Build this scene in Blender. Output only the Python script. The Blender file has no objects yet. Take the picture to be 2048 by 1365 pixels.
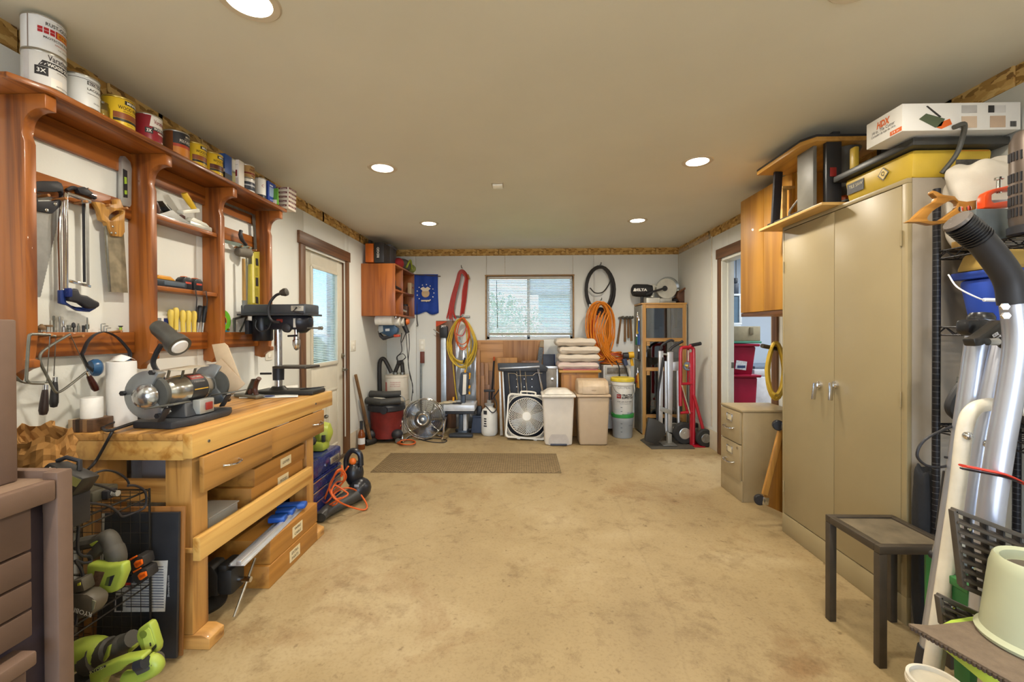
import bpy, bmesh, math, random
from mathutils import Vector, Matrix, Euler
from mathutils.geometry import tessellate_polygon
random.seed(7)
R = math.radians
S = bpy.context.scene
COL = S.collection
# ---------------------------------------------------------------- camera
F, CY, CAMH = 867.0, 670.4, 1.307
YAW, PIT, ROL = .0244, .0068, .0032
def _basis():
    r = Vector((math.cos(YAW), math.sin(YAW), 0)); f0 = Vector((-math.sin(YAW), math.cos(YAW), 0)); z = Vector((0, 0, 1))
    f = f0*math.cos(PIT)-z*math.sin(PIT); u = f0*math.sin(PIT)+z*math.cos(PIT)
    return r*math.cos(ROL)-u*math.sin(ROL), r*math.sin(ROL)+u*math.cos(ROL), f
CR, CU, CF = _basis()
CAM = Vector((0, 0, CAMH))
cd = bpy.data.cameras.new('camera'); co = bpy.data.objects.new('camera', cd); COL.objects.link(co)
m = Matrix((CR, CU, -CF)).transposed().to_4x4(); m.translation = CAM; co.matrix_world = m
cd.sensor_width = 36; cd.lens = F/2048*36; cd.shift_y = -(682.5-CY)/2048; cd.clip_start = .02
S.camera = co
# ---------------------------------------------------------------- world, exposure
S.view_settings.view_transform = 'Standard'; S.view_settings.look = 'None'
S.view_settings.gamma = 1; S.view_settings.use_curve_mapping = False
S.view_settings.exposure = EXPO = .55
W = bpy.data.worlds.new('world'); S.world = W; W.use_nodes = True
wn = W.node_tree.nodes; wl = W.node_tree.links
sky = wn.new('ShaderNodeTexSky'); sky.sky_type = 'HOSEK_WILKIE'; sky.turbidity = 4; sky.sun_direction = Vector((.45, -.2, .87)).normalized()
wl.new(sky.outputs[0], wn['Background'].inputs[0]); wn['Background'].inputs[1].default_value = 24.0
sl_ = bpy.data.lights.new('sun', 'SUN'); sl_.energy = 4.5; sl_.angle = R(.6); sl_.color = (1, .96, .9)
so_ = bpy.data.objects.new('sun', sl_); COL.objects.link(so_); so_.rotation_euler = Vector((.45, -.2, .87)).to_track_quat('Z', 'Y').to_euler()
def area(name, loc, rot, sx, sy, power, col, spread=180):
    l = bpy.data.lights.new(name, 'AREA'); l.shape = 'RECTANGLE'; l.size = sx; l.size_y = sy; l.energy = power; l.color = col; l.spread = R(spread)
    o = bpy.data.objects.new(name, l); COL.objects.link(o); o.location = loc; o.rotation_euler = rot
    return o
area('side_room_added_light', (3.4, 4.6, 2.38), (0, 0, 0), .5, .5, 30, (.93, .96, 1.0))  # added lamp standing in for daylight in the side room, no fixture modelled
# ---------------------------------------------------------------- pixel -> point on a real plane
def ray(px, py): return CF + CR*((px-1024)/F) + CU*((CY-py)/F)
def AX(px, py, X): d = ray(px, py); return CAM + d*(X/d.x)
def AY(px, py, Y): d = ray(px, py); return CAM + d*(Y/d.y)
def AZ(px, py, Z): d = ray(px, py); return CAM + d*((Z-CAMH)/d.z)
# ---------------------------------------------------------------- materials
def lin(c):
    if isinstance(c, str): c = [int(c[i:i+2], 16) for i in (0, 2, 4)]
    return tuple(((v/255)/12.92 if v/255 <= .04045 else ((v/255+.055)/1.055)**2.4) for v in c)
MC = {}
class NT:
    def __init__(s, name):
        s.m = bpy.data.materials.new(name); s.m.use_nodes = True; s.n = s.m.node_tree.nodes; s.l = s.m.node_tree.links
        s.b = s.n['Principled BSDF']
    def new(s, t, **k):
        o = s.n.new('ShaderNode'+t)
        for a, v in k.items():
            if a.startswith('_'): o.inputs[a[1:].replace('_', ' ')].default_value = v
            else: setattr(o, a, v)
        return o
    def ln(s, a, b): s.l.new(a, b)
    def coords(s, scale=(1, 1, 1), kind='Object', rot=(0, 0, 0)):
        t = s.new('TexCoord'); mp = s.new('Mapping'); mp.inputs['Scale'].default_value = scale; mp.inputs['Rotation'].default_value = rot
        s.ln(t.outputs[kind], mp.inputs[0]); return mp.outputs[0]
    def ramp(s, fac, stops):
        r = s.new('ValToRGB'); e = r.color_ramp.elements
        while len(e) < len(stops): e.new(.5)
        for i, (p, c) in enumerate(stops): e[i].position = p; e[i].color = (*c, 1)
        s.ln(fac, r.inputs[0]); return r.outputs[0]
    def noise(s, co, scale, detail=4, rough=.55, dist=0):
        n = s.new('TexNoise'); n.inputs['Scale'].default_value = scale; n.inputs['Detail'].default_value = detail
        n.inputs['Roughness'].default_value = rough; n.inputs['Distortion'].default_value = dist
        s.ln(co, n.inputs['Vector']); return n.outputs['Fac']
    def bump(s, h, st=.2, dist=.002):
        b = s.new('Bump'); b.inputs['Strength'].default_value = st; b.inputs['Distance'].default_value = dist
        s.ln(h, b.inputs['Height']); s.ln(b.outputs[0], s.b.inputs['Normal'])
def sc(c, k): return tuple(min(1, v*k) for v in c)
def M(col, rough=.5, metal=0, var=.10, vs=14, bump=0, bs=250, coat=0, alpha=1, emit=0, trans=0, ior=1.45, spec=None):
    key = (str(col), rough, metal, var, vs, bump, bs, coat, alpha, emit, trans)
    if key in MC: return MC[key]
    t = NT('mat_'+str(col).replace(' ', '')[:14]); c = lin(col); b = t.b
    co = t.coords()
    if var:
        f = t.noise(co, vs, 5 if metal < .5 else 2)
        t.ln(t.ramp(f, [(.3, sc(c, 1-var)), (.7, sc(c, 1+var))]), b.inputs['Base Color'])
        f2 = t.noise(co, vs*(3 if metal < .5 else .3), 3); mr = t.new('MapRange'); dr_ = .08 if metal < .5 else .03; mr.inputs[3].default_value = max(0, rough-dr_); mr.inputs[4].default_value = min(1, rough+dr_)
        t.ln(f2, mr.inputs[0]); t.ln(mr.outputs[0], b.inputs['Roughness'])
    else:
        b.inputs['Base Color'].default_value = (*c, 1); b.inputs['Roughness'].default_value = rough
    b.inputs['Metallic'].default_value = metal; b.inputs['Coat Weight'].default_value = coat
    b.inputs['IOR'].default_value = ior
    if bump: t.bump(t.noise(co, bs, 3), bump)
    if alpha < 1: b.inputs['Alpha'].default_value = alpha
    if trans: b.inputs['Transmission Weight'].default_value = trans
    if emit: b.inputs['Emission Color'].default_value = (*c, 1); b.inputs['Emission Strength'].default_value = emit
    MC[key] = t.m; return t.m
def WOOD(c1, c2, axis='Y', scale=1.0, rough=.45, coat=0.0, ring=1.0, knots=False):
    key = ('wood', c1, c2, axis, scale, rough, coat, knots)
    if key in MC: return MC[key]
    t = NT('wood_'+c1); st = {'X': (1.2, 22, 22), 'Y': (22, 1.2, 22), 'Z': (22, 22, 1.2)}[axis]
    co = t.coords(tuple(v*scale for v in st), rot=(.02, .03, .05))
    a = t.noise(co, 1.0, 6, .6, .6*ring); co2 = t.coords(tuple(v*.22*scale for v in st)); b2 = t.noise(co2, 1.3, 3, .5, 1.2)
    w = t.new('Math', operation='MULTIPLY'); t.ln(b2, w.inputs[0]); w.inputs[1].default_value = 9
    fr = t.new('Math', operation='PINGPONG'); t.ln(w.outputs[0], fr.inputs[0]); fr.inputs[1].default_value = 1
    ad = t.new('Math', operation='MULTIPLY_ADD'); t.ln(fr.outputs[0], ad.inputs[0]); ad.inputs[1].default_value = .35; t.ln(a, ad.inputs[2])
    l1, l2 = lin(c1), lin(c2)
    t.ln(t.ramp(ad.outputs[0], [(.40, l2), (.66, l1), (.95, sc(l1, 1.1))]), t.b.inputs['Base Color'])
    t.b.inputs['Roughness'].default_value = rough; t.b.inputs['Coat Weight'].default_value = coat
    t.bump(a, .12, .001); MC[key] = t.m; return t.m
def GLASS(tint='eef4f2', alpha=.12, rough=.03):
    key = ('glass', tint, alpha, rough)
    if key in MC: return MC[key]
    t = NT('glass_'+tint); mix = t.new('MixShader'); tr = t.new('BsdfTransparent'); g = t.new('BsdfGlossy')
    tr.inputs[0].default_value = (*lin(tint), 1); g.inputs['Roughness'].default_value = rough
    lw = t.new('LayerWeight'); lw.inputs['Blend'].default_value = .35; ma = t.new('Math', operation='MULTIPLY_ADD')
    t.ln(lw.outputs['Fresnel'], ma.inputs[0]); ma.inputs[1].default_value = .8; ma.inputs[2].default_value = alpha*.5
    t.ln(ma.outputs[0], mix.inputs[0]); t.ln(tr.outputs[0], mix.inputs[1]); t.ln(g.outputs[0], mix.inputs[2])
    t.ln(mix.outputs[0], t.n['Material Output'].inputs[0]); MC[key] = t.m; return t.m
# ---------------------------------------------------------------- mesh builder
class MB:
    def __init__(s, mtx=None): s.v = []; s.f = []; s.m = mtx; s.bev = []
    def add(s, vs, fs):
        o = len(s.v)
        for v in vs:
            v = Vector(v); s.v.append(s.m @ v if s.m else v)
        s.f += [tuple(i+o for i in f) for f in fs]; return s
    def box(s, x0, y0, z0, x1, y1, z1):
        x0, x1 = min(x0, x1), max(x0, x1); y0, y1 = min(y0, y1), max(y0, y1); z0, z1 = min(z0, z1), max(z0, z1)
        return s.add([(x0, y0, z0), (x1, y0, z0), (x1, y1, z0), (x0, y1, z0), (x0, y0, z1), (x1, y0, z1), (x1, y1, z1), (x0, y1, z1)],
                     [(0, 3, 2, 1), (4, 5, 6, 7), (0, 1, 5, 4), (1, 2, 6, 5), (2, 3, 7, 6), (3, 0, 4, 7)])
    def taper(s, c, b, t, h):   # frustum: base centre c, base half sizes b, top half sizes t
        x, y, z = c
        return s.add([(x-b[0], y-b[1], z), (x+b[0], y-b[1], z), (x+b[0], y+b[1], z), (x-b[0], y+b[1], z),
                      (x-t[0], y-t[1], z+h), (x+t[0], y-t[1], z+h), (x+t[0], y+t[1], z+h), (x-t[0], y+t[1], z+h)],
                     [(0, 3, 2, 1), (4, 5, 6, 7), (0, 1, 5, 4), (1, 2, 6, 5), (2, 3, 7, 6), (3, 0, 4, 7)])
    def bar(s, p0, p1, w, h, up=(0, 0, 1)):   # rectangular bar between two points
        p0, p1 = Vector(p0), Vector(p1); d = (p1-p0).normalized(); u = Vector(up)
        if abs(d.dot(u)) > .98: u = Vector((0, 1, 0))
        x = d.cross(u).normalized()*w/2; y = x.cross(d).normalized()*h/2
        vs = [p+a*x+b*y for p in (p0, p1) for a, b in ((-1, -1), (1, -1), (1, 1), (-1, 1))]
        return s.add(vs, [(0, 3, 2, 1), (4, 5, 6, 7), (0, 1, 5, 4), (1, 2, 6, 5), (2, 3, 7, 6), (3, 0, 4, 7)])
    def tube(s, pts, r, n=8, closed=False, flat=1.0):
        pts = [Vector(p) for p in pts]; N = len(pts)
        rs = r if isinstance(r, (list, tuple)) else [r]*N
        prev = None; vs = []
        for i, p in enumerate(pts):
            if closed: d = pts[(i+1) % N]-pts[i-1]
            else: d = pts[min(i+1, N-1)]-pts[max(i-1, 0)]
            if d.length < 1e-9: d = Vector((0, 0, 1))
            d.normalize()
            if prev is None:
                a = Vector((0, 0, 1)) if abs(d.z) < .9 else Vector((1, 0, 0)); x = d.cross(a).normalized()
            else:
                x = prev-d*prev.dot(d)
                if x.length < 1e-6: x = d.orthogonal()
                x.normalize()
            prev = x; y = d.cross(x)
            for k in range(n):
                a = 2*math.pi*k/n; vs.append(p+(x*math.cos(a)+y*math.sin(a)*flat)*rs[i])
        fs = []
        for i in range(N if closed else N-1):
            j = (i+1) % N
            for k in range(n):
                l = (k+1) % n; fs.append((i*n+k, i*n+l, j*n+l, j*n+k))
        if not closed: fs += [tuple(range(n-1, -1, -1)), tuple((N-1)*n+k for k in range(n))]
        return s.add(vs, fs)
    def cyl(s, p0, p1, r0, r1=None, n=20): return s.tube([p0, p1], [r0, r0 if r1 is None else r1], n)
    def lathe(s, prof, c=(0, 0, 0), d=(0, 0, 1), n=24):   # prof: (radius, height) along d
        d = Vector(d).normalized(); a = Vector((0, 0, 1)) if abs(d.z) < .9 else Vector((1, 0, 0)); x = a.cross(d).normalized(); y = d.cross(x); c = Vector(c)
        vs = []; 
        for r, h in prof:
            for k in range(n):
                t = 2*math.pi*k/n; vs.append(c+d*h+(x*math.cos(t)+y*math.sin(t))*max(r, 1e-4))
        fs = []
        for i in range(len(prof)-1):
            for k in range(n): l = (k+1) % n; fs.append((i*n+k, i*n+l, (i+1)*n+l, (i+1)*n+k))
        fs += [tuple(range(n-1, -1, -1)), tuple((len(prof)-1)*n+k for k in range(n))]
        return s.add(vs, fs)
    def ball(s, c, r, n=16):
        if not isinstance(r, (tuple, list)): r = (r, r, r)
        c = Vector(c); vs = [c+Vector((0, 0, -r[2]))]; h = n//2
        for i in range(1, h):
            p = math.pi*i/h-math.pi/2
            for k in range(n): t = 2*math.pi*k/n; vs.append(c+Vector((r[0]*math.cos(p)*math.cos(t), r[1]*math.cos(p)*math.sin(t), r[2]*math.sin(p))))
        vs.append(c+Vector((0, 0, r[2]))); L = len(vs)-1; fs = []
        for k in range(n):
            l = (k+1) % n; fs.append((0, 1+l, 1+k)); fs.append((L, L-n+k, L-n+l))
            for i in range(h-2): fs.append((1+i*n+k, 1+i*n+l, 1+(i+1)*n+l, 1+(i+1)*n+k))
        return s.add(vs, fs)
    def prism(s, poly, nrm, th, hole=None):   # 3D polygon, extruded th along nrm; hole: polygon with the same vertex count
        nv = Vector(nrm).normalized()*th; a = [Vector(p) for p in poly]; n = len(a)
        if hole:
            h = [Vector(p) for p in hole]; k = len(h); T = n+k
            tr = [tuple(t) for t in tessellate_polygon([a, h])]
            fs = tr+[(c+T, b+T, a_+T) for a_, b, c in tr]
            fs += [(i, (i+1) % n, T+(i+1) % n, T+i) for i in range(n)]+[(n+i, T+n+i, T+n+(i+1) % k, n+(i+1) % k) for i in range(k)]
            return s.add(a+h+[p+nv for p in a+h], fs)
        return s.add(a+[p+nv for p in a], [tuple(range(n-1, -1, -1)), tuple(range(n, 2*n))]+[(i, (i+1) % n, n+(i+1) % n, n+i) for i in range(n)])
    def sheet(s, rows):   # grid of points
        n = len(rows[0]); vs = [p for r in rows for p in r]
        return s.add(vs, [(i*n+k, i*n+k+1, (i+1)*n+k+1, (i+1)*n+k) for i in range(len(rows)-1) for k in range(n-1)])
    def build(s, name, mat, parent=None, bevel=0, seg=2, smooth=True, ang=35, sub=0, solid=0):
        vs = [Vector(v) for v in s.v]
        lo = Vector([min(v[i] for v in vs) for i in range(3)]); hi = Vector([max(v[i] for v in vs) for i in range(3)]); c = (lo+hi)/2
        me = bpy.data.meshes.new(name); me.from_pydata([v-c for v in vs], [], s.f)
        bm = bmesh.new(); bm.from_mesh(me); bmesh.ops.recalc_face_normals(bm, faces=bm.faces)
        if bevel:
            es = [e for e in bm.edges if len(e.link_faces) == 2 and e.calc_face_angle(0) > R(ang)]
            bmesh.ops.bevel(bm, geom=es, offset=bevel, segments=seg, affect='EDGES', profile=.5, clamp_overlap=True)
        bm.to_mesh(me); bm.free()
        if smooth:
            me.shade_smooth(); me.set_sharp_from_angle(angle=R(ang))
        me.materials.append(mat)
        o = bpy.data.objects.new(name, me); COL.objects.link(o); o.location = c
        if sub:
            md = o.modifiers.new('sub', 'SUBSURF'); md.levels = md.render_levels = sub
        if solid:
            md = o.modifiers.new('solid', 'SOLIDIFY'); md.thickness = solid
        if parent: adopt(o, parent)
        return o
def adopt(o, p):
    o.parent = p; o.matrix_parent_inverse = wm(p).inverted()
def wm(o):
    l = Matrix.LocRotScale(o.location, o.rotation_euler, o.scale)
    return (wm(o.parent) @ o.matrix_parent_inverse @ l) if o.parent else l
def thing(name, label, cat, loc=(0, 0, 0), group=None, kind=None):
    o = bpy.data.objects.new(name, None); COL.objects.link(o); o.location = loc; o.empty_display_size = .05
    return tag(o, label, cat, group, kind)
def tag(o, label, cat, group=None, kind=None):
    o['label'] = label; o['category'] = cat
    if group: o['group'] = group
    if kind: o['kind'] = kind
    return o
def struct(o, label=None):
    o['kind'] = 'structure'
    if label: o['label'] = label
    return o
def copy_tree(o, off, label=None, par=None, rot=None):
    c = o.copy(); COL.objects.link(c)
    if par is None:
        c.location = o.location+Vector(off)
        if rot: c.rotation_euler = rot
        if label: c['label'] = label
    else: c.parent = par
    for ch in [x for x in bpy.data.objects if x.parent == o]: copy_tree(ch, off, None, c)
    return c
def bx(name, mat, parent, x0, y0, z0, x1, y1, z1, bevel=.002, **k): return MB().box(x0, y0, z0, x1, y1, z1).build(name, mat, parent, bevel, **k)
def tb(name, mat, parent, pts, r, n=10, **k):
    cl = k.pop('closed', False); fl = k.pop('flat', 1.0)
    return MB().tube(pts, r, n, cl, fl).build(name, mat, parent, **k)
def lt(name, mat, parent, prof, c, d=(0, 0, 1), n=28, **k): return MB().lathe(prof, c, d, n).build(name, mat, parent, **k)
def poly(name, mat, parent, pts, plane, th, bevel=.001, hole=None, nrm=None, **k):
    # pts in photograph pixels laid on a plane: ('x',X) ('y',Y) ('z',Z); th: thickness along the plane's normal
    fn = {'x': AX, 'y': AY, 'z': AZ}[plane[0]]; nv = nrm or {'x': (1, 0, 0), 'y': (0, 1, 0), 'z': (0, 0, 1)}[plane[0]]
    return MB().prism([fn(a, b, plane[1]) for a, b in pts], nv, th, [fn(a, b, plane[1]) for a, b in hole] if hole else None).build(name, mat, parent, bevel, **k)
def smooth_path(pts, n=6, closed=False):   # Catmull-Rom
    P = [Vector(p) for p in pts]; N = len(P); out = []
    rng = range(N) if closed else range(N-1)
    for i in rng:
        p1, p2 = P[i], P[(i+1) % N]
        p0 = P[i-1] if (closed or i > 0) else p1+(p1-p2); p3 = P[(i+2) % N] if (closed or i+2 < N) else p2+(p2-p1)
        for k in range(n):
            t = k/n; out.append(.5*((2*p1)+(p2-p0)*t+(2*p0-5*p1+4*p2-p3)*t*t+(3*p1-p0-3*p2+p3)*t**3))
    if not closed: out.append(P[-1])
    return out
def pxy(pts, Y): return [AY(a, b, Y) for a, b in pts]
def pxx(pts, X): return [AX(a, b, X) for a, b in pts]
# ---------------------------------------------------------------- lettering
TCACHE = {}
def text_mesh(s, bold=0, shear=0):
    key = (s, bold, shear)
    if key not in TCACHE:
        cu = bpy.data.curves.new('t', 'FONT'); cu.body = s; cu.size = 1; cu.offset = bold; cu.shear = shear; cu.align_x = 'CENTER'; cu.align_y = 'CENTER'; cu.resolution_u = 2
        ob = bpy.data.objects.new('t', cu); me = ob.to_mesh()
        vs = [v.co.copy() for v in me.vertices]; fs = [tuple(p.vertices) for p in me.polygons]
        ob.to_mesh_clear(); bpy.data.objects.remove(ob); bpy.data.curves.remove(cu)
        if vs:
            w = max(v.x for v in vs)-min(v.x for v in vs); h = max(v.y for v in vs)-min(v.y for v in vs)
            cx = (max(v.x for v in vs)+min(v.x for v in vs))/2; cy = (max(v.y for v in vs)+min(v.y for v in vs))/2
            vs = [Vector((v.x-cx, v.y-cy, 0)) for v in vs]
        else: w = h = 1
        TCACHE[key] = (vs, fs, w, h)
    return TCACHE[key]
FRAMES = {'cam': ((1, 0, 0), (0, 0, 1)), 'L': ((0, 1, 0), (0, 0, 1)), 'R': ((0, -1, 0), (0, 0, 1)), 'up': ((1, 0, 0), (0, 1, 0))}
def frame(c, fr):
    u, v = (FRAMES[fr] if isinstance(fr, str) else fr); u = Vector(u).normalized(); v = Vector(v).normalized(); w = u.cross(v).normalized()
    m = Matrix((u, v, w)).transposed().to_4x4(); m.translation = Vector(c); return m
def text(s, c, fr, w, col, parent, h=None, bold=.0, shear=0, name='lettering', lift=.0008):
    vs, fs, tw, th = text_mesh(s, bold, shear); kx = w/tw; ky = (h/th) if h else kx
    m = frame(c, fr); b = MB()
    b.add([m @ Vector((v.x*kx, v.y*ky, lift)) for v in vs], fs)
    return b.build(name, M(col, .6, var=0) if isinstance(col, str) else col, parent, smooth=False)
def cyl_map(c, r, a0, lift=.0006):   # map (arc length, height) to a cylinder skin; a0: angle faced
    c = Vector(c)
    return lambda x, y: c+Vector(((r+lift)*math.cos(a0+x/r), (r+lift)*math.sin(a0+x/r), y))
def cyl_text(s, fn, x, y, w, col, parent, h=None, bold=.0, shear=0, name='lettering'):
    vs, fs, tw, th = text_mesh(s, bold, shear); kx = w/tw; ky = (h/th) if h else kx
    return MB().add([fn(x+v.x*kx, y+v.y*ky) for v in vs], fs).build(name, M(col, .6, var=0), parent, smooth=False)
def cyl_patch(fn, x0, x1, y0, y1, col, parent, n=12, name='label_band', rough=.45, slant=0):
    rows = [[fn(x0+(x1-x0)*k/n+sl, y) for k in range(n+1)] for y, sl in ((y0, slant), (y1, 0))]
    return MB().sheet(rows).build(name, M(col, rough, var=.05), parent)
def patch(c, fr, w, h, col, parent, name='label', th=.0006):
    m = frame(c, fr)
    return MB(m).box(-w/2, -h/2, 0, w/2, h/2, th).build(name, M(col, .6, var=.05) if isinstance(col, str) else col, parent)
# ================================================================ SETTING
XL, XR, YB, H = -1.866, 2.10, 5.90, 2.44
YF = -2.6
def concrete():
    t = NT('concrete'); co = t.coords(kind='Generated'); co = t.coords((1, 1, 1))
    n1 = t.noise(co, .9, 8, .62, .4); n2 = t.noise(co, 7, 8, .7); n3 = t.noise(co, 70, 4, .6); n4 = t.noise(co, 1.7, 10, .68, .5)
    base = t.ramp(n1, [(.34, lin('8f7a55')), (.5, lin('9d8861')), (.68, lin('ad9a75'))])
    sp = t.ramp(n2, [(.30, lin('a08a6a')), (.47, (1, 1, 1))])
    mx = t.new('MixRGB', blend_type='MULTIPLY'); mx.inputs[0].default_value = .5; t.ln(base, mx.inputs[1]); t.ln(sp, mx.inputs[2])
    st = t.ramp(n4, [(.55, (0, 0, 0)), (.72, (1, 1, 1))])
    m2 = t.new('MixRGB', blend_type='MULTIPLY'); m2.inputs[2].default_value = (*lin('b98a4c'), 1)
    ms = t.new('Math', operation='MULTIPLY'); t.ln(st, ms.inputs[0]); ms.inputs[1].default_value = .6
    t.ln(ms.outputs[0], m2.inputs[0]); t.ln(mx.outputs[0], m2.inputs[1])
    gr = t.ramp(n3, [(.25, lin('c9bfae')), (.5, (1, 1, 1))])
    m3 = t.new('MixRGB', blend_type='MULTIPLY'); m3.inputs[0].default_value = .5; t.ln(m2.outputs[0], m3.inputs[1]); t.ln(gr, m3.inputs[2])
    w_ = t.new('TexVoronoi'); w_.feature = 'DISTANCE_TO_EDGE'; w_.inputs['Scale'].default_value = .42; dn_ = t.new('TexNoise'); dn_.inputs['Scale'].default_value = 3; dn_.inputs['Detail'].default_value = 6; t.ln(co, dn_.inputs['Vector']); mv = t.new('MixRGB'); mv.inputs[0].default_value = .12; t.ln(co, mv.inputs[1]); t.ln(dn_.outputs['Color'], mv.inputs[2]); t.ln(mv.outputs[0], w_.inputs['Vector'])
    ck = t.ramp(w_.outputs['Distance'], [(0, lin('7d6746')), (.0035, (1, 1, 1))]); m5 = t.new('MixRGB', blend_type='MULTIPLY'); m5.inputs[0].default_value = .13; t.ln(m3.outputs[0], m5.inputs[1]); t.ln(ck, m5.inputs[2]); n6 = t.noise(co, 22, 3, .5); m6 = t.new('MixRGB', blend_type='MULTIPLY'); m6.inputs[0].default_value = .6; t.ln(m5.outputs[0], m6.inputs[1]); t.ln(t.ramp(n6, [(.24, lin('8f7a58')), (.34, (1, 1, 1))]), m6.inputs[2])
    t.ln(m6.outputs[0], t.b.inputs['Base Color']); t.b.inputs['Roughness'].default_value = .55
    t.bump(n3, .15, .001); return t.m
def plaster(col, bump=.25, sc_=120):
    t = NT('wall_board'); co = t.coords(); n = t.noise(co, sc_, 4, .6); n2 = t.noise(co, 1.3, 5)
    c = lin(col); t.ln(t.ramp(n2, [(.3, sc(c, .95)), (.7, sc(c, 1.03))]), t.b.inputs['Base Color']); t.b.inputs['Roughness'].default_value = .6
    t.bump(n, bump, .002); return t.m
def osb():
    t = NT('osb'); co = t.coords((26, 26, 60)); v = t.new('TexVoronoi'); v.inputs['Scale'].default_value = 1; v.inputs['Randomness'].default_value = 1
    nz = t.new('TexNoise'); nz.inputs['Scale'].default_value = 1.2; t.ln(co, nz.inputs['Vector']); mx = t.new('MixRGB'); mx.inputs[0].default_value = .55
    t.ln(co, mx.inputs[1]); t.ln(nz.outputs['Color'], mx.inputs[2]); sc2 = t.new('VectorMath', operation='SCALE'); sc2.inputs['Scale'].default_value = 1.8; t.ln(mx.outputs[0], sc2.inputs[0])
    t.ln(sc2.outputs[0], v.inputs['Vector']); s = t.new('SeparateColor'); t.ln(v.outputs['Color'], s.inputs[0])
    t.ln(t.ramp(s.outputs[0], [(.0, lin('6b4a22')), (.2, lin('9a7438')), (.55, lin('bd9550')), (.85, lin('cfac6a'))]), t.b.inputs['Base Color'])
    t.b.inputs['Roughness'].default_value = .7; t.bump(s.outputs[1], .5, .003); return t.m
FLOORM, WALLM, CEILM, OSBM = concrete(), plaster('dedfd9'), plaster('dad6c6', .08, 60), osb()
STEMM = M('b9ad98', .8, var=.08, vs=6, bump=.3, bs=90)
TRIMB = WOOD('6b4a30', '4a3020', 'Z', rough=.5)
struct(bx('floor', FLOORM, None, XL-.1, YF, -.12, XR+.1, YB+.1, 0, 0))
struct(bx('ceiling', CEILM, None, XL-.1, YF, H, XR+.1, YB+.1, H+.1, 0))
def wall_side(name, seams, T, holes=()):
    """T maps (along, depth outward, z) to world; panels 3 mm apart stand 12 mm proud of a backing of OSB"""
    return None
ZO = 2.347
def wallpiece(parent, axis, a0, a1, z0, z1, face, name='wall_panel', mat=None, th=.012, gap=.0015):
    m = mat or WALLM
    if axis == 'L': return bx(name, m, parent, XL-th, a0+gap, z0, XL, a1-gap, z1, .001)
    if axis == 'R': return bx(name, m, parent, XR, a0+gap, z0, XR+th, a1-gap, z1, .001)
    return bx(name, m, parent, a0+gap, YB, z0, a1-gap, YB+th, z1, .001)
# openings: left door, right doorway, back window
DL0, DL1, DZ = AX(608, 560, XL).y, AX(689.7, 560, XL).y, 2.045
DR0, DR1 = AX(1547, 600, XR).y, AX(1444, 600, XR).y
WX0, WX1, WZ0, WZ1 = AY(973, 600, YB).x, AY(1146, 600, YB).x, AY(1060, 679, YB).z, AY(1060, 552, YB).z
def backing(name, axis, rects):
    b = MB()
    for a0, a1, z0, z1 in rects:
        if axis == 'L': b.box(XL-.10, a0, z0, XL-.0125, a1, z1)
        elif axis == 'R': b.box(XR+.0125, a0, z0, XR+.10, a1, z1)
        else: b.box(a0, YB+.0125, z0, a1, YB+.10, z1)
    return struct(b.build(name, OSBM, None, smooth=False))
wl_ = backing('wall_left', 'L', [(YF, DL0-.02, 0, H), (DL1+.02, YB+.1, 0, H), (DL0-.02, DL1+.02, DZ, H)])
wr_ = backing('wall_right', 'R', [(YF, DR0, 0, H), (DR1, YB+.1, 0, H), (DR0, DR1, DZ+.03, H)])
wb_ = backing('wall_back', 'B', [(XL-.1, WX0, 0, H), (WX1, XR+.1, 0, H), (WX0, WX1, 0, WZ0), (WX0, WX1, WZ1, H)])
def panels(parent, axis, seams, opening=None):
    for a0, a1 in zip(seams[:-1], seams[1:]):
        if opening and a1 > opening[0]+1e-3 and a0 < opening[1]-1e-3:
            o0, o1, z0, z1 = opening
            if a0 < o0: wallpiece(parent, axis, a0, o0, .21, ZO, 0)
            if a1 > o1: wallpiece(parent, axis, o1, a1, .21, ZO, 0)
            b0, b1 = max(a0, o0), min(a1, o1)
            wallpiece(parent, axis, b0, b1, z1, ZO, 0)
            if z0 > .21: wallpiece(parent, axis, b0, b1, .21, z0, 0)
        else: wallpiece(parent, axis, a0, a1, .21, ZO, 0)
sl = AX(607, 430, XL).y
panels(wl_, 'L', [YF, sl-3.66, sl-2.44, sl-1.22, sl, DL1+.1, YB], (DL0, DL1, 0, DZ-.01))
sr = AX(1457, 480, XR).y
panels(wr_, 'R', [YF, sr-4.88, AX(1960, 200, XR).y, AX(1960, 200, XR).y+1.22, sr, YB], (DR0, DR1, 0, DZ+.02))
sb = AY(1010, 560, YB).x
panels(wb_, 'B', [XL, AY(771, 700, YB).x+.01 if AY(771, 700, YB).x+.01 > XL+.05 else sb-1.22, sb, sb+1.205, XR], (WX0, WX1, WZ0, WZ1))
for i in range(19):   # OSB strip pieces above the panels
    y0 = YB-.02-i*.305-(.04 if i % 3 else 0); wallpiece(wl_, 'L', max(YF, y0-.30), y0, ZO+.002, H, 0, 'osb_piece', OSBM, .011, .003)
    wallpiece(wr_, 'R', max(YF, y0-.31), y0-.01, ZO+.002, H, 0, 'osb_piece', OSBM, .011, .003)
for i in range(13):
    x0 = XL+.03+i*.303; wallpiece(wb_, 'B', x0, min(x0+.302, XR), ZO+.002, H, 0, 'osb_piece', OSBM, .011, .003)
b = MB()
struct(MB().box(XL-.014, YF, 0, XL+.001, DL0-.09, .21).box(XL-.014, DL1+.09, 0, XL+.001, YB, .21).build('baseboard_left', STEMM, None, .003))
struct(MB().box(XR-.001, YF, 0, XR+.014, DR0-.09, .21).box(XR-.001, DR1+.09, 0, XR+.014, YB, .21).build('baseboard_right', STEMM, None, .003))
struct(bx('baseboard_back', STEMM, None, XL, YB-.001, 0, XR, YB+.014, .21, .003))
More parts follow.
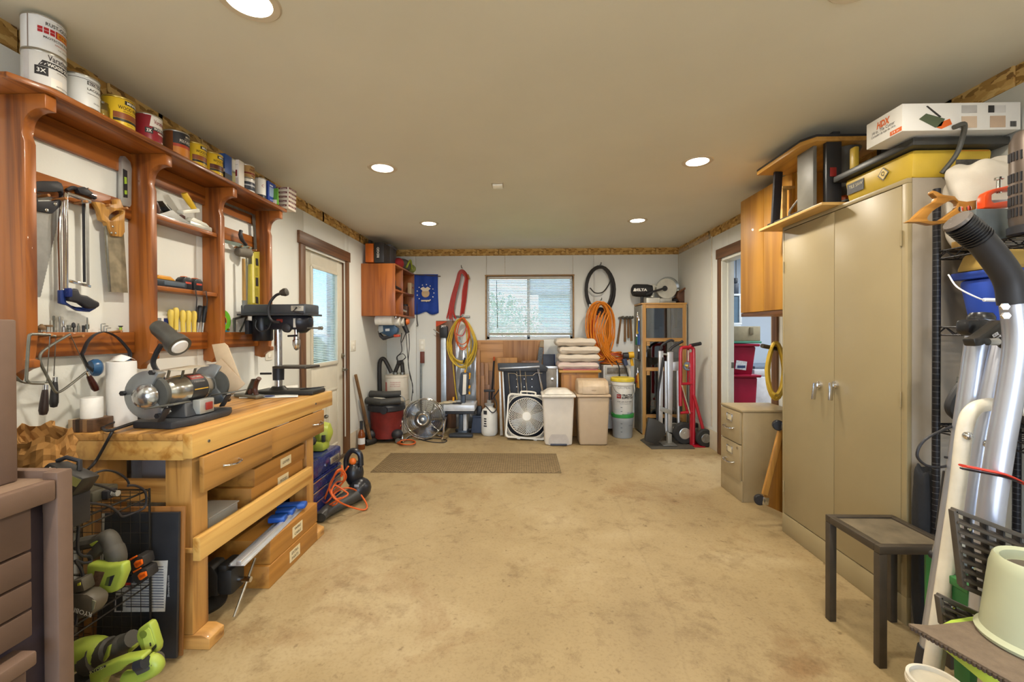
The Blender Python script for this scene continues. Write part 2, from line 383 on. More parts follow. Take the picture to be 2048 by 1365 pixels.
# ---------------- left exterior door
WHITE_D = M('cfc9b8', .4, var=.03)
dr = bx('door_1', M('d8d2c2', .45, var=.03), None, XL-.09, DL0-.02, 0, XL-.055, DL1+.02, .02); bpy.data.objects.remove(dr)
Dx0, Dx1 = XL-.075, XL-.03
gy0, gy1 = AX(622, 600, XL-.03).y, AX(674, 600, XL-.03).y
gz0, gz1 = AX(640, 730, XL-.03).z, AX(650, 541, XL-.03).z
b = MB(); b.box(Dx0, DL0, .03, Dx1, gy0, DZ-.01).box(Dx0, gy1, .03, Dx1, DL1, DZ-.01).box(Dx0, gy0, .03, Dx1, gy1, gz0).box(Dx0, gy0, gz1, Dx1, gy1, DZ-.01)
door1 = struct(b.build('door_1', WHITE_D, None, .001), 'white exterior door with a tall blind-filled glass pane')
b = MB()
for a, c in (((gy0, gz0), (gy0, gz1)), ((gy1, gz0), (gy1, gz1)), ((gy0, gz0), (gy1, gz0)), ((gy0, gz1), (gy1, gz1))):
    b.bar((Dx1+.006, a[0], a[1]), (Dx1+.006, c[0], c[1]), .035, .016, (1, 0, 0))
b.build('glass_frame', WHITE_D, door1, .004)
bx('pane', GLASS(), door1, XL-.055, gy0, gz0, XL-.051, gy1, gz1, 0)
SLAT = M('eef0ec', .5, var=.02)
for i in range(52):
    z = gz0+.02+i*(gz1-gz0-.03)/52
    MB(Matrix.Translation((XL-.046, (gy0+gy1)/2, z)) @ Matrix.Rotation(R(12), 4, 'Y')).box(-.006, -(gy1-gy0)/2+.012, -.0005, .006, (gy1-gy0)/2-.012, .0005).build('blind_slat', SLAT, door1)
ym = (DL0+DL1)/2
for y0, y1 in ((DL0+.13, ym-.05), (ym+.05, DL1-.13)):
    b = MB()
    for p, q in (((y0, .18), (y1, .18)), ((y0, .74), (y1, .74)), ((y0, .18), (y0, .74)), ((y1, .18), (y1, .74))): b.bar((Dx1+.003, *p), (Dx1+.003, *q), .022, .008, (1, 0, 0))
    b.box(Dx1-.001, y0+.03, .21, Dx1+.004, y1-.03, .71).build('raised_panel', WHITE_D, door1, .003)
BRASS = M('8d8678', .3, 1, var=.05)
kp = AX(686, 739, Dx1); b = MB(); b.lathe([(.028, 0), (.028, .008), (.011, .014), (.011, .04)], kp, (1, 0, 0)).bar(kp+Vector((.042, .01, 0)), kp+Vector((.046, -.1, -.004)), .02, .012)
b.build('door_handle', BRASS, door1, .002)
kp = AX(684, 712, Dx1); lt('deadbolt', BRASS, door1, [(.026, 0), (.026, .01), (.02, .016), (.008, .016), (.008, .028)], kp, (1, 0, 0))
bx('threshold', M('5a4c3a', .6), door1, XL-.09, DL0-.02, 0, XL-.005, DL1+.02, .03, .003)
t1 = MB().box(XL-.1, DL0-.085, 0, XL+.018, DL0-.004, DZ+.01).build('trim_1', TRIMB, None, .002); struct(t1, 'brown stained casing round the exterior door')
MB().box(XL-.1, DL1+.004, 0, XL+.018, DL1+.075, DZ+.01).build('casing', TRIMB, t1, .002)
MB().box(XL-.02, DL0-.11, DZ+.012, XL+.022, DL1+.10, DZ+.115).build('head_casing', WOOD('6b4a30', '4a3020', 'Y'), t1, .002)
# ---------------- right doorway
t2 = MB().box(XR-.018, DR1, 0, XR+.1, DR1+.075, DZ+.03).build('trim_2', TRIMB, None, .002); struct(t2, 'brown stained casing round the inner doorway')
MB().box(XR-.018, DR0-.075, 0, XR+.1, DR0, DZ+.03).build('casing', TRIMB, t2, .002)
MB().box(XR-.022, DR0-.1, DZ+.032, XR+.02, DR1+.1, DZ+.135).build('head_casing', WOOD('6b4a30', '4a3020', 'Y'), t2, .002)
JAMB = M('dfe0d8', .45, var=.02)
j = struct(MB().box(XR-.01, DR1-.022, 0, XR+.115, DR1-.001, DZ+.02).build('trim_3', JAMB, None, .002), 'white door jamb of the inner doorway')
MB().box(XR-.01, DR0+.001, 0, XR+.115, DR0+.022, DZ+.02).build('jamb', JAMB, j, .002)
MB().box(XR-.01, DR0, DZ+.0, XR+.115, DR1, DZ+.022).build('head_jamb', JAMB, j, .002)
MB().box(XR+.045, DR1-.036, 0, XR+.08, DR1-.023, DZ).build('door_stop', JAMB, j, .002)
lz = AY(1465, 731, DR1-.03).z; bx('strike_plate', BRASS, j, XR+.085, DR1-.026, lz-.03, XR+.112, DR1-.0225, lz+.03, .001)
# side room shell
SX = 4.6
BLUE_W = plaster('cfdbe6', .1)
struct(MB().box(XR+.1, 2.2, -.12, SX, 7.4, 0).build('floor_2', FLOORM, None))
struct(MB().box(XR+.1, 2.2, H, SX, 7.4, H+.1).build('ceiling_2', BLUE_W, None))
struct(MB().box(XR+.1, 6.3, 0, SX, 6.4, H).box(SX, 2.2, 0, SX+.1, 6.4, H).box(XR+.1, 2.1, 0, SX, 2.2, H).box(XR+.0995, DR1+.076, 0, XR+.101, 6.3, H).build('wall_side_room', BLUE_W, None))
# ---------------- back window with blinds
wf = MB(); CED = WOOD('9a7748', '7a5a34', 'X')
for p, q in (((WX0-.02, WZ1+.006), (WX1+.02, WZ1+.006)), ((WX0-.006, WZ0), (WX0-.006, WZ1)), ((WX1+.006, WZ0), (WX1+.006, WZ1))):
    wf.bar((p[0], YB+.035, p[1]), (q[0], YB+.035, q[1]), .018, .1, (0, 1, 0))
win = struct(wf.build('window_1', CED, None, .002), 'sliding window behind a white mini blind')
VIN = M('e9ecee', .4, var=.02); b = MB()
xm = AY(1057, 600, YB).x
for p, q in (((WX0, WZ0+.02), (WX1, WZ0+.02)), ((WX0, WZ1-.015), (WX1, WZ1-.015)), ((WX0+.015, WZ0), (WX0+.015, WZ1)), ((WX1-.015, WZ0), (WX1-.015, WZ1)), ((xm, WZ0), (xm, WZ1))):
    b.bar((p[0], YB+.075, p[1]), (q[0], YB+.075, q[1]), .04, .04, (0, 1, 0))
b.build('sash_frame', VIN, win, .003)
bx('pane', GLASS(), win, WX0+.02, YB+.08, WZ0+.02, xm, YB+.084, WZ1-.02, 0); bx('pane', GLASS(), win, xm, YB+.086, WZ0+.02, WX1-.02, YB+.09, WZ1-.02, 0)
bx('window_sill', VIN, win, WX0, YB+.005, WZ0-.012, WX1, YB+.1, WZ0, .002)
bx('head_rail', M('c9c6bc', .5), win, WX0+.012, YB+.012, WZ1-.045, WX1-.012, YB+.045, WZ1-.008, .003)
ns = 34; zb = WZ0+.065
for i in range(ns):
    z = zb+.02+i*(WZ1-.06-zb)/ns
    MB(Matrix.Translation(((WX0+WX1)/2, YB+.03, z)) @ Matrix.Rotation(R(-36), 4, 'X')).box(-(WX1-WX0)/2+.02, -.012, -.0006, (WX1-WX0)/2-.02, .012, .0006).build('blind_slat', SLAT, win)
bx('bottom_rail', M('a8a497', .5), win, WX0+.02, YB+.016, zb-.012, WX1-.02, YB+.044, zb+.012, .004)
p0 = AY(993, 562, YB+.008); p1 = AY(995, 657, YB+.004); tb('wand', M('6e6a66', .4), win, [p0, p1], .004)
b = MB()
for fx in (.12, .5, .88):
    x = WX0+(WX1-WX0)*fx
    b.tube([(x, YB+.03, WZ1-.04), (x, YB+.03, zb)], .0012, 4)
b.build('ladder_cord', SLAT, win)
# ---------------- outdoors seen through the glass
LAWN = M('6f8f3f', .9, var=.3, vs=4)
struct(MB().box(-9, -4, -.4, XL-.12, 16, -.22).box(XL-.12, YB+.3, -.4, 9, 16, -.22).build('lawn', LAWN, None), 'grass outside')
def bush(name, c, r, n, cols, label):
    root = thing(name, label, 'shrub', (c[0], c[1], -.22)); b = MB(); rr = random.Random(int(abs(c[0]*100+c[1]*10)))
    for i in range(n):
        th = rr.uniform(0, 2*math.pi); u = rr.uniform(-1, 1); k = rr.random()**.4
        p = Vector((c[0]+r[0]*k*math.cos(th)*math.sqrt(1-u*u), c[1]+r[1]*k*math.sin(th)*math.sqrt(1-u*u), c[2]+r[2]*k*u))
        e = Euler((rr.uniform(0, 6), rr.uniform(0, 6), rr.uniform(0, 6))).to_matrix(); a = rr.uniform(.05, .1)
        b.add([p+e @ Vector(q)*a for q in ((-1, 0, 0), (0, -.45, 0), (1, 0, .2), (0, .45, 0))], [(0, 1, 2, 3)])
    o = b.build('leaves', M(cols, .6, var=.35, vs=3), root, smooth=False); o['kind'] = 'stuff'
    tb('trunk', M('5b4632', .8), root, [(c[0], c[1], -.3), (c[0]+.05, c[1], c[2])], [.09, .05])
bush('leafy_shrub', (-4.6, 6.6, 1.1), (1.1, 1.6, 1.7), 5000, 'b4cc92', 'tall green shrub outside the left door glass')
bush('leafy_shrub.001', (-6.2, 9.5, 1.0), (1.4, 1.5, 1.9), 4500, 'bcd09c', 'second green shrub farther out beyond the left door')
bush('leafy_shrub.002', (-.9, 11.5, .9), (1.7, .8, 1.5), 4500, 'b9c9aa', 'green shrub outside the back window, left half')
porch = thing('porch_post', 'square white porch post outside the door glass', 'post', (XL-.75, 0, -.22))
q = AX(668, 600, XL-.75); bx('post_shaft', M('eef1f5', .5), porch, q.x-.07, q.y-.07, -.22, q.x+.07, q.y+.07, 2.6)
bx('post_base', M('eef1f5', .5), porch, q.x-.1, q.y-.1, -.22, q.x+.1, q.y+.1, -.06)
shed = thing('white_shed', 'low white shed with sloping roof outside the left door', 'shed', (-4.4, 8.0, -.22))
q = AY(633, 690, 8.6)
MB().box(q.x-.5, 8.6, -.22, q.x+.42, 9.6, q.z-.25).build('shed_wall', M('d8dde0', .7), shed)
MB().prism([(q.x-.62, 8.5, q.z-.28), (q.x+.5, 8.5, q.z-.28), (q.x+.1, 8.5, q.z+.16), (q.x-.4, 8.5, q.z+.2)], (0, 1, 0), 1.2).build('shed_roof', M('f1efec', .6), shed)
nb = thing('neighbour_house', 'pale house wall seen through the right half of the back window', 'house', (1.2, 12, -.22))
bx('house_wall', M('cfdae8', .8), nb, .45, 12, -.22, 4.5, 12.4, 2.4); MB().prism([(.2, 11.8, 2.3), (4.8, 11.8, 2.3), (4.8, 12.6, 3.0), (.2, 12.6, 3.0)], (0, 0, 1), .1).build('house_roof', M('8b8f98', .8), nb)
# ---------------- ceiling lights
EMW = M('fff6e6', .5, var=0, emit=5)
TRW = M('c9bba2', .45, var=.02)
def downlight(px, py, lab, i):
    p = AZ(px, py, H) if px is not None else py
    r = thing('ceiling_light', lab, 'light', (p.x, p.y, H), 'round recessed lights in the ceiling')
    lt('trim_ring', TRW, r, [(.072, 0), (.072, -.004), (.094, -.006), (.1, -.001), (.1, 0)], (p.x, p.y, H), n=40)
    lt('lens', EMW, r, [(.0725, -.0015), (.0715, -.0046), (.04, -.0052), (.001, -.0054)], (p.x, p.y, H), n=40)
    l = bpy.data.lights.new('bulb', 'AREA'); l.shape = 'DISK'; l.size = .10; l.energy = DLP; l.color = (1.0, .905, .755); l.spread = R(165)
    o = bpy.data.objects.new('bulb', l); COL.objects.link(o); o.location = (p.x, p.y, H-.012); adopt(o, r)
DLP = 12.0
p = AZ(490, 3, H)
downlight(498, 2, 'round recessed ceiling light at the top left edge of the photo, above the paint cans', 0)
downlight(765, 336, 'round recessed ceiling light in the middle of the left row', 1)
downlight(1395, 323, 'round recessed ceiling light in the middle of the right row', 2)
downlight(858, 447, 'far round recessed ceiling light on the left, near the back wall', 3)
downlight(1275, 441, 'far round recessed ceiling light on the right, near the back wall', 4)
pa = AZ(498, 2, H); pb = AZ(1700, -12, H)
downlight(None, Vector((pb.x, pa.y-.03, 0)), 'round recessed ceiling light cut off by the top right edge of the photo', 5)
for x in (pa.x, pb.x):
    for y in (.2, -1.4):
        l = bpy.data.lights.new('bulb', 'AREA'); l.shape = 'DISK'; l.size = .10; l.energy = DLP; l.color = (1.0, .905, .755); l.spread = R(165)
        o = bpy.data.objects.new('ceiling_bulb', l); COL.objects.link(o); o.location = (x, y, H-.012)
p = AZ(995, 370, H)
sq = thing('ceiling_sensor', 'small square white sensor on the bare ceiling', 'sensor', (p.x, p.y, H))
bx('base_plate', M('b9ad93', .5), sq, p.x-.045, p.y-.05, H-.006, p.x+.045, p.y+.05, H, .001)
bx('cover', M('f4f2e8', .4), sq, p.x-.036, p.y-.042, H-.022, p.x+.040, p.y+.036, H-.006, .004)
# ================================================================ LEFT WALL SHELF UNIT AND CANS
CH1, CH2 = '94551f', '5f3013'
CHY, CHZ = WOOD(CH1, CH2, 'Y', rough=.35, coat=.15), WOOD(CH1, CH2, 'Z', rough=.35, coat=.15)
def zz(x0, y0, s, pts): return [(x0+a/s, y0+b/s) for a, b in pts]
sh = thing('wall_shelf', 'long reddish cherry-stained wall shelf unit with scrolled brackets and tool rails', 'shelf', (XL, 1.5, 1.15))
ZT = 2.178
tp = MB().prism([(XL+.002, 1.40, ZT-.022), (XL+.16, 1.40, ZT-.022), (XL+.205, 1.492, ZT-.022), (XL+.205, 3.03, ZT-.022), (XL+.002, 3.03, ZT-.022)], (0, 0, 1), .022).build('shelf_board', CHY, sh, .003)
BY = [1.511, 2.028, 2.503, 2.988]
def bracket(y):
    pr = [(0, ZT-.023), (.185, ZT-.023), (.185, ZT-.075)]
    for k in range(7): a = R(90*k/6); pr.append((.185-.02-.062*math.sin(a), ZT-.075-.062*(1-math.cos(a))))
    pr += [(.098, ZT-.16), (.108, ZT-.19), (.108, 1.30), (.098, 1.215), (.115, 1.21)]
    for k in range(5): a = R(90*k/4); pr.append((.115-.07*math.sin(a)*.9, 1.185-.03*(1-math.cos(a))-.005*k))
    pr += [(0, 1.15)]
    MB().prism([(XL+.001+p, y-.018, z) for p, z in pr], (0, 1, 0), .038).build('bracket', CHZ, sh, .0025)
for y in BY: bracket(y)
MB().box(XL+.001, BY[0]+.021, ZT-.125, XL+.02, BY[3]-.019, ZT-.024).build('top_rail', CHY, sh, .002)
for a, b2 in zip(BY[:-1], BY[1:]):
    MB().box(XL+.001, a+.021, 1.215, XL+.03, b2-.019, 1.312).build('lower_rail', CHY, sh, .003)
MB().box(XL+.001, BY[3]+.021, 1.215, XL+.03, BY[3]+.04, 1.312).build('rail_end', CHY, sh, .003)
MB().box(XL+.001, BY[0]+.021, AX(150, 400, XL).z-.02, XL+.02, BY[1]-.019, AX(150, 400, XL).z+.06).build('peg_rail', CHY, sh, .002)
za = AX(480, 480, XL).z; MB().box(XL+.001, BY[2]+.021, za-.035, XL+.02, BY[3]-.019, za+.045).build('peg_rail', CHY, sh, .002)
SZ = [AX(300, 424, XL+.092).z, AX(290, 568, XL+.092).z]
for z in SZ: MB().box(XL+.001, BY[1]+.021, z-.022, XL+.092, BY[2]-.019, z).build('small_shelf', CHY, sh, .002)
PEG = M('9c6a3a', .5)
def peg(px, py, ln=.055, X0=XL+.02):
    p = AX(px, py, X0); p.x = X0-.004
    MB().cyl(p, p+Vector((ln, 0, .008)), .005, .0055, 10).build('peg', PEG, sh)
for q in ((72, 395), (108, 401), (150, 407), (198, 414), (233, 420), (470, 495), (485, 498), (498, 503)): peg(*q)
for q in ((60, 671), (75, 674), (100, 676), (140, 676), (218, 666)): peg(*q, .06, XL+.03)
# ---- cans
CANM = M('b9b7b0', .3, .9, var=.03)
def can(px, X, r, h, col, lab, name='paint_can', z0=None, a0=-14, lid=None, group='paint and stain cans on the top shelf', bands=(), texts=(), Y=None):
    z0 = ZT+.0005 if z0 is None else z0
    y = AX(px, 300, X).y if Y is None else Y
    t = thing(name, lab, 'can', (X, y, z0), group)
    lt('body', M(col, .35, var=.03), t, [(r*.97, .001), (r, .003), (r, h-.006), (r*.97, h-.003)], (X, y, z0), n=36)
    lt('lid', lid or CANM, t, [(r*1.02, h-.006), (r*1.035, h-.003), (r*1.02, h), (r*.93, h), (r*.9, h-.004), (.001, h-.004)], (X, y, z0), n=36)
    lt('bottom_rim', lid or CANM, t, [(r*1.0, 0), (r*1.03, .0015), (r*1.02, .004), (r*.99, .004)], (X, y, z0), n=36)
    fn = cyl_map((X, y, z0), r, R(a0)); fn2 = cyl_map((X, y, z0), r, R(a0), .0011)
    for b in bands: cyl_patch(fn, b[0]*r, b[1]*r, b[2]*h, b[3]*h, b[4], t, slant=(b[5] if len(b) > 5 else 0)*r)
    for s, x, yy, w, hh, c in [q[:6] for q in texts]: cyl_text(s, fn2, x*r, yy*h, w*r, c, t, hh*h, bold=.012)
    return t
X0 = -1.722
can(90, X0, .057, .124, 'd9d8d6', 'silver-white wood stain can with black band, under a white enamel can', bands=[(-1.5, -1.2, .05, .95, 'c9c6c6'), (-.55, 1.3, .56, .73, '2d2a2c', -.2), (-.9, -.3, .30, .55, '2b2a2c'), (-.2, .4, .0, .3, 'e8e2d8')],
    texts=[('Varathane', .35, .84, 1.35, .16, '3a3134'), ('WOOD STAIN', .4, .645, 1.5, .1, 'f2f0ea'), ('3X', -.6, .43, .4, .12, 'f2f0ea'), ('ANTIQUE WHITE', .5, .1, .9, .05, '5a5654'), ('PREMIUM FAST DRY', .5, .5, .8, .03, '77706c')])
can(90, X0, .057, .124, 'e9ebee', 'white enamel can with red squares, topmost of the two-can stack on the shelf', z0=ZT+.125, bands=[(-1.25, -1.18, .03, .97, '8d7f78')]+[(-.75+.27*i, -.53+.27*i, .50+.09*j, .58+.09*j, 'b3262d') for i in range(3) for j in range(2)]+[(.05, 1.0, .48, .68, 'b3262d'), (.12, .92, .5, .66, 'e0a020')],
    texts=[('RUST-OLEUM', .35, .78, 1.5, .1, '26262a'), ('STOPS RUST', .52, .58, .6, .06, '5a2a10'), ('PROTECTIVE ENAMEL', .35, .39, 1.7, .065, '3a3a40'), ('SUPERIOR PROTECTION', .5, .28, 1.0, .035, 'b8442c'), ('GLOSS WHITE', .45, .9, .7, .04, '9a9a9a'), ('OIL BASED', .5, .17, .7, .035, '8c8c8c')])
can(163, X0, .055, .122, 'dcdedd', 'white lacquer can with thin black outline, right of the stacked cans', bands=[(-1.2, 1.4, .86, .875, '2b2b2b'), (-.2, .9, .72, .84, '2e2e30'), (-.14, .84, .735, .825, 'e8e8e6')],
    texts=[('WATCO', .35, .78, .85, .075, '26262a'), ('LACQUER', .35, .58, 1.1, .085, '26262a'), ('CLEAR WOOD FINISH', .2, .45, .8, .03, '66666a'), ('GLOSS', .4, .2, .5, .04, '66666a')])
jr = thing('glass_jar', 'small clear jar of amber liquid between the lacquer can and the yellow stain can', 'jar', (-1.73, AX(205, 220, -1.73).y, ZT))
jy = AX(203, 220, -1.73).y
lt('jar_body', GLASS('eae6c0', .2), jr, [(.024, .001), (.026, .006), (.026, .06), (.02, .07), (.022, .078)], (-1.73, jy, ZT)); lt('contents', M('b79b35', .3), jr, [(.0225, .003), (.0225, .045)], (-1.73, jy, ZT))
def minwax(px, r, h, lab, low='8a4a22', t2='WOOD FINISH', X=X0, body='e3bd2c', sub='PENETRATING STAIN'):
    return can(px, X, r, h, body, lab, bands=[(-.2, 1.2, .76, .9, '2b2a26'), (-1.5, 1.5, .94, .97, '7c2f16'), (-.9, 1.3, .26, .46, low), (-.9, 1.3, .16, .25, '2b2620')],
        texts=[('MINWAX', .5, .83, 1.1, .09, 'f4efdf'), (t2, .25, .63, 1.7, .12, '2c1f12'), (sub, .3, .51, 1.2, .045, '6d4a1c'), ('NATURAL', .2, .1, .5, .04, '6d4a1c')], lid=M('cdb765', .3, .8))
minwax(238, .054, .122, 'yellow wood finish can nearest the camera, beside the lacquer can')
can(296, X0, .053, .122, '8e2530', 'dark red wood stain can with a white swoosh', bands=[(-.35, 1.3, .55, .98, 'e5e0da', -.15), (-.25, 1.3, .42, .56, '2d2a2c', -.1), (-.8, -.25, .28, .48, '2b2a2c'), (.1, 1.0, .05, .38, 'e5e0da', .5)],
    texts=[('Varathane', .4, .75, 1.2, .16, '8e2530'), ('WOOD STAIN', .45, .49, 1.3, .1, 'f2f0ea'), ('3X', -.52, .38, .35, .12, 'f2f0ea')])
can(325, X0-.075, .034, .098, 'cbb67a', 'small tan stain can half hidden behind the dark red can', bands=[(-1, 1.2, .3, .5, '6b6f2e'), (-1, 1.2, .05, .3, '5a3320')], texts=[('Varathane', .3, .75, 1.1, .16, '4d3a2a'), ('STAIN', .4, .4, .7, .1, 'e8d890')])
can(353, X0, .053, .122, '7a4420', 'black and orange polyurethane can', bands=[(-.9, 1.4, .48, .97, '2d2d31'), (-.9, 1.4, .36, .48, 'a8391f'), (-.9, 1.4, .03, .36, 'c47a2a')], texts=[('MINWAX', .55, .83, .9, .09, 'ded6c4'), ('POLYURETHANE', .4, .62, 1.6, .12, 'e8e4da'), ('FAST-DRYING', .4, .73, .8, .045, 'bcb4a4')])
minwax(390, .051, .118, 'yellow wood finish can, first to the right of the polyurethane can')
minwax(424, .051, .118, 'yellow wood finish can, second to the right of the polyurethane can', low='5a2a1c')
def cbox(name, px, X, w, d, h, col, lab, cat='box', group=None, z0=None, texts=(), bands=()):
    z0 = ZT+.0005 if z0 is None else z0; y = AX(px, 350, X).y
    t = thing(name, lab, cat, (X, y, z0), group)
    bx('carton', M(col, .5, var=.04), t, X-d/2, y-w/2, z0, X+d/2, y+w/2, z0+h, .0015)
    for (f, a, b, c, e, cc) in bands:   # f: 'L' face +X, 'C' face -Y ; fractions
        if f == 'L': MB().box(X+d/2, y-w/2+a*w, z0+b*h, X+d/2+.0006, y-w/2+c*w, z0+e*h).build('label', M(cc, .5, var=.03), t)
        else: MB().box(X-d/2+a*d, y-w/2-.0006, z0+b*h, X-d/2+c*d, y-w/2, z0+e*h).build('label', M(cc, .5, var=.03), t)
    for (f, s, u, v, ww, hh, cc) in texts:
        if f == 'L': text(s, (X+d/2+.0008, y+u*w, z0+v*h), 'L', ww*w, cc, t, hh*h)
        else: text(s, (X+u*d, y-w/2-.0008, z0+v*h), 'cam', ww*d, cc, t, hh*h)
    return t
cbox('carton', 445, X0, .06, .07, .15, '2a4f96', 'tall dark blue carton on the top shelf', texts=[('C', 'SEALER', 0, .75, .7, .08, 'e8e8f0')], bands=[('C', 0, .0, 1, .3, '23242a'), ('C', 0, .3, 1, .42, 'c8c4c0'), ('L', 0, .0, 1, .28, '23242a')])
can(462, X0+.005, .030, .15, 'c9c08a', 'narrow white and yellow-green can behind the white carton', bands=[(-1.4, 1.4, .5, .95, 'dcdad2')], texts=[('Varathane', .1, .5, 1.3, .12, '3a3134')])
cbox('carton', 475, X0+.03, .05, .05, .15, 'e4dfd8', 'narrow white carton with a small dark red picture', texts=[('C', 'Body Solvent', 0, .8, .8, .05, '6a5a52')], bands=[('C', .2, .35, .8, .6, '7a2530'), ('C', .1, .05, .9, .3, 'c8b8b0')])
can(492, X0, .046, .085, '3a3f4c', 'low white and navy can under the tan paste wax tin', bands=[(-1.3, 1.3, .75, .95, 'e8e6e0'), (-1.3, 1.3, .45, .55, 'b8bcc4'), (-1.3, 1.3, .05, .16, 'd8d6d0')])
can(492, X0, .047, .082, 'b38d58', 'tan paste wax tin standing on the white and navy can', z0=ZT+.0875, bands=[(-1.3, 1.3, .3, .42, '7a2a20')], texts=[('PASTE', .1, .62, .9, .17, '5a2a1a'), ('ORIGINAL', .1, .83, .7, .08, '5a2a1a'), ('WAX', .1, .18, .5, .14, '5a2a1a')])
can(507, X0-.055, .022, .11, '8e2a38', 'thin maroon can squeezed beside the paste wax tin', bands=[(-1.3, 1.3, .3, .5, '3a6a4a')])
can(519, X0+.005, .038, .135, '2c3a78', 'white can with blue back and red letter C', bands=[(-1.5, .35, .2, .95, 'e2e0da'), (-1.5, .3, .02, .2, '2b2b33')], texts=[('C', -.3, .62, .4, .12, '8a3040')])
cbox('carton', 536, X0+.01, .09, .055, .14, '27459c', 'flat blue carton with a pale blue panel', bands=[('L', .15, .3, .9, .75, '8fa6c6'), ('L', .2, .8, .6, .86, 'd8dce8')], texts=[('L', 'SANDING', 0, .15, .6, .06, 'c8d0e8')])
for i in range(5):
    cbox('wax_box', 566+i*.3, X0+.02, .10, .13, .030, 'd9cfc0', 'white and maroon paraffin wax box, %s' % ('bottom of the stack of five', 'second from the bottom of the stack of five', 'middle of the stack of five', 'fourth from the bottom of the stack of five', 'topmost of the stack of five')[i], group='stacked wax boxes at the end of the shelf', z0=ZT+.0005+i*.0308,
         bands=[('L', .02, .55, .98, .95, '6b2a30'), ('C', .1, .5, .9, .95, '6b2a30')], texts=[('L', 'Gulf Wax', 0, .75, .7, .3, 'f0e6dc'), ('C', 'Gulf Wax', 0, .72, .7, .32, 'f0e6dc')])
gt = thing('tube_packet', 'green tube packet standing in front of the wax boxes', 'tube', (-1.66, AX(551, 400, -1.67).y, ZT))
yq = AX(551, 400, -1.675).y; MB().taper((-1.675, yq, ZT+.0005), (.018, .012), (.020, .003), .11).build('tube_body', M('5f9a35', .4), gt, .002); bx('tube_cap', M('e4e0d4', .4), gt, -1.69, yq-.014, ZT+.0006, -1.66, yq-.012, ZT+.03)
# ================================================================ TOOLS HANGING IN THE FIRST BAY
STEEL = M('b9bab8', .3, 1, var=.08, vs=30); STEELD = M('84857f', .4, .9, var=.15, vs=30); BLK = M('26262a', .45, var=.1); BLKG = M('1e1e21', .3, var=.08); CHR = M('d4d4d6', .12, 1, var=.03)
OAKH = WOOD('b5853f', '7f5420', 'Z', 1.6, rough=.4)
Z3 = lambda pts: zz(0, 300, 4.266, pts)
Z5 = lambda pts: zz(0, 560, 4.55, pts)
def screws(parent, pts, X, r=.006, mat_=None, conv=Z3):
    b = MB()
    for q in conv(pts): p = AX(*q, X); b.lathe([(r, 0), (r, .002), (r*.6, .0035)], p, (1, 0, 0), 12)
    return b.build('rivets', mat_ or CHR, parent)
s = thing('hand_saw', 'large hand saw with black plastic handle hanging nearest the camera', 'saw', AX(75, 480, XL+.03))
X = XL+.035
edge = [(500-160*(i/46)+(6 if i % 2 else 0), 575+680*(i/46)) for i in range(47)]
poly('blade', STEEL, s, Z3([(238, 500), (500, 500)]+edge+[(345, 1258), (236, 1252)]), ('x', X), .0012, 0)
poly('handle', BLK, s, Z3([(250, 300), (272, 272), (340, 266), (450, 268), (485, 285), (500, 320), (512, 450), (405, 545), (258, 518)]), ('x', X-.008), .02, .003,
     hole=Z3([(268, 362), (285, 352), (360, 358), (430, 360), (480, 352), (497, 372), (500, 408), (440, 436), (285, 440)]))
screws(s, [(285, 487), (397, 515), (470, 462)], X+.012, .007)
s = thing('hacksaw', 'chrome hacksaw with blue and black grip hanging blade to the right', 'saw', AX(130, 480, XL+.05))
X = XL+.055
c = pxx(Z3([(545, 1190), (548, 720), (552, 400), (570, 375), (760, 440)]), X)
MB().tube(smooth_path(pxx(Z3([(560, 1190), (560, 900), (560, 420), (578, 385), (640, 395), (770, 440)]), X), 5), .009, 10, flat=.6).build('frame', CHR, s)
MB().tube(pxx(Z3([(515, 1200), (505, 730), (510, 580), (535, 410), (560, 385)]), X-.006), .006, 8).build('back_bar', CHR, s)
MB().bar(*pxx(Z3([(590, 1120), (770, 1165)]), X), .008, .012).bar(*pxx(Z3([(700, 445), (770, 440)]), X), .008, .012).build('blade_posts', CHR, s, .001)
poly('saw_blade', STEEL, s, Z3([(730, 450), (758, 450), (762, 1165), (738, 1165)]), ('x', X), .001, 0)
poly('spare_blade', BLK, s, Z3([(697, 455), (722, 455), (730, 1130), (707, 1130)]), ('x', X-.008), .0015, 0)
poly('blue_guard', M('22356f', .35), s, Z3([(484, 1198), (535, 1195), (540, 1300), (600, 1340), (720, 1345), (800, 1352), (740, 1385), (640, 1375), (560, 1330), (510, 1318), (486, 1310)]), ('x', X-.012), .014, .003)
poly('grip', BLK, s, Z3([(545, 1185), (620, 1183), (640, 1235), (700, 1245), (760, 1280), (805, 1300), (808, 1335), (770, 1358), (700, 1350), (640, 1310), (590, 1298), (545, 1290)]), ('x', X-.004), .026, .008, seg=3)
poly('collar', M('1c2c66', .25), s, Z3([(540, 1180), (575, 1178), (578, 1255), (542, 1260)]), ('x', X+.002), .022, .004)
s = thing('spokeshave', 'small black iron spokeshave lying on the hacksaw peg rail', 'plane', AX(160, 388, XL+.04))
X = XL+.03
MB().tube(smooth_path(pxx(Z3([(568, 345), (600, 330), (640, 325), (690, 350), (740, 378), (800, 405), (812, 415)]), X), 5), [.007]*5+[.008]*26, 8).build('handle_bar', BLK, s)
poly('body', BLK, s, Z3([(620, 330), (680, 315), (720, 340), (760, 375), (700, 390), (640, 370)]), ('x', X-.008), .022, .003)
poly('lever', BLK, s, Z3([(690, 345), (748, 322), (742, 332), (705, 352)]), ('x', X+.004), .006, .001)
s = thing('back_saw', 'old hand saw with light oak handle and rusty blade', 'saw', AX(220, 480, XL+.03))
X = XL+.04
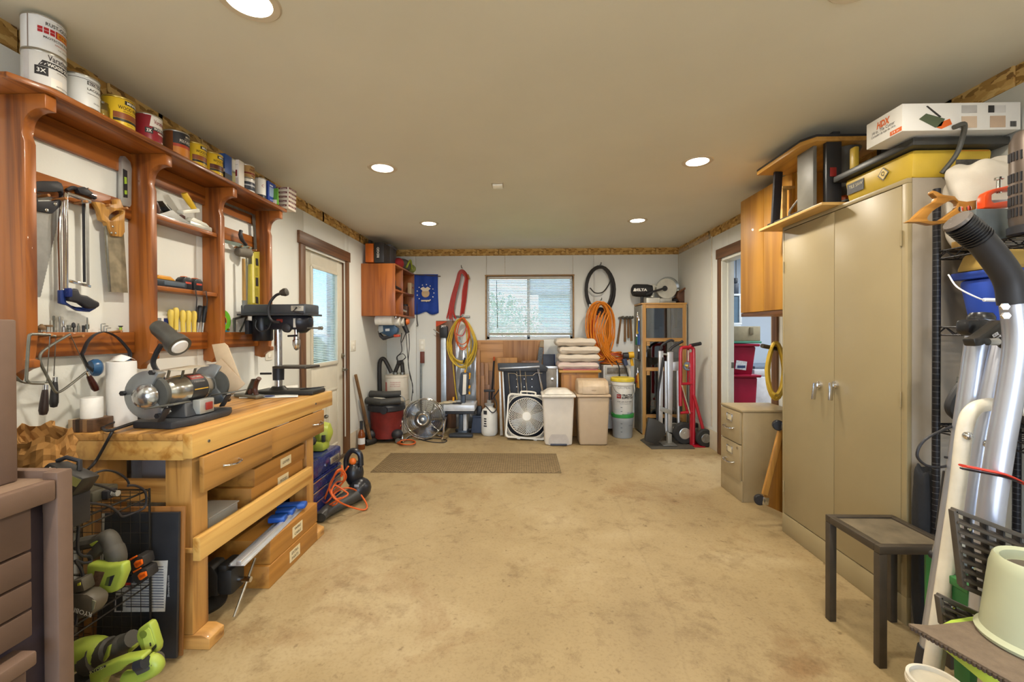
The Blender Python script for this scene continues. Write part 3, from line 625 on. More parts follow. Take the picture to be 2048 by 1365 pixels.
poly('blade', M('8a806a', .6, .5, var=.3, vs=20), s, Z3([(888, 660), (1050, 640), (1090, 1220), (930, 1212), (905, 960)]), ('x', X), .0012, 0)
poly('back_spine', STEELD, s, Z3([(884, 650), (900, 645), (938, 1212), (922, 1212)]), ('x', X-.003), .007, .001)
poly('handle', OAKH, s, Z3([(770, 445), (830, 450), (870, 475), (955, 460), (952, 425), (985, 420), (1005, 470), (1030, 520), (1022, 600), (1025, 700), (1000, 742), (920, 735), (900, 690), (870, 620), (830, 600), (810, 520)]), ('x', X-.01), .022, .004,
     hole=Z3([(885, 575), (890, 560), (920, 530), (955, 515), (965, 516), (985, 518), (1008, 522), (1015, 532), (1012, 545), (985, 560), (960, 575), (935, 595), (920, 606), (905, 608), (892, 600), (886, 590)]))
screws(s, [(962, 655), (950, 708), (985, 710)], X+.012, .005)
s = thing('torpedo_level', 'short grey torpedo level standing against the second bracket', 'level', AX(245, 365, XL+.03))
poly('level_body', M('b8bab8', .35, .6), s, Z3([(1008, 75), (1020, 52), (1040, 55), (1085, 105), (1095, 160), (1092, 470), (1080, 488), (1015, 475), (1005, 450)]), ('x', XL+.018), .018, .003)
poly('vial_window', BLK, s, Z3([(1048, 160), (1085, 180), (1088, 410), (1052, 405)]), ('x', XL+.036), .001, 0)
poly('vial', M('9ab83a', .2, emit=0), s, Z3([(1060, 230), (1078, 235), (1080, 290), (1062, 290)]), ('x', XL+.037), .002, 0); poly('vial', M('9ab83a', .2), s, Z3([(1062, 345), (1080, 348), (1082, 380), (1064, 380)]), ('x', XL+.037), .002, 0)
# bits standing on the lower rail, first bay
ZR = 1.3125
Z9 = lambda pts: zz(0, 580, 8.53, pts)
def bit(name, cat, px, prof, mat_, lab, group='bits and grinding points standing in the lower rail', X=XL+.018):
    p = AX(Z9([(px, 690)])[0][0], 662, X); o = lt(name, mat_, None, prof, (X, p.y, ZR), n=14); tag(o, lab, cat, group); return o
k = .00022*1.0
GRIT = M('7a6248', .95, var=.2, vs=60, bump=.3, bs=300)
def gp(px, prof, lab):
    p = AX(Z9([(px, 690)])[0][0], 662, XL+.018); t = thing('grinding_point', lab, 'grinding stone', (XL+.018, p.y, ZR), 'bits and grinding points standing in the lower rail')
    lt('shank', STEEL, t, [(.003, 0), (.003, .02)], (XL+.018, p.y, ZR), n=10); lt('stone', GRIT, t, prof, (XL+.018, p.y, ZR), n=18)
gp(570, [(.012, .0165), (.0125, .019), (.006, .042), (.003, .043)], 'tall cone-shaped mounted grinding stone, first on the left of the rail')
gp(710, [(.012, .008), (.0135, .012), (.0135, .018), (.003, .031)], 'squat domed mounted grinding stone in the rail')
gp(810, [(.015, .02), (.0155, .021), (.0155, .027), (.014, .028)], 'flat wheel-shaped mounted grinding stone in the rail')
bit('drill_bit', 'bit', 920, [(.0036, 0), (.0036, .045), (.004, .047), (.004, .063), (.002, .065)], STEELD, 'tallest dark drill bit standing in the rail')
bit('drill_bit', 'bit', 1020, [(.0038, 0), (.0038, .04), (.0044, .043), (.0044, .061), (.002, .063)], STEEL, 'bright drill bit beside the tallest dark one')
bit('countersink', 'bit', 1085, [(.006, 0), (.006, .02), (.003, .024), (.004, .032), (.002, .05)], CHR, 'chrome countersink bit with a slim tip')
bit('socket_adapter', 'bit', 1180, [(.008, 0), (.008, .011), (.005, .013), (.008, .015), (.008, .028)], STEELD, 'short waisted steel socket adapter')
bit('rotary_burr', 'bit', 1255, [(.003, 0), (.003, .018), (.007, .02), (.007, .029), (.005, .037), (.001, .04)], BLK, 'black round-nosed rotary burr')
bit('drill_bit', 'bit', 1340, [(.004, 0), (.004, .026), (.0025, .028), (.0025, .036)], STEELD, 'short stubby drill bit right of the black burr')
bit('hex_socket', 'bit', 1425, [(.005, 0), (.005, .028)], BLK, 'small plain black socket in the rail')
bit('rotary_burr', 'bit', 1490, [(.002, 0), (.002, .012), (.0065, .013), (.0065, .032), (.002, .033), (.002, .062)], STEELD, 'dark cylinder burr with a long thin shank upward')
for i, px in enumerate((920, 945, 970)):
    p = AX(*Z5([(px, 460)])[0], XL+.018); hh = .034-.009*i
    tag(tb('hex_key', STEELD, None, [(XL+.018, p.y, ZR), (XL+.018, p.y, ZR+hh), (XL+.020, p.y+.002, ZR+hh+.002), (XL+.022, p.y+.016, ZR+hh+.002)], .0018, 6), 'L-shaped hex key, %s of three in the rail' % ('tallest', 'middle', 'shortest')[i], 'hex key', 'hex keys in the lower rail')
p = AX(*Z5([(1098, 455)])[0], XL+.018); t = thing('line_level', 'tiny black line level with green vial by the second bracket', 'level', (XL+.018, p.y, ZR))
lt('level_body', BLK, t, [(.007, 0), (.0075, .002), (.0075, .006), (.005, .006), (.005, .024), (.0085, .025), (.0085, .029)], (XL+.018, p.y, ZR)); lt('vial', M('8fae2e', .2), t, [(.0056, .008), (.0056, .022)], (XL+.018, p.y, ZR))
# coping saws
def cop(name, lab, frame_px, blade_px, handle_px, X, hm, extra=None):
    s = thing(name, lab, 'saw', AX(*Z5([handle_px[0]])[0], X), 'coping saws hanging from the lower rail')
    tb('frame', STEELD, s, smooth_path(pxx(Z5(frame_px), X), 4), .0048, 8)
    tb('saw_blade', STEELD, s, pxx(Z5(blade_px), X), .0016, 6)
    a, b = pxx(Z5(handle_px), X); d = (b-a); L = d.length
    lt('handle', hm, s, [(.006, 0), (.0075, .005), (.0095, L*.2), (.0125, L*.55), (.0135, L*.82), (.010, L*.97), (.001, L)], a, d, n=16)
    lt('ferrule', CHR, s, [(.0075, -.012), (.0078, .006)], a, d, n=14)
    return s
HD1, HD2 = M('2d2220', .3, var=.1), M('3a1a14', .25, var=.1)
cop('coping_saw', 'coping saw with square frame and dark handle hanging at the left of the rail', [(455, 500), (300, 495), (275, 505), (262, 540), (240, 880), (245, 915), (280, 940), (400, 945)], [(455, 505), (425, 930)], [(412, 985), (392, 1235)], XL+.128, HD1)
cop('coping_saw', 'coping saw behind the square-framed one with a turned dark handle', [(505, 515), (360, 492), (240, 500), (200, 560), (130, 830), (150, 890), (230, 935), (470, 930)], [(508, 520), (490, 880)], [(500, 915), (488, 1165)], XL+.06, BLK)
cop('coping_saw', 'coping saw hung askew with a reddish-brown handle', [(640, 495), (560, 540), (430, 620), (368, 680), (370, 760), (430, 880), (490, 1000), (530, 1025), (620, 970), (785, 840)], [(645, 510), (785, 810)], [(800, 860), (880, 1010)], XL+.10, HD2)
s = thing('ear_muffs', 'blue ear muffs with a black headband hanging from the rail', 'ear muffs', AX(220, 700, XL+.06))
X = XL+.07
tb('headband', BLK, s, smooth_path(pxx(Z5([(790, 780), (745, 690), (760, 650), (800, 560), (870, 495), (960, 475), (1060, 520), (1130, 590), (1180, 660), (1178, 740)]), X), 4), .010, 8, flat=.25)
for px, nm in ((870, 0), (1150, 1)):
    p = AX(*Z5([(px, 800)])[0], X); b = MB(); b.lathe([(.012, -.020), (.03, -.018), (.036, -.006), (.036, .006), (.03, .014), (.02, .018)], p, (.35, .93, 0) if nm == 0 else (.35, -.93, 0), 24); b.build('ear_cup', M('24507a', .3), s)
tb('yoke', BLK, s, pxx(Z5([(790, 780), (860, 840)]), X+.012), .006, 8)
# ================================================================ SECOND BAY
Z4 = lambda pts: zz(250, 350, 3.9, pts)
s = thing('bench_plane', 'long steel bench plane with dark brown tote and knob on the upper small shelf', 'plane', (XL+.05, 2.2, SZ[0]))
X = XL+.05; y0, y1 = AX(300, 410, X).y, AX(366, 430, X).y; z = SZ[0]+.0005
bx('sole', STEEL, s, X-.03, y0, z, X+.03, y1+.03, z+.008, .002); b = MB(); b.prism([(X-.03, y0+.02, z+.008), (X-.03, y0+.1, z+.05), (X-.03, y1-.05, z+.03), (X-.03, y1+.02, z+.008)], (1, 0, 0), .003); b.prism([(X+.027, y0+.02, z+.008), (X+.027, y0+.1, z+.05), (X+.027, y1-.05, z+.03), (X+.027, y1+.02, z+.008)], (1, 0, 0), .003); b.build('cheeks', STEEL, s)
DKW = M('4a2a1e', .3, var=.1)
tb('tote', DKW, s, smooth_path([(X, y0+.045, z+.008), (X, y0+.035, z+.05), (X, y0+.012, z+.085), (X, y0+.0, z+.10)], 4), [.014]*6+[.013]*7, 10)
lt('knob', DKW, s, [(.008, 0), (.009, .012), (.017, .026), (.016, .038), (.006, .044)], (X, y1-.01, z+.008)); MB().bar((X, y0+.05, z+.08), (X, y0+.14, z+.02), .045, .006).build('plane_iron', STEELD, s, .001); lt('adjuster', BLK, s, [(.012, 0), (.012, .008)], (X, y0+.075, z+.05), (0, 1, 0)); MB().bar((X, y0+.075, z+.07), (X, y0+.15, z+.025), .04, .012).build('lever_cap', BLK, s, .003)
s = thing('utility_plane', 'small block plane in pale grey with yellow handle on the upper shelf', 'plane', (XL+.05, 2.45, SZ[0]))
ya, yb = AX(372, 445, X).y, AX(414, 455, X).y; z = SZ[0]+.0005
bx('sole', M('c9c9bf', .35, .4), s, X-.025, ya, z, X+.025, yb+.01, z+.03, .006); MB().prism([(X-.02, ya+.005, z+.03), (X-.02, ya+.03, z+.055), (X-.02, yb-.03, z+.045), (X-.02, yb, z+.03)], (1, 0, 0), .04).build('body', M('d5d4c8', .4), s, .004)
q = pxx(Z4([(540, 265), (505, 215), (475, 170), (462, 142)]), X+.01); 
s2 = thing('rasp_plane', 'yellow-handled surface rasp leaning on the pale plane', 'rasp', (q[0].x, q[0].y, SZ[0]+.05)); tb('grip', M('d7b02f', .4), s2, q, [.013, .016, .017, .015], 12); q2 = pxx(Z4([(430, 290), (560, 278), (575, 262)]), X+.01); MB().bar(q2[0], q2[1], .035, .02).build('rasp_body', M('d9d8cc', .35), s2, .003); MB().bar(q2[1], q[0], .025, .015).build('neck', M('d9d8cc', .35), s2, .003)
s = thing('stud_finder', 'yellow and dark grey electronic finder on the lower small shelf', 'tool', (XL+.05, 2.2, SZ[1]))
ya, yb = AX(297, 560, X).y, AX(362, 575, X).y; z = SZ[1]+.0005
bx('case', M('2c323a', .5), s, X-.035, ya, z, X+.035, yb, z+.035, .008); MB().prism([(X-.03, ya+.005, z+.035), (X-.03, ya+.03, z+.055), (X-.03, ya+.10, z+.055), (X-.03, ya+.135, z+.035)], (1, 0, 0), .06).build('top_cover', M('c98a22', .4), s, .005); bx('side_stripe', M('4a5560', .5), s, X+.0352, ya+.05, z+.008, X+.037, yb-.02, z+.028, .0008)
for i, px in enumerate((365, 387)):
    y = AX(px, 575, X).y; t = thing('measuring_tape', 'black and red tape measure on the small shelf, %s of two, blade hanging' % ('left', 'right')[i], 'tape measure', (X, y, SZ[1]), 'tape measures on the small shelf')
    MB().prism([(X+.03, y-.033, z), (X+.03, y-.033, z+.05), (X+.03, y-.015, z+.066), (X+.03, y+.022, z+.066), (X+.03, y+.033, z+.05), (X+.03, y+.033, z)], (-1, 0, 0), .045).build('case', M('1b1b1f', .4), t, .006)
    bx('label_plate', M('b3402a', .4), t, X+.0302, y-.018, z+.03, X+.032, y+.022, z+.04, .0005); bx('orange_button', M('d2642a', .4), t, X-.005, y-.012, z+.066, X+.02, y+.012, z+.070, .002)
    tb('blade', BLK, t, [(X+.035, y+.02, z+.006), (X+.052, y+.025, z+.002), (X+.056, y+.028, z-.05), (X+.054, y+.026, z-.115)], .008, 8, flat=.12)
for i in range(5):
    px = [342, 352, 366, 377, 388][i]; zt = [0, .012, .0, .0, .0][i]
    y = AX(px, 660, XL+.02).y; t = thing('carving_gouge', 'yellow-handled chisel, %s in the row of five standing in the rail' % ('leftmost', 'second from the left', 'middle', 'fourth from the left', 'rightmost')[i], 'chisel', (XL+.018, y, ZR), 'yellow-handled chisels in the lower rail')
    lt('handle', M('dcc257', .35), t, [(.011, .0), (.0105, .02), (.011, .05), (.0145, .075), (.0145, .105), (.010, .117), (.002, .12)], (XL+.020, y, ZR+zt), n=16); lt('shank', CHR, t, [(.004, -.04), (.004, .001)], (XL+.020, y, ZR+zt), n=8)
for i in range(3):
    px = [397, 407, 417][i]; a = AX(px-2, 663, XL+.02); a.z = ZR; t = thing('wood_chisel', 'black-handled steel chisel, %s of three leaning in the rail' % ('left', 'middle', 'right')[i], 'chisel', a, 'black-handled chisels in the lower rail')
    d = Vector((0, .16, 1)).normalized(); lt('blade', CHR, t, [(.005, -.04), (.006, .03), (.007, .04), (.007, .055)], a, d, n=12); lt('handle', BLK, t, [(.007, .055), (.010, .062), (.0105, .11), (.013, .14), (.011, .152), (.002, .154)], a, d, n=14)
t = thing('leaflet', 'printed leaflet with photographs standing behind the yellow chisels', 'paper', (XL+.008, AX(300, 650, XL).y, ZR))
ya, yb = AX(288, 650, XL+.01).y, AX(338, 650, XL+.01).y
bx('sheet', M('e4e2dc', .6, var=.02), t, XL+.006, ya, ZR+.0005, XL+.0075, yb, ZR+.085, 0)
for u, c_ in ((.12, '9a7a54'), (.48, '8a8f96'), (.8, '2c3d86')): bx('photo', M(c_, .6, var=.5, vs=60), t, XL+.0076, ya+(yb-ya)*u, ZR+.018, XL+.0082, ya+(yb-ya)*(u+.22), ZR+.072, 0)
# ================================================================ THIRD BAY
s = thing('framing_square', 'weathered steel framing square hanging behind the fourth bracket', 'square', AX(505, 450, XL+.02))
poly('blade', STEELD, s, Z4([(990, 305), (1012, 310), (1028, 590), (1008, 590)]), ('x', XL+.03), .002, 0); poly('tongue', STEELD, s, Z4([(760, 205), (990, 300), (990, 318), (765, 228)]), ('x', XL+.028), .002, 0)
s = thing('spirit_level', 'yellow I-beam level with three vials, standing upright beside the mallet', 'level', AX(510, 560, XL+.03))
YL = M('b7ab42', .4, .3)
poly('beam', YL, s, Z4([(985, 600), (1045, 600), (1050, 1010), (955, 1012), (960, 700), (985, 690)]), ('x', XL+.022), .02, .002)
for a, b2 in ((650, 710), (800, 870), (950, 1005)): poly('vial', BLK, s, Z4([(1018, a), (1036, a+4), (1038, b2), (1020, b2-4)]), ('x', XL+.042), .003, .0005)
for a, b2 in ((725, 790), (885, 940)): poly('slot', M('8d842e', .5), s, Z4([(1016, a), (1034, a), (1036, b2), (1018, b2)]), ('x', XL+.042), .001, 0)
poly('scale_strip', M('d6cd83', .5), s, Z4([(990, 610), (1004, 610), (1010, 1000), (994, 1000)]), ('x', XL+.042), .001, 0)
s = thing('rubber_mallet', 'grey rubber mallet hanging head up with a wooden handle', 'mallet', AX(480, 510, XL+.05))
a, b2 = pxx(Z4([(890, 598), (962, 612)]), XL+.05); d = Vector((.45, 1, -.02)).normalized(); lt('head', M('6d675c', .75, bump=.2, bs=120), s, [(.026, -.045), (.03, -.04), (.031, 0), (.03, .04), (.026, .045)], (a+b2)/2, d, n=24)
q = pxx(Z4([(925, 655), (930, 980)]), XL+.055); tb('handle', WOOD('a5813f', '7a5a28', 'Z'), s, q, [.010, .012], 10)
q = pxx(Z4([(930, 980), (932, 1060)]), XL+.055); tb('grip_end', STEELD, s, q, .0135, 10)
s = thing('dozuki_saw', 'pull saw with black pistol grip lying across the pegs', 'saw', AX(470, 480, XL+.05))
poly('blade', M('6f7a70', .4, .8), s, Z4([(740, 458), (775, 505), (900, 535), (990, 565), (985, 590), (880, 560), (745, 520)]), ('x', XL+.06), .0015, 0)
tb('grip', BLK, s, smooth_path(pxx(Z4([(945, 545), (915, 510), (900, 465), (905, 435)]), XL+.065), 4), [.010]*4+[.013]*5+[.011]*4, 12)
s = thing('steel_rule', 'narrow grey steel rule leaning beside the green disc', 'ruler', AX(436, 610, XL+.03))
poly('rule', M('5d6066', .45, .7), s, Z4([(728, 860), (755, 858), (742, 1190), (712, 1190)]), ('x', XL+.04), .002, 0)
s = thing('cutoff_disc', 'bright green cutting disc package standing on the rail', 'disc', AX(450, 640, XL+.02))
ctr = AX(*Z4([(765, 1105)])[0], XL+.025); 
lt('disc', M('63a82c', .4), s, [(.068, 0), (.068, .002), (.001, .002)], (ctr.x, ctr.y, ZR+.0685), (1, 0, 0), n=40); lt('red_ring', M('b04a30', .5), s, [(.030, .002), (.030, .0028), (.001, .0028)], (ctr.x, ctr.y, ZR+.0685), (1, 0, 0)); lt('dark_center', M('3a2a22', .5), s, [(.024, .0028), (.024, .0036), (.001, .0036)], (ctr.x, ctr.y, ZR+.0685), (1, 0, 0)); lt('label_band', M('a8d060', .5), s, [(.0325, .002), (.0325, .0024), (.001, .0024)], (ctr.x, ctr.y, ZR+.0685), (1, 0, 0))
s = thing('angle_gauge', 'turquoise blue marking gauge with brass knobs on the rail', 'gauge', AX(450, 655, XL+.04))
p = AX(445, 660, XL+.04); bx('gauge_body', M('1f7f9f', .4), s, p.x-.01, p.y-.04, ZR+.0005, p.x+.01, p.y+.05, ZR+.012, .003); MB().bar((p.x, p.y-.03, ZR+.01), (p.x, p.y+.025, ZR+.055), .012, .008).build('arm', M('1f7f9f', .4), s, .002); MB().bar((p.x+.006, p.y-.035, ZR+.02), (p.x+.006, p.y+.005, ZR+.07), .012, .003).build('scale', STEELD, s)
for dy in (-.02, .03): lt('knob', M('c5a04a', .3, .9), s, [(.007, 0), (.007, .01)], (p.x+.01, p.y+dy, ZR+.014), (1, 0, 0))
s = thing('bevel_square', 'grey steel try square propped on the rail next to the drill press', 'square', AX(475, 650, XL+.04))
poly('arm', STEELD, s, Z4([(838, 1120), (860, 1118), (858, 1225), (846, 1225)]), ('x', XL+.04), .006, .001); poly('cross_arm', STEELD, s, Z4([(838, 1118), (945, 1090), (950, 1105), (860, 1132)]), ('x', XL+.04), .006, .001); poly('brace', STEELD, s, Z4([(885, 1222), (940, 1105), (952, 1108), (900, 1228)]), ('x', XL+.042), .004, .001)
s = thing('snap_square', 'narrow yellow ruler hanging on the far side of the second bracket', 'ruler', AX(292, 500, XL+.01))
poly('rule', M('c9a52e', .4), s, Z4([(168, 460), (178, 460), (172, 800), (155, 800)]), ('x', XL+.012), .003, 0); lt('wheel_end', M('c9a52e', .4), s, [(.014, 0), (.014, .006)], AX(*Z4([(172, 700)])[0], XL+.012), (1, 0, 0))
# wall plates by the drill press
def plate(px0, py0, px1, py1, plane, lab, kind='switch'):
    fn = {'x': AX, 'y': AY}[plane[0]]; a, b2 = fn(px0, py0, plane[1]), fn(px1, py1, plane[1])
    t = thing('light_switch' if kind == 'switch' else 'wall_outlet', lab, kind, (a+b2)/2)
    PM = M('e2ded0', .4, var=.02)
    if plane[0] == 'x':
        bx('cover_plate', PM, t, plane[1], a.y, b2.z, plane[1]+.006, b2.y, a.z, .002); w = (b2.y-a.y); h = a.z-b2.z
        for v in (.3, .7): bx('toggle' if kind == 'switch' else 'socket', M('f0ede2', .35), t, plane[1]+.0062, a.y+w*.3, b2.z+h*(v-.13), plane[1]+.010, a.y+w*.7, b2.z+h*(v+.13), .0015)
    else:
        bx('cover_plate', PM, t, a.x, plane[1]-.006, b2.z, b2.x, plane[1], a.z, .002); w = b2.x-a.x; h = a.z-b2.z
        for v in (.3, .7): bx('toggle' if kind == 'switch' else 'socket', M('f0ede2', .35), t, a.x+w*.28, plane[1]-.010, b2.z+h*(v-.13), a.x+w*.72, plane[1]-.0062, b2.z+h*(v+.13), .0015)
    return t
plate(530, 690, 544, 720, ('x', XL), 'white double wall plate above the bench beside the drill press', 'outlet')
plate(701, 681, 711, 702, ('x', XL), 'white light switch plate right of the exterior door')
# ================================================================ WORKBENCH
P1, P2 = 'bd8c4a', '8e5f2a'
PNX, PNY, PNZ = [WOOD(P1, P2, a, .8, rough=.45, coat=.1) for a in 'XYZ']
FRY = WOOD('cfa35a', 'a8742f', 'Y', .6, rough=.42, coat=.15)
bn = thing('workbench', 'long pine workbench with two drawers and a lower shelf along the left wall', 'workbench', (-1.6, 2.4, 0))
BZ, BX, BY0, BY1 = .9025, -1.323, 1.70, 2.98
w = (BX-.04-(XL+.015))/3
for i in range(3): bx('top_plank', PNY, bn, XL+.015+i*w+.0006, BY0, BZ-.028, XL+.015+(i+1)*w-.0006, BY1, BZ, .002)
bx('front_apron', FRY, bn, BX-.04, BY0, BZ-.10, BX, BY1, BZ, .003)
bx('end_apron', FRY, bn, XL+.02, BY0+.004, BZ-.108, BX-.041, BY0+.04, BZ-.0285, .003); bx('end_apron', PNX, bn, XL+.02, BY1-.04, BZ-.108, BX-.041, BY1-.004, BZ-.0285, .003)
for y in (1.745, 2.69):
    bx('leg', PNZ, bn, BX-.15, y, .061, BX-.038, y+.09, BZ-.101, .004); bx('leg', PNZ, bn, XL+.04, y, .061, XL+.15, y+.09, BZ-.101, .004)
    MB().prism([(XL+.02, y, 0), (BX+.03, y, 0), (BX+.03, y, .045), (BX-.005, y, .06), (XL+.02, y, .06)], (0, 1, 0), .09).build('sled_foot', PNX, bn, .003)
    bx('stretcher', PNX, bn, XL+.151, y+.02, .60, BX-.151, y+.06, .69, .003)
    MB().cyl((BX-.005, y+.045, BZ-.05), (BX+.004, y+.045, BZ-.05), .006).build('bolt', STEELD, bn)
def drawer(y0, y1, xo, px, lab):
    d = bx('drawer', WOOD('a97a3c', '7c5322', 'Y', .7, coat=.1), bn, xo-.02, y0+.002, .652, xo, y1-.002, .797, .002)
    bx('drawer_side', M('a9a7a8', .5, var=.04), d, xo-.38, y0+.135, .665, xo-.021, y0+.15, .785, .001)
    h = AX(px, 920, xo); hz = .728; b = MB(); b.tube(smooth_path([(xo, h.y-.05, hz), (xo+.022, h.y-.04, hz), (xo+.028, h.y, hz-.004), (xo+.022, h.y+.04, hz), (xo, h.y+.05, hz)], 4), [.007]+[.005]*3+[.0045]*9+[.005]*3+[.007], 8)
    b.build('handle', CHR, d)
ya, ym, yb = AX(405, 950, -1.31).y, AX(543, 900, -1.31).y, AX(650, 850, -1.31).y
drawer(ya, ym, -1.305, 463, ''); drawer(ym+.004, yb, -1.315, 634, '')
z0, z1 = .372, .468
bx('lower_rail', FRY, bn, BX-.03, 1.735, z0, BX+.002, 2.68, z1, .003); bx('shelf_board', PNY, bn, XL+.151, 1.74, z0+.03, BX-.031, 2.70, z0+.05, .002); bx('rear_rail', PNY, bn, XL+.041, 1.836, z0, XL+.07, 2.689, z0+.029, .002)
bx('back_panel', M('8f949e', .5), bn, XL+.152, 1.85, .53, XL+.16, 2.66, .78)
# ---- boxes
BXM = WOOD('a9742f', '8a5a20', 'Y', .5, rough=.5)
KRAFT = M('8a5d2c', .6, var=.08)
def labelled(name, lab, x0, x1, y0, y1, z0, z1, words, ly, grp):
    t = thing(name, lab, 'box', ((x0+x1)/2, (y0+y1)/2, z0), grp); bx('case', BXM, t, x0, y0, z0, x1, y1, z1, .003)
    n = len(words); h = .05*max(1, n*.62); MB().box(x1, ly-.055, (z0+z1)/2-h/2, x1+.0008, ly+.055, (z0+z1)/2+h/2).build('paper_label', M('d9c9a0', .6, var=.04), t)
    for i, s in enumerate(words): text(s, (x1+.0012, ly, (z0+z1)/2+(n-1)*.014-i*.028), 'L', .07, '3a2a1a', t, .015)
    return t
labelled('storage_box', 'brown wooden case labelled leather, upper of two on the bench shelf', -1.72, -1.36, 2.16, 2.66, .5245, .615, ['LEATHER'], 2.45, 'labelled cases on the bench shelf')
labelled('storage_box', 'brown wooden case labelled wood, lower of two on the bench shelf', -1.73, -1.365, 2.14, 2.65, .4225, .5235, ['WOOD'], 2.43, 'labelled cases on the bench shelf')
labelled('storage_box', 'long tan case labelled wire and cable, upper of two on the floor under the bench', -1.78, -1.30, 2.19, 2.70, .1155, .235, ['WIRE', 'CABLE'], 2.46, 'labelled cases on the floor')
labelled('storage_box', 'long tan case with taped label, lower of two on the floor under the bench', -1.78, -1.295, 2.17, 2.69, .0005, .113, ['EXTRA', 'PARTS'], 2.42, 'labelled cases on the floor')
t = thing('parts_case', 'clear plastic parts case lying on the near end of the bench shelf', 'case', (-1.55, 2.0, .4225)); bx('case_body', M('cbc5b6', .3, alpha=.5, var=0), t, -1.70, 1.89, .4226, -1.40, 2.09, .475, .005); bx('lid', M('d2ccbe', .25, alpha=.5, var=0), t, -1.705, 1.885, .476, -1.395, 2.095, .484, .003)
for i in range(4): bx('divider', M('cfcabb', .5), t, -1.68+.075*i, 1.895, .424, -1.678+.075*i, 2.085, .472, 0)
bx('contents', M('8d8672', .6, var=.4, vs=60), t, -1.695, 1.895, .4235, -1.405, 2.085, .445, 0)
# aluminium straight edge with blue clamps
t = thing('edge_guide', 'silver saw guide with blue clamps lying slanted over the long cases', 'guide', (-1.3, 2.2, .24))
a, b2 = Vector((-1.322, 1.96, .232)), Vector((-1.365, 2.60, .2425)); ALU = M('cfd1d3', .35, .75, var=.04)
MB().bar(a, b2, .075, .004).build('flange', ALU, t, .001); MB().bar(a+Vector((.01, 0, .012)), b2+Vector((.01, 0, .012)), .022, .02).build('rib', ALU, t, .002); MB().bar(a+Vector((-.03, 0, .006)), b2+Vector((-.03, 0, .006)), .006, .01).build('lip', ALU, t, .001)
BLUP = M('1f4fa0', .35)
for k, w2 in ((.66, .09), (.8, .10), (.93, .16)): c = a.lerp(b2, k); MB(Matrix.Translation(c+Vector((-.02, 0, .028))) @ Matrix.Rotation(R(12), 4, 'Z')).box(-w2/2, -.03, -.014, w2/2, .03, .018).build('blue_clamp', BLUP, t, .01)
# bench vise on floor
t = thing('bench_vise', 'dark iron bench vise standing on the floor under the bench', 'vise', (-1.5, 1.99, 0)); IRON = M('35332f', .55, .5, var=.15)
vx, vy = -1.48, 2.03
lt('swivel_base', IRON, t, [(.10, 0), (.105, .015), (.08, .03), (.05, .05), (.05, .07)], (vx-.06, vy, 0)); MB().prism([(vx-.15, vy-.045, .071), (vx+.05, vy-.045, .071), (vx+.05, vy-.045, .17), (vx+.02, vy-.045, .215), (vx-.02, vy-.045, .215), (vx-.05, vy-.045, .15), (vx-.15, vy-.045, .14)], (0, 1, 0), .09).build('body', IRON, t, .008)
MB().box(vx+.052, vy-.05, .08, vx+.12, vy+.05, .20).box(vx+.055, vy-.055, .19, vx+.10, vy+.055, .225).build('front_jaw', IRON, t, .012); MB().cyl((vx+.121, vy, .13), (vx+.18, vy, .13), .013).build('screw', CHR, t); tb('handle_bar', CHR, t, [(vx+.165, vy-.10, .015), (vx+.165, vy, .13), (vx+.165, vy+.06, .20)], .006, 8); MB().ball((vx-.1, vy, .165), (.05, .04, .03)).build('anvil', M('7a4a38', .6), t)
# ---- blue tool chest and things at the far end
t = thing('tool_chest', 'blue steel tool chest with chrome trim on the floor past the bench', 'tool chest', (-1.55, 3.45, 0)); NAVY = M('1f2a6a', .25, .2, coat=.5)
cx0, cx1, cy0, cy1, cz = -1.80, -1.42, 2.79, 3.345, .431
bx('body', NAVY, t, cx0, cy0, .0005, cx1, cy1, .30, .008); bx('lid', NAVY, t, cx0, cy0, .301, cx1+.004, cy1, cz, .02)
for i in range(4): bx('drawer_front', NAVY, t, cx1, cy0+.02, .012+.07*i, cx1+.006, cy1-.02, .078+.07*i, .004); bx('chrome_trim', CHR, t, cx1+.0062, cy0+.02, .066+.072*i, cx1+.014, cy1-.02, .077+.072*i, .003)
bx('badge', M('c9c2ae', .3, .8), t, cx1+.0042, cy1-.2, .335, cx1+.009, cy1-.05, .385, .004); text('TOOLS', (cx1+.0096, cy1-.125, .36), 'L', .1, '3a3a40', t, .024, bold=.02); lt('lock', CHR, t, [(.012, 0), (.012, .006)], (cx1+.0042, cy1-.27, .355), (1, 0, 0))
t = thing('handheld_blower', 'lime green blower with black ribbed hose resting on the blue tool chest', 'blower', (-1.6, 3.5, cz)); LIME = M('a2ae40', .4)
c = AX(648, 866, -1.50); c.z = max(c.z, cz+.095); lt('housing', LIME, t, [(.03, -.06), (.07, -.05), (.085, -.01), (.07, .04), (.02, .06)], c, (1, .2, 0)); MB().box(c.x-.08, c.y-.1, cz+.001, c.x+.04, c.y+.02, c.z-.05).build('foot', LIME, t, .02); bx('tag', M('3a3a34', .5), t, c.x+.02, c.y-.085, c.z-.05, c.x+.045, c.y-.07, c.z, .002)
pr = []; q = smooth_path([c+Vector((-.03, -.1, -.03)), c+Vector((-.06, -.2, -.05)), c+Vector((-.1, -.27, -.062))], 7); tb('ribbed_hose', BLK, t, q, [.034 if i % 2 else .027 for i in range(len(q))], 12)
t = thing('clamp_lever', 'grey lever knob sticking out from the far end of the bench', 'lever', (-1.35, 2.84, .73)); tb('rod', STEELD, t, [(-1.35, 2.836, .73), (-1.35, 2.93, .73)], .006); lt('knob', STEELD, t, [(.006, 0), (.013, .006), (.013, .02), (.004, .026)], (-1.35, 2.93, .73), (0, 1, 0))
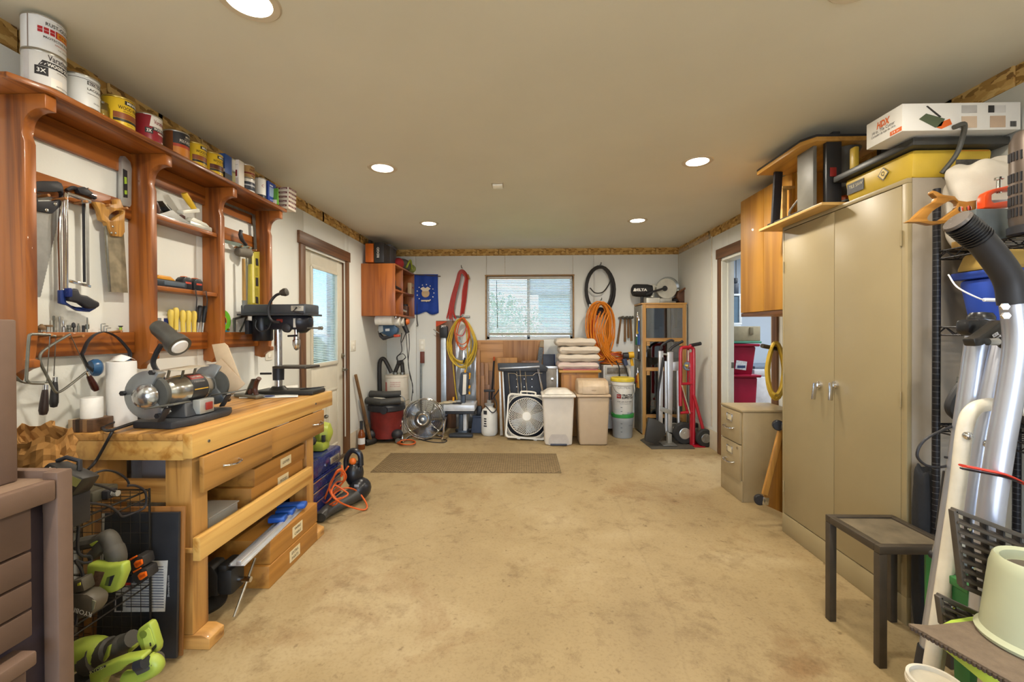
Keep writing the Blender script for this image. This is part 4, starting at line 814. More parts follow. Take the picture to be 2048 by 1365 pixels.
# leaf blower with orange cord
t = thing('leaf_blower', 'black and orange electric leaf blower lying on the floor by the tool chest', 'leaf blower', (-1.25, 3.6, 0))
q = [AZ(715, 985, .07), AZ(690, 1000, .06), AZ(655, 1022, .05), AZ(641, 1036, .04)]; tb('blower_tube', M('3b3a36', .4), t, smooth_path(q, 5), [.075, .07, .068, .066, .065, .06, .058, .055, .052, .05, .047, .045, .043, .041, .04, .038], 14, flat=.85)
c = AZ(712, 975, .10); MB().ball(c+Vector((.03, 0, -.01)), (.085, .10, .085)).build('motor_housing', BLKG, t); MB().ball(c+Vector((-.02, .02, .10)), (.07, .08, .10)).build('upper_housing', BLKG, t)
tb('handle', BLKG, t, smooth_path([c+Vector((-.07, 0, .12)), c+Vector((-.075, 0, .22)), c+Vector((-.03, 0, .285)), c+Vector((.03, 0, .26)), c+Vector((.04, 0, .17))], 5), .021, 10); MB().ball(c+Vector((-.02, -.01, .205)), (.028, .022, .028)).build('orange_trigger', M('d2661f', .4), t); bx('nameplate', M('8a8d90', .4), t, c.x+.02, c.y-.088, c.z+.03, c.x+.055, c.y-.082, c.z+.05, .001)
t = thing('extension_cord', 'tangled orange extension cord draped over the leaf blower', 'cord', AZ(670, 1000, 0)); OR = M('c9591f', .45)
Z8 = lambda pts: zz(600, 860, 6.825, pts)
def flo(pts, zs, n=5): return smooth_path([AZ(a, b, z) for (a, b), z in zip(Z8(pts), zs)], n)
q1 = flo([(210, 1180), (330, 1080), (480, 980), (650, 890), (600, 830), (480, 760), (430, 860), (500, 960), (650, 1040), (850, 1095), (915, 1060), (880, 960), (780, 840), (640, 795), (500, 850), (380, 980), (330, 1000), (360, 880), (440, 700), (500, 570), (570, 545), (630, 640), (570, 740), (430, 880)], [.02, .05, .12, .16, .18, .22, .2, .16, .08, .012, .02, .04, .1, .17, .15, .1, .08, .16, .26, .34, .34, .28, .22, .14])
q2 = flo([(230, 1160), (350, 1070), (500, 1010), (480, 920), (420, 850), (500, 720), (590, 700), (600, 610), (540, 560), (450, 660), (400, 800), (470, 940), (560, 930)], [.03, .06, .1, .13, .17, .22, .25, .3, .32, .27, .2, .13, .12])
q3 = flo([(570, 490), (575, 560), (560, 640), (610, 570), (660, 500)], [.34, .31, .26, .3, .34]); tb('cable', OR, t, q1, .006, 8); tb('cable_loop', OR, t, q2, .006, 8); tb('cable_end', OR, t, q3, .006, 8)
# ================================================================ ON THE BENCH
t = thing('paper_towel_roll', 'tall white paper towel roll standing on the bench', 'paper roll', (-1.70, 1.93, BZ)); PW = M('eceae6', .85, var=.03, bump=.3, bs=60); rx, ry = -1.768, 1.868
lt('roll', PW, t, [(.018, .001), (.0515, .001), (.052, .01), (.052, .27), (.051, .28), (.02, .28)], (rx, ry, BZ), n=40); MB().sheet([[(rx+a, ry+b2, BZ+.281+c) for a, b2, c in r_] for r_ in (((-.03, -.03, 0), (0, -.035, .005), (.03, -.02, 0)), ((-.04, 0, .02), (0, 0, .03), (.045, 0, .015)), ((-.02, .03, .004), (.005, .03, .02), (.035, .03, .005)))]).build('torn_sheet', PW, t, solid=.001)
t = thing('wood_block', 'dark striped scrap wood block under the small paper roll', 'block', AZ(185, 858, BZ)); q = Vector((-1.805, 1.72, BZ)); bx('block', WOOD('5c4330', '3a281a', 'X'), t, q.x-.045, q.y, BZ+.0005, q.x+.055, q.y+.09, BZ+.052, .002); 
for i, cc in enumerate(('b9a68c', '33241a', '8a6a48')): bx('lamination', M(cc, .6), t, q.x-.047+.03*i, q.y-.0012, BZ+.001, q.x-.030+.03*i, q.y+.0905, BZ+.0525, 0)
lt('tape_roll', M('f0f0ee', .6), tag(thing('white_roll', 'small white paper roll on the dark wood block', 'paper roll', (q.x, q.y+.045, BZ+.053)), 'small white paper roll on the dark wood block', 'paper roll'), [(.016, .053), (.0355, .053), (.036, .06), (.036, .135), (.035, .137), (.016, .137)], (q.x+.006, q.y+.045, BZ), n=36)
# bench grinder
GRY = M('a3a9ae', .3, .7, var=.08); GRD = M('3a3c40', .5, .2, var=.15)
g = thing('bench_grinder', 'grey bench grinder with domed wheel covers and gooseneck lamp on the bench', 'bench grinder', (-1.6, 2.1, BZ))
gx, gy, gz = -1.555, 1.965, 1.05
MB().prism([(gx-.10, gy-.17, BZ+.0005), (gx+.085, gy-.19, BZ+.0005), (gx+.12, gy-.10, BZ+.0005), (gx+.12, gy+.12, BZ+.0005), (gx+.085, gy+.19, BZ+.0005), (gx-.10, gy+.17, BZ+.0005)], (0, 0, 1), .03).build('base_plate', GRD, g, .006)
MB().taper((gx, gy, BZ+.031), (.08, .10), (.045, .06), .07).build('pedestal', GRD, g, .01)
lt('motor', M('b9bab6', .22, .95, var=.05), g, [(.03, -.135), (.05, -.12), (.062, -.09), (.066, -.05), (.066, .05), (.062, .09), (.05, .12), (.03, .135)], (gx, gy, gz), (0, 1, 0), 36)
lt('label_band', M('2a2a2c', .4), g, [(.0668, -.04), (.0668, .055)], (gx, gy, gz), (0, 1, 0), 36)
def motor_patch(a0, a1, y0, y1, col): 
    rows = [[(gx+.0674*math.cos(R(a)), gy+y, gz+.0674*math.sin(R(a))) for a in range(a0, a1+1, 4)] for y in (y0, y1)]; MB().sheet(rows).build('label_panel', M(col, .45), g)
motor_patch(42, 66, -.035, .045, 'a83226'); motor_patch(-2, 4, -.035, .05, 'c9a23a')
mm = frame((gx+.0674*math.cos(R(54))+.001, gy+.004, gz+.0674*math.sin(R(54))), ((0, 1, 0), (-math.sin(R(54)), 0, math.cos(R(54)))))
text('CRAFTSMAN', mm.translation, ((0, 1, 0), (-math.sin(R(54)), 0, math.cos(R(54)))), .065, 'e9e2d8', g, .011, bold=.02)
text('6" BENCH GRINDER', (gx+.0674*math.cos(R(30))+.001, gy+.004, gz+.0674*math.sin(R(30))), ((0, 1, 0), (-math.sin(R(30)), 0, math.cos(R(30)))), .065, 'b9b4aa', g, .008)
for sgn in (-1, 1):
    yc = gy+sgn*.185; arc = [(gx+.10*math.cos(R(a)), yc-.022, gz+.10*math.sin(R(a))) for a in range(-40+90*(sgn < 0)-30, 300-30, 10)] if False else [(gx+.102*math.cos(R(a)), yc-.022, gz+.102*math.sin(R(a))) for a in range(62, 322, 10)]
    MB().prism(arc+[(gx+.02, yc-.022, gz-.02), (gx+.01, yc-.022, gz+.03)], (0, 1, 0), .044).build('wheel_guard', GRY, g, .004)
    MB().lathe([(.052, 0), (.05, .012), (.04, .028), (.022, .038), (.001, .041)], (gx-.004, yc+sgn*.0225, gz-.004), (0, sgn, 0), 32).build('dome_cover', M('c4c6c8', .2, .9), g)
    MB().lathe([(.075, -.012), (.078, -.008), (.078, .008), (.075, .012)], (gx, yc, gz), (0, 1, 0), 36).build('grinding_wheel', M('4a4a46', .9, bump=.3), g)
    for a in (75, 175, 300): MB().cyl((gx+.098*math.cos(R(a)), yc+sgn*.023, gz+.098*math.sin(R(a))), (gx+.098*math.cos(R(a)), yc+sgn*.036, gz+.098*math.sin(R(a))), .011, n=6).build('guard_knob', BLK, g)
    MB().bar((gx+.05, yc-.05, gz-.045), (gx+.17, yc-.05, gz-.028), .09, .005, (0, 0, 1)).build('tool_rest', STEELD, g, .001); MB().bar((gx+.05, yc-.02, gz-.11), (gx+.10, yc-.04, gz-.05), .025, .008).build('rest_bracket', GRD, g, .002)
MB().bar((gx+.03, gy-.13, gz+.095), (gx+.05, gy+.02, gz+.105), .10, .003).build('eye_shield', M('b9b2a2', .4, .3), g, .001)
for dy in (-.13, -.05, .02): MB().bar((gx+.02, gy+dy, gz+.06), (gx+.03, gy+dy, gz+.098), .012, .004).build('shield_bracket', STEELD, g)
MB().bar((gx+.01, gy+.17, gz+.10), (gx+.12, gy+.19, gz-.03), .09, .004, (0, 1, 0)).build('spark_shield', M('b8a184', .4, .1), g, .002); MB().prism([AY(*c, gy+.19) for c in zz(250, 560, 4.551, [(790, 590), (905, 575), (935, 600), (1050, 900), (900, 945), (845, 800)])], (0, 1, 0), .004).build('dusty_shield', M('c0aa8c', .5), g, .001)
bx('switch_plate', M('b9bab4', .35, .5), g, gx+.06, gy-.04, BZ+.035, gx+.095, gy+.05, BZ+.10, .003); bx('switch', M('8a2a22', .4), g, gx+.096, gy-.01, BZ+.05, gx+.104, gy+.03, BZ+.085, .003)
lx = AY(350, 668, gy-.05); lp = [AY(*c, gy-.05) for c in zz(250, 560, 4.551, [(270, 860), (262, 780), (280, 680), (330, 590)])]; lp[0].x = gx-.05; lp[0].z = gz+.03
tb('lamp_arm', BLK, g, smooth_path(lp, 5), .011, 10)
a, b2 = AY(*zz(250, 560, 4.551, [(290, 420)])[0], gy-.07), AY(*zz(250, 560, 4.551, [(500, 610)])[0], gy-.10); d = (b2-a); Ld = d.length
lt('lamp_shade', M('5a5a56', .45, .6, var=.2), g, [(.012, -.005), (.03, .0), (.036, .02), (.037, Ld*.62), (.047, Ld*.8), (.048, Ld)], a, d, 32); lt('bulb', M('e6e2de', .3), g, [(.036, Ld*.8), (.04, Ld-.008), (.03, Ld+.006), (.001, Ld+.012)], a, d, 28)
t = thing('coiled_cord', 'coiled black power cord tied in a loop on the bench corner', 'cord', AZ(235, 862, BZ)); q = [AZ(*c, BZ+.012+.004*(i % 3)) for i, c in enumerate(zz(30, 840, 8.03, [(1840, 30), (1600, 60), (1450, 90), (1400, 150), (1440, 200), (1560, 170), (1750, 60), (1830, 20), (1600, 20), (1420, 60), (1385, 130), (1420, 210), (1520, 190), (1700, 80)]))]
q = [AZ(*c, BZ+.012+.005*(i % 3)) for i, c in enumerate([(305, 838), (262, 838), (225, 846), (206, 856), (218, 861), (250, 851), (290, 836), (262, 834), (222, 843), (204, 853), (214, 863), (245, 855), (285, 842)])]
tb('cable', BLK, t, smooth_path(q, 6), .0045, 8); q = [AZ(226, 861, BZ+.008), AY(222, 868, BY0-.008), AY(205, 900, BY0-.012), AY(190, 925, BY0-.02), AY(176, 940, BY0-.06)]; tb('hanging_cable', BLK, t, smooth_path(q, 6), .0055, 8)
# hand plane, papers, pen
t = thing('jack_plane', 'old iron hand plane with wooden tote behind the grinder on the bench', 'plane', (-1.7, 2.75, BZ)); p = AZ(495, 793, BZ); px_, py_ = -1.70, p.y-.06
mt = Matrix.Translation((px_, py_, BZ)) @ Matrix.Rotation(R(-25), 4, 'Z')
MB(mt).box(-.12, -.03, .0005, .10, .03, .022).build('sole', STEELD, t, .004); MB(mt).tube(smooth_path([(.06, 0, .02), (.05, 0, .06), (.065, 0, .10), (.09, 0, .125)], 4), [.014]*13, 10).build('tote', DKW, t); MB(mt).bar((.05, 0, .12), (-.02, 0, .02), .045, .006).build('plane_iron', STEELD, t, .001); MB(mt).lathe([(.01, .02), (.016, .04), (.014, .055), (.004, .06)]).build('knob', DKW, t)
t = thing('paper_sheet', 'curling white sheet of paper on the bench in front of the drill press', 'paper', AZ(540, 792, BZ)); rows = []
for i in range(6):
    r_ = []
    for k in range(6):
        u, v = i/5, k/5; p = AZ(478+v*118, 798-u*22-v*2, BZ); p.z += .002+.012*max(0, v-.6)*u*2+.003*math.sin(v*5+u*3)**2; r_.append(p)
    rows.append(r_)
MB().sheet(rows).build('sheet', M('dcd9d2', .7), t, solid=.0006)
t = thing('ballpoint_pen', 'blue pen lying on the paper sheet', 'pen', AZ(525, 795, BZ)); a, b2 = AZ(504, 793.5, BZ+.012), AZ(550, 792.5, BZ+.012); tb('barrel', M('22356f', .3), t, [a, a.lerp(b2, .85), b2], [.004, .0045, .0015], 10); bx('print', M('d9d9d9', .4), t, a.lerp(b2, .5).x-.012, a.lerp(b2, .5).y-.0052, BZ+.011, a.lerp(b2, .5).x+.012, a.lerp(b2, .5).y-.0048, BZ+.014, 0)
# drill press
d_ = thing('drill_press', 'black bench drill press with gooseneck lamp at the far end of the bench', 'drill press', (-1.6, 2.98, BZ)); dy = 2.835
DPB = M('2b2d33', .4, .3, var=.1); ZD = lambda pts, Y=dy: [AY(*c, Y) for c in zz(250, 560, 4.551, pts)]
p = ZD([(1395, 600), (1395, 970)]); cx = p[0].x
bx('base', M('2a2926', .45, .3), d_, cx-.13, dy-.085, BZ+.0005, cx+.27, dy+.10, BZ+.028, .008); lt('base_flange', M('2a2926', .45, .3), d_, [(.06, .028), (.05, .036), (.038, .05)], (cx, dy, BZ)); lt('column', M('c8c9cc', .15, 1), d_, [(.0235, .05), (.0235, .50)], (cx, dy, BZ))
q = ZD([(1350, 850)])[0]; lt('table_collar', DPB, d_, [(.034, -.045), (.036, .045)], (cx, dy, q.z)); q0, q1 = ZD([(1400, 790), (1730, 775)]); MB().prism([(q0.x, dy-.07, q.z+.035), (q1.x-.02, dy-.09, q.z+.035), (q1.x, dy-.06, q.z+.035), (q1.x, dy+.07, q.z+.035), (q0.x, dy+.07, q.z+.035)], (0, 0, 1), .016).build('work_table', M('4a453e', .45, .6), d_, .003); tb('table_lever', BLK, d_, [(cx-.03, dy-.03, q.z), (cx-.10, dy-.035, q.z)], .007)
a, b2 = ZD([(1105, 230), (1715, 320)]); MB().prism([(a.x, dy-.065, b2.z), (b2.x-.01, dy-.09, b2.z), (b2.x+.01, dy-.04, b2.z), (b2.x+.01, dy+.06, b2.z), (b2.x-.03, dy+.1, b2.z), (a.x, dy+.07, b2.z)], (0, 0, 1), a.z-b2.z).build('belt_cover', M('4a4d52', .35, .4), d_, .012); bx('cover_lip', M('3a3c40', .4, .3), d_, a.x-.004, dy-.094, b2.z-.006, b2.x+.012, dy+.1, b2.z+.006, .003)
bx('nameplate', M('b7b2a6', .4, .3), d_, b2.x-.10, dy-.0935, b2.z+.022, b2.x-.02, dy-.0885, a.z-.012, .001); text('DELTA', (b2.x-.06, dy-.094, (a.z+b2.z)/2+.012), 'cam', .05, '4a4a48', d_, .012)
c0, c1 = ZD([(1420, 325), (1700, 470)]); MB().box(c0.x-.09, dy-.055, c1.z+.012, c1.x-.07, dy+.055, c0.z).build('head_casting', M('23252e', .3, .3), d_, .012); lt('front_cap', M('23252e', .3, .3), d_, [(.075, 0), (.07, .03), (.045, .06), (.03, .065)], (c1.x-.07, dy, (c0.z+c1.z)/2+.008), (1, 0, 0))
q = ZD([(1245, 440)])[0]; lt('motor', M('1c1e24', .3, .3), d_, [(.055, -.085), (.062, -.075), (.062, .075), (.055, .088)], (q.x, dy+.01, q.z), n=32); bx('capacitor', BLK, d_, q.x-.09, dy-.04, q.z-.04, q.x-.063, dy+.03, q.z+.05, .005)
q = ZD([(1560, 560)])[0]; lt('spindle', CHR, d_, [(.012, -.0), (.014, .075)], (q.x, dy, q.z+.03)); lt('chuck', CHR, d_, [(.006, -.06), (.016, -.05), (.024, -.02), (.024, .01), (.018, .014), (.018, .03)], (q.x, dy, q.z), n=24); tb('depth_bracket', BLK, d_, [(q.x-.045, dy-.02, q.z+.035), (q.x+.02, dy-.03, q.z+.038)], .007)
q = ZD([(1640, 380)])[0]; tb('quill_lever', STEELD, d_, ZD([(1660, 440), (1770, 440)], dy-.06), .006); lt('lever_knob', STEELD, d_, [(.006, 0), (.012, .006), (.010, .018), (.013, .028), (.004, .034)], ZD([(1755, 440)], dy-.06)[0], (1, 0, 0)); lt('hub', BLK, d_, [(.03, 0), (.028, .02), (.01, .026)], ZD([(1480, 440)], dy-.056)[0], (0, -1, 0)); bx('spec_plate', M('c9c6bc', .4), d_, ZD([(1570, 0)])[0].x, dy-.0565, ZD([(0, 440)])[0].z, ZD([(1600, 0)])[0].x, dy-.0555, ZD([(0, 360)])[0].z, 0); bx('brand_plate', M('7a2a22', .4), d_, ZD([(1420, 0)])[0].x, dy-.0565, ZD([(0, 395)])[0].z, ZD([(1475, 0)])[0].x, dy-.0555, ZD([(0, 365)])[0].z, 0)
tb('lamp_gooseneck', BLK, d_, smooth_path(ZD([(1410, 385), (1350, 380), (1315, 340), (1305, 270), (1325, 200), (1370, 145), (1415, 125)], dy-.10), 5), .0085, 10); a, b2 = ZD([(1405, 125), (1490, 105)], dy-.10); lt('lamp_head', M('4a4640', .4, .5), d_, [(.008, 0), (.018, .012), (.026, .035), (.024, .05), (.001, .052)], a, b2-a)
tb('motor_wire', BLK, d_, smooth_path(ZD([(1195, 370), (1190, 430), (1230, 470), (1300, 450), (1330, 390)], dy-.075), 4), .004, 6); tb('cover_knob', BLK, d_, ZD([(1565, 250), (1530, 285), (1620, 310)], dy-.1), .005, 6)
t = thing('scribe', 'long dark scriber lying across the corner of the drill press base', 'scriber', AZ(630, 775, BZ)); tb('scriber_rod', BLK, t, [AZ(600, 779, BZ+.033), AZ(648, 774, BZ+.033)], .004, 6); tb('tip', STEELD, t, [AZ(648, 774, BZ+.033), AZ(652, 773.6, BZ+.033)], [.003, .0005], 6)
# ================================================================ LEFT FOREGROUND: brown chest, wire rack, cordless tools
BRN, BRN2, BRD = M('6a5446', .55, var=.08, bump=.1, bs=400), M('5b473b', .55, var=.08), M('3b3036', .6)
c_ = thing('tool_cabinet', 'tall brown plastic tool cabinet with drawers at the left edge of the photo', 'tool cabinet', (-1.5, .9, 0))
TX, TY, TZ = -1.279, 1.20, .925; Ty0 = .25
MB().box(XL+.1, Ty0, .0005, TX-.06, TY-.005, TZ-.055).build('carcass', BRD, c_); bx('top_panel', WOOD('7d6654', '69533f', 'Y', .4, rough=.6), c_, XL+.1, Ty0, TZ-.054, TX-.032, TY-.03, TZ-.02, .004); bx('front_rim', BRN, c_, TX-.03, Ty0, TZ-.075, TX, TY-.045, TZ-.018, .006)
bx('rear_rim', BRN, c_, XL+.1, TY-.028, TZ-.12, TX-.046, TY, TZ, .004); bx('corner_post', BRN, c_, TX-.045, TY-.043, .0005, TX, TY, TZ, .006)
zs = [(.735, .85), (.655, .73), (.58, .65), (.505, .575)]
for a, b2 in zs: bx('drawer', BRN2, c_, TX-.059, Ty0, a, TX-.024, TY-.085, b2, .004)
bx('drawer_pull', BRN, c_, TX-.059, Ty0, .44, TX+.006, TY-.10, .478, .006)
for a, b2 in ((.30, .43), (.155, .295), (.02, .15)): bx('drawer', BRN2, c_, TX-.059, Ty0, a, TX-.024, TY-.10, b2, .004)
bx('tape_strip', M('d9cf9a', .6), c_, TX-.0238, .62, .795, TX-.0225, .93, .822, .0005); bx('tape_strip', M('d2cfa8', .6), c_, TX-.0238, .62, .768, TX-.0225, .935, .793, .0005); lt('lock_hole', BLK, c_, [(.009, 0), (.009, .001)], (TX+.0002, .94, TZ-.045), (1, 0, 0))
t = thing('upper_tool_chest', 'smaller brown plastic chest standing on the tool cabinet', 'tool chest', (-1.5, .9, TZ)); UX = AY(30, 700, 1.14).x; UZ = AY(10, 588, 1.14).z
bx('body', BRD, t, XL+.13, .3, TZ-.0195, UX-.025, 1.14, UZ-.16, .004); bx('end_post', BRN, t, UX-.06, 1.09, TZ-.0195, UX, 1.145, UZ-.07, .005); bx('lid', BRN, t, XL+.13, .3, UZ-.155, UX-.004, 1.13, UZ-.075, .008); bx('lid_handle', BRN, t, UX-.07, .5, UZ-.07, UX-.012, 1.12, UZ, .015)
for k in range(3): bx('drawer', BRN2, t, UX-.0248, .3, TZ+.0+.1*k, UX-.008, 1.085, TZ+.092+.1*k, .004)
t = thing('paper_scrap', 'white scrap of paper lying on top of the brown tool cabinet', 'paper', (-1.35, 1.1, TZ-.02)); q = AZ(75, 945, TZ-.02); MB(Matrix.Translation((q.x, q.y, TZ-.0195)) @ Matrix.Rotation(R(20), 4, 'Z')).box(-.016, -.006, 0, .018, .006, .005).build('scrap', M('e9e6e4', .7), t, .002)
# wire rack
WIR = M('2d2822', .45, .5, var=.15)
w = thing('wire_rack', 'black wire shelving rack between the brown cabinet and the bench', 'rack', (-1.65, 1.5, 0)); rx0, rx1, ry0, ry1 = -1.845, -1.46, 1.235, 1.655; rz = [.695, .355]
b = MB(); 
for x, y in ((rx1, ry1), (rx0, ry1), (rx1, ry0), (rx0, ry0)): MB().tube([(x, y, .0005), (x, y, .70)], .004, 6).build('upright', WIR, w)
for z in rz:
    b = MB(); b.tube([(rx0, ry0, z), (rx1, ry0, z), (rx1, ry1, z), (rx0, ry1, z)], .0035, 6, True).tube([(rx1, ry0, z-.03), (rx1, ry1, z-.03)], .003, 6)
    for k in range(13): y = ry0+(ry1-ry0)*k/12; b.tube([(rx0, y, z), (rx1, y, z)], .0016, 5)
    for k in range(4): x = rx0+(rx1-rx0)*k/3; b.tube([(x, ry0, z-.002), (x, ry1, z-.002)], .002, 5)
    b.build('tier', WIR, w)
for nm, Y in (('end_grid', ry1), ('end_grid', ry0)):
    b = MB()
    for k in range(11): x = rx0+(rx1-rx0)*k/10; b.tube([(x, Y, .03), (x, Y, .69)], .0014, 4)
    for k in range(17): z = .03+.66*k/16; b.tube([(rx0, Y, z), (rx1, Y, z)], .0014, 4)
    b.build(nm, WIR, w)
# things on the rack
KB = M('a87b43', .85, var=.12, vs=9); t = thing('paper_bag', 'crumpled brown paper bag standing behind the brown cabinet', 'bag', (-1.65, 1.5, rz[0])); rr = random.Random(4); rows = []
bc = Vector((-1.685, 1.47, 0)); n = 34
for i in range(14):
    v = i/13; r_ = []
    for k in range(n):
        a = 2*math.pi*k/n; sx, sy = math.cos(a), math.sin(a); e = (abs(sx)**4+abs(sy)**4)**-.25
        wob = .006*math.sin(3*a+v*7)+.004*abs(math.sin(6*a-11*v))+.003*math.sin(11*a+9*v)+rr.uniform(-.007, .007); tl = .9+.1*math.sin(v*3)-.05*v
        r_.append((bc.x+(.095*tl+wob)*sx*e, bc.y+(.06*tl*(1-.25*v)+wob)*sy*e, rz[0]+.005+(.265+.02*math.sin(a*1.0-.4)+.012*math.sin(5*a))*v))
    r_.append(r_[0]); rows.append(r_)
MB().sheet(rows).build('bag_wall', KB, t, solid=.0015, smooth=False); bx('bag_bottom', KB, t, bc.x-.085, bc.y-.052, rz[0]+.004, bc.x+.085, bc.y+.052, rz[0]+.007, .001)
t = thing('battery_charger', 'black battery charger with olive vents lying tilted on the wire rack', 'charger', (-1.55, 1.30, rz[0])); mt = Matrix.Translation((-1.425, 1.325, rz[0]+.165)) @ Euler((R(-12), R(28), R(10))).to_matrix().to_4x4() @ Matrix.Scale(.78, 4)
MB(mt).box(-.075, -.05, -.05, .075, .06, .03).build('case', M('262422', .45), t, .012); MB(mt).box(.02, -.052, -.01, .07, -.0505, .02).build('vent_panel', M('6a683a', .5), t); tb('carry_loop', BLK, t, [mt @ Vector(v) for v in ((-.07, 0, .03), (-.05, 0, .055), (0, 0, .062), (.02, 0, .03))], .007, 8); text('RYOBI', mt @ Vector((-.02, -.0512, .012)), ((mt.to_3x3() @ Vector((1, 0, 0))), (mt.to_3x3() @ Vector((0, 0, 1)))), .05, 'd5d2c6', t)  # vent panel is a flat olive colour
MB().box(-1.50, 1.28, rz[0]+.004, -1.40, 1.37, rz[0]+.11).build('support_block', BLK, t, .008)
t = thing('power_adapter', 'dark grey wedge-shaped power adapter on the wire rack', 'adapter', AZ(195, 970, rz[0]+.05)); bx('adapter_body', M('4b483c', .5), t, -1.64, 1.50, rz[0]+.004, -1.53, 1.60, rz[0]+.045, .006); bx('plug', BLK, t, -1.529, 1.53, rz[0]+.008, -1.505, 1.57, rz[0]+.04, .004); 
b = MB(); [b.lathe([(.0105, 0), (.0105, .0022)], (-1.504+.0045*i, 1.55, rz[0]+.025), (1, 0, 0), 10) for i in range(5)]; b.build('strain_relief', M('a9a79f', .4, .3), t)
t = thing('charger_cable', 'loose black charger cable looping over the edge of the wire rack', 'cable', (-1.5, 1.5, rz[0])); Zc = lambda pts, X: pxx(zz(130, 920, 6.205, pts), X)
tb('cable', BLK, t, smooth_path(Zc([(150, 270), (350, 300), (520, 350), (620, 395)], -1.485), 5), .004, 7); tb('cable_loop', BLK, t, smooth_path(Zc([(120, 545), (300, 540), (520, 570), (640, 640), (700, 700), (780, 690), (980, 600), (1010, 480), (980, 380), (880, 325), (780, 320)], -1.452), 5), .0042, 7); tb('cable_arch', BLK, t, smooth_path(Zc([(220, 280), (330, 190), (480, 135), (620, 150), (740, 220), (790, 290), (780, 340)], -1.52), 5), .004, 7)
t = thing('device_cord', 'thick black cord running down the near side of the wire rack', 'cable', (-1.43, 1.35, .4)); tb('cable', BLK, t, smooth_path(pxx(zz(130, 1030, 6.205, [(110, 70), (165, 150), (155, 300), (160, 450), (210, 510), (310, 520), (320, 580), (230, 600), (130, 570), (190, 660), (220, 760), (190, 860), (205, 1000), (160, 1180), (135, 1360)]), -1.445), 5), .0045, 8)
def lime_tool(): pass
LG, DG = M('97a53e', .4, var=.05), M('4a463e', .6, var=.1)
Zt = lambda pts: zz(130, 1030, 6.205, pts)
t = thing('cordless_saw', 'lime green cordless saw with grey handle on the middle rack tier', 'power tool', (-1.55, 1.5, rz[1])); Yt = 1.42
poly('housing', LG, t, Zt([(255, 620), (330, 610), (560, 640), (710, 610), (725, 740), (640, 960), (560, 985), (330, 985), (240, 960)]), ('y', Yt), .035, .01, seg=3); tb('handle', DG, t, smooth_path(pxy(Zt([(620, 640), (640, 520), (600, 400), (540, 290), (480, 300), (440, 420)]), Yt+.05), 5), [.03]*10+[.027]*8+[.024]*8, 12)
MB().tube(smooth_path(pxy(Zt([(170, 370), (300, 340), (420, 320), (500, 290)]), Yt+.05), 4), .022, 10).build('front_grip', DG, t); poly('green_trim', LG, t, Zt([(300, 370), (380, 330), (410, 330), (330, 400)]), ('y', Yt+.025), .004, .001); poly('lower_arm', DG, t, Zt([(240, 500), (340, 400), (420, 380), (430, 480), (280, 610)]), ('y', Yt+.03), .04, .008)
poly('spec_label', M('5f4634', .5, var=.5, vs=90), t, Zt([(370, 700), (490, 715), (400, 955), (310, 940)]), ('y', Yt-.001), .002, 0); poly('hand_slot', M('55602a', .5), t, Zt([(520, 780), (610, 750), (590, 800), (550, 890), (490, 880)]), ('y', Yt-.001), .002, 0); poly('slot_edge', BLK, t, Zt([(560, 770), (612, 752), (560, 888), (535, 885)]), ('y', Yt-.002), .002, 0); MB().box(-1.60, Yt+.005, rz[1]+.003, -1.52, Yt+.035, AY(200, 1188, Yt).z+.01).build('shoe', DG, t, .004)
for i, (dx, dz_) in enumerate(((0, 0), (50, 150))):
    t = thing('battery_pack', '%s black battery pack with orange latch on the middle rack tier' % ('upper', 'lower')[i], 'battery', AY(275, 1130+25*i, 1.60), 'orange-latched battery packs'); o = lambda pts: [(a+dx, c+dz_) for a, c in pts]
    poly('case', M('2d2a28', .45), t, Zt(o([(760, 610), (880, 515), (960, 520), (985, 640), (840, 720), (800, 690)])), ('y', 1.585), .05, .005); poly('orange_latch', M('dd6416', .35), t, Zt(o([(845, 610), (870, 580), (945, 560), (958, 620), (890, 670), (865, 660)])), ('y', 1.577), .007, .002); poly('latch_recess', M('b8480f', .4), t, Zt(o([(872, 610), (935, 580), (942, 612), (885, 640)])), ('y', 1.576), .001, 0); poly('orange_strip', M('dd6416', .35), t, Zt(o([(785, 560), (880, 510), (888, 525), (795, 580)])), ('y', 1.579), .006, .001)
    if i: bx('terminal_block', BLK, t, AY(*Zt([(700, 900)])[0], 1.6).x, 1.60, rz[1]+.003, AY(*Zt([(830, 900)])[0], 1.6).x, 1.66, AY(*Zt([(700, 760)])[0], 1.6).z, .004); poly('red_tab', M('a82a1c', .4), t, Zt([(735, 850), (805, 848), (808, 875), (735, 880)]), ('y', 1.598), .003, .0005)
    else: bx('terminal_block', BLK, t, AY(*Zt([(715, 760)])[0], 1.6).x, 1.60, AY(*Zt([(700, 750)])[0], 1.6).z, AY(*Zt([(830, 900)])[0], 1.6).x, 1.66, AY(*Zt([(700, 640)])[0], 1.6).z, .004)
t = thing('large_battery', 'grey tool battery with upside-down lettering on the middle rack tier', 'battery', AY(170, 1220, 1.34)); Yb_ = 1.36
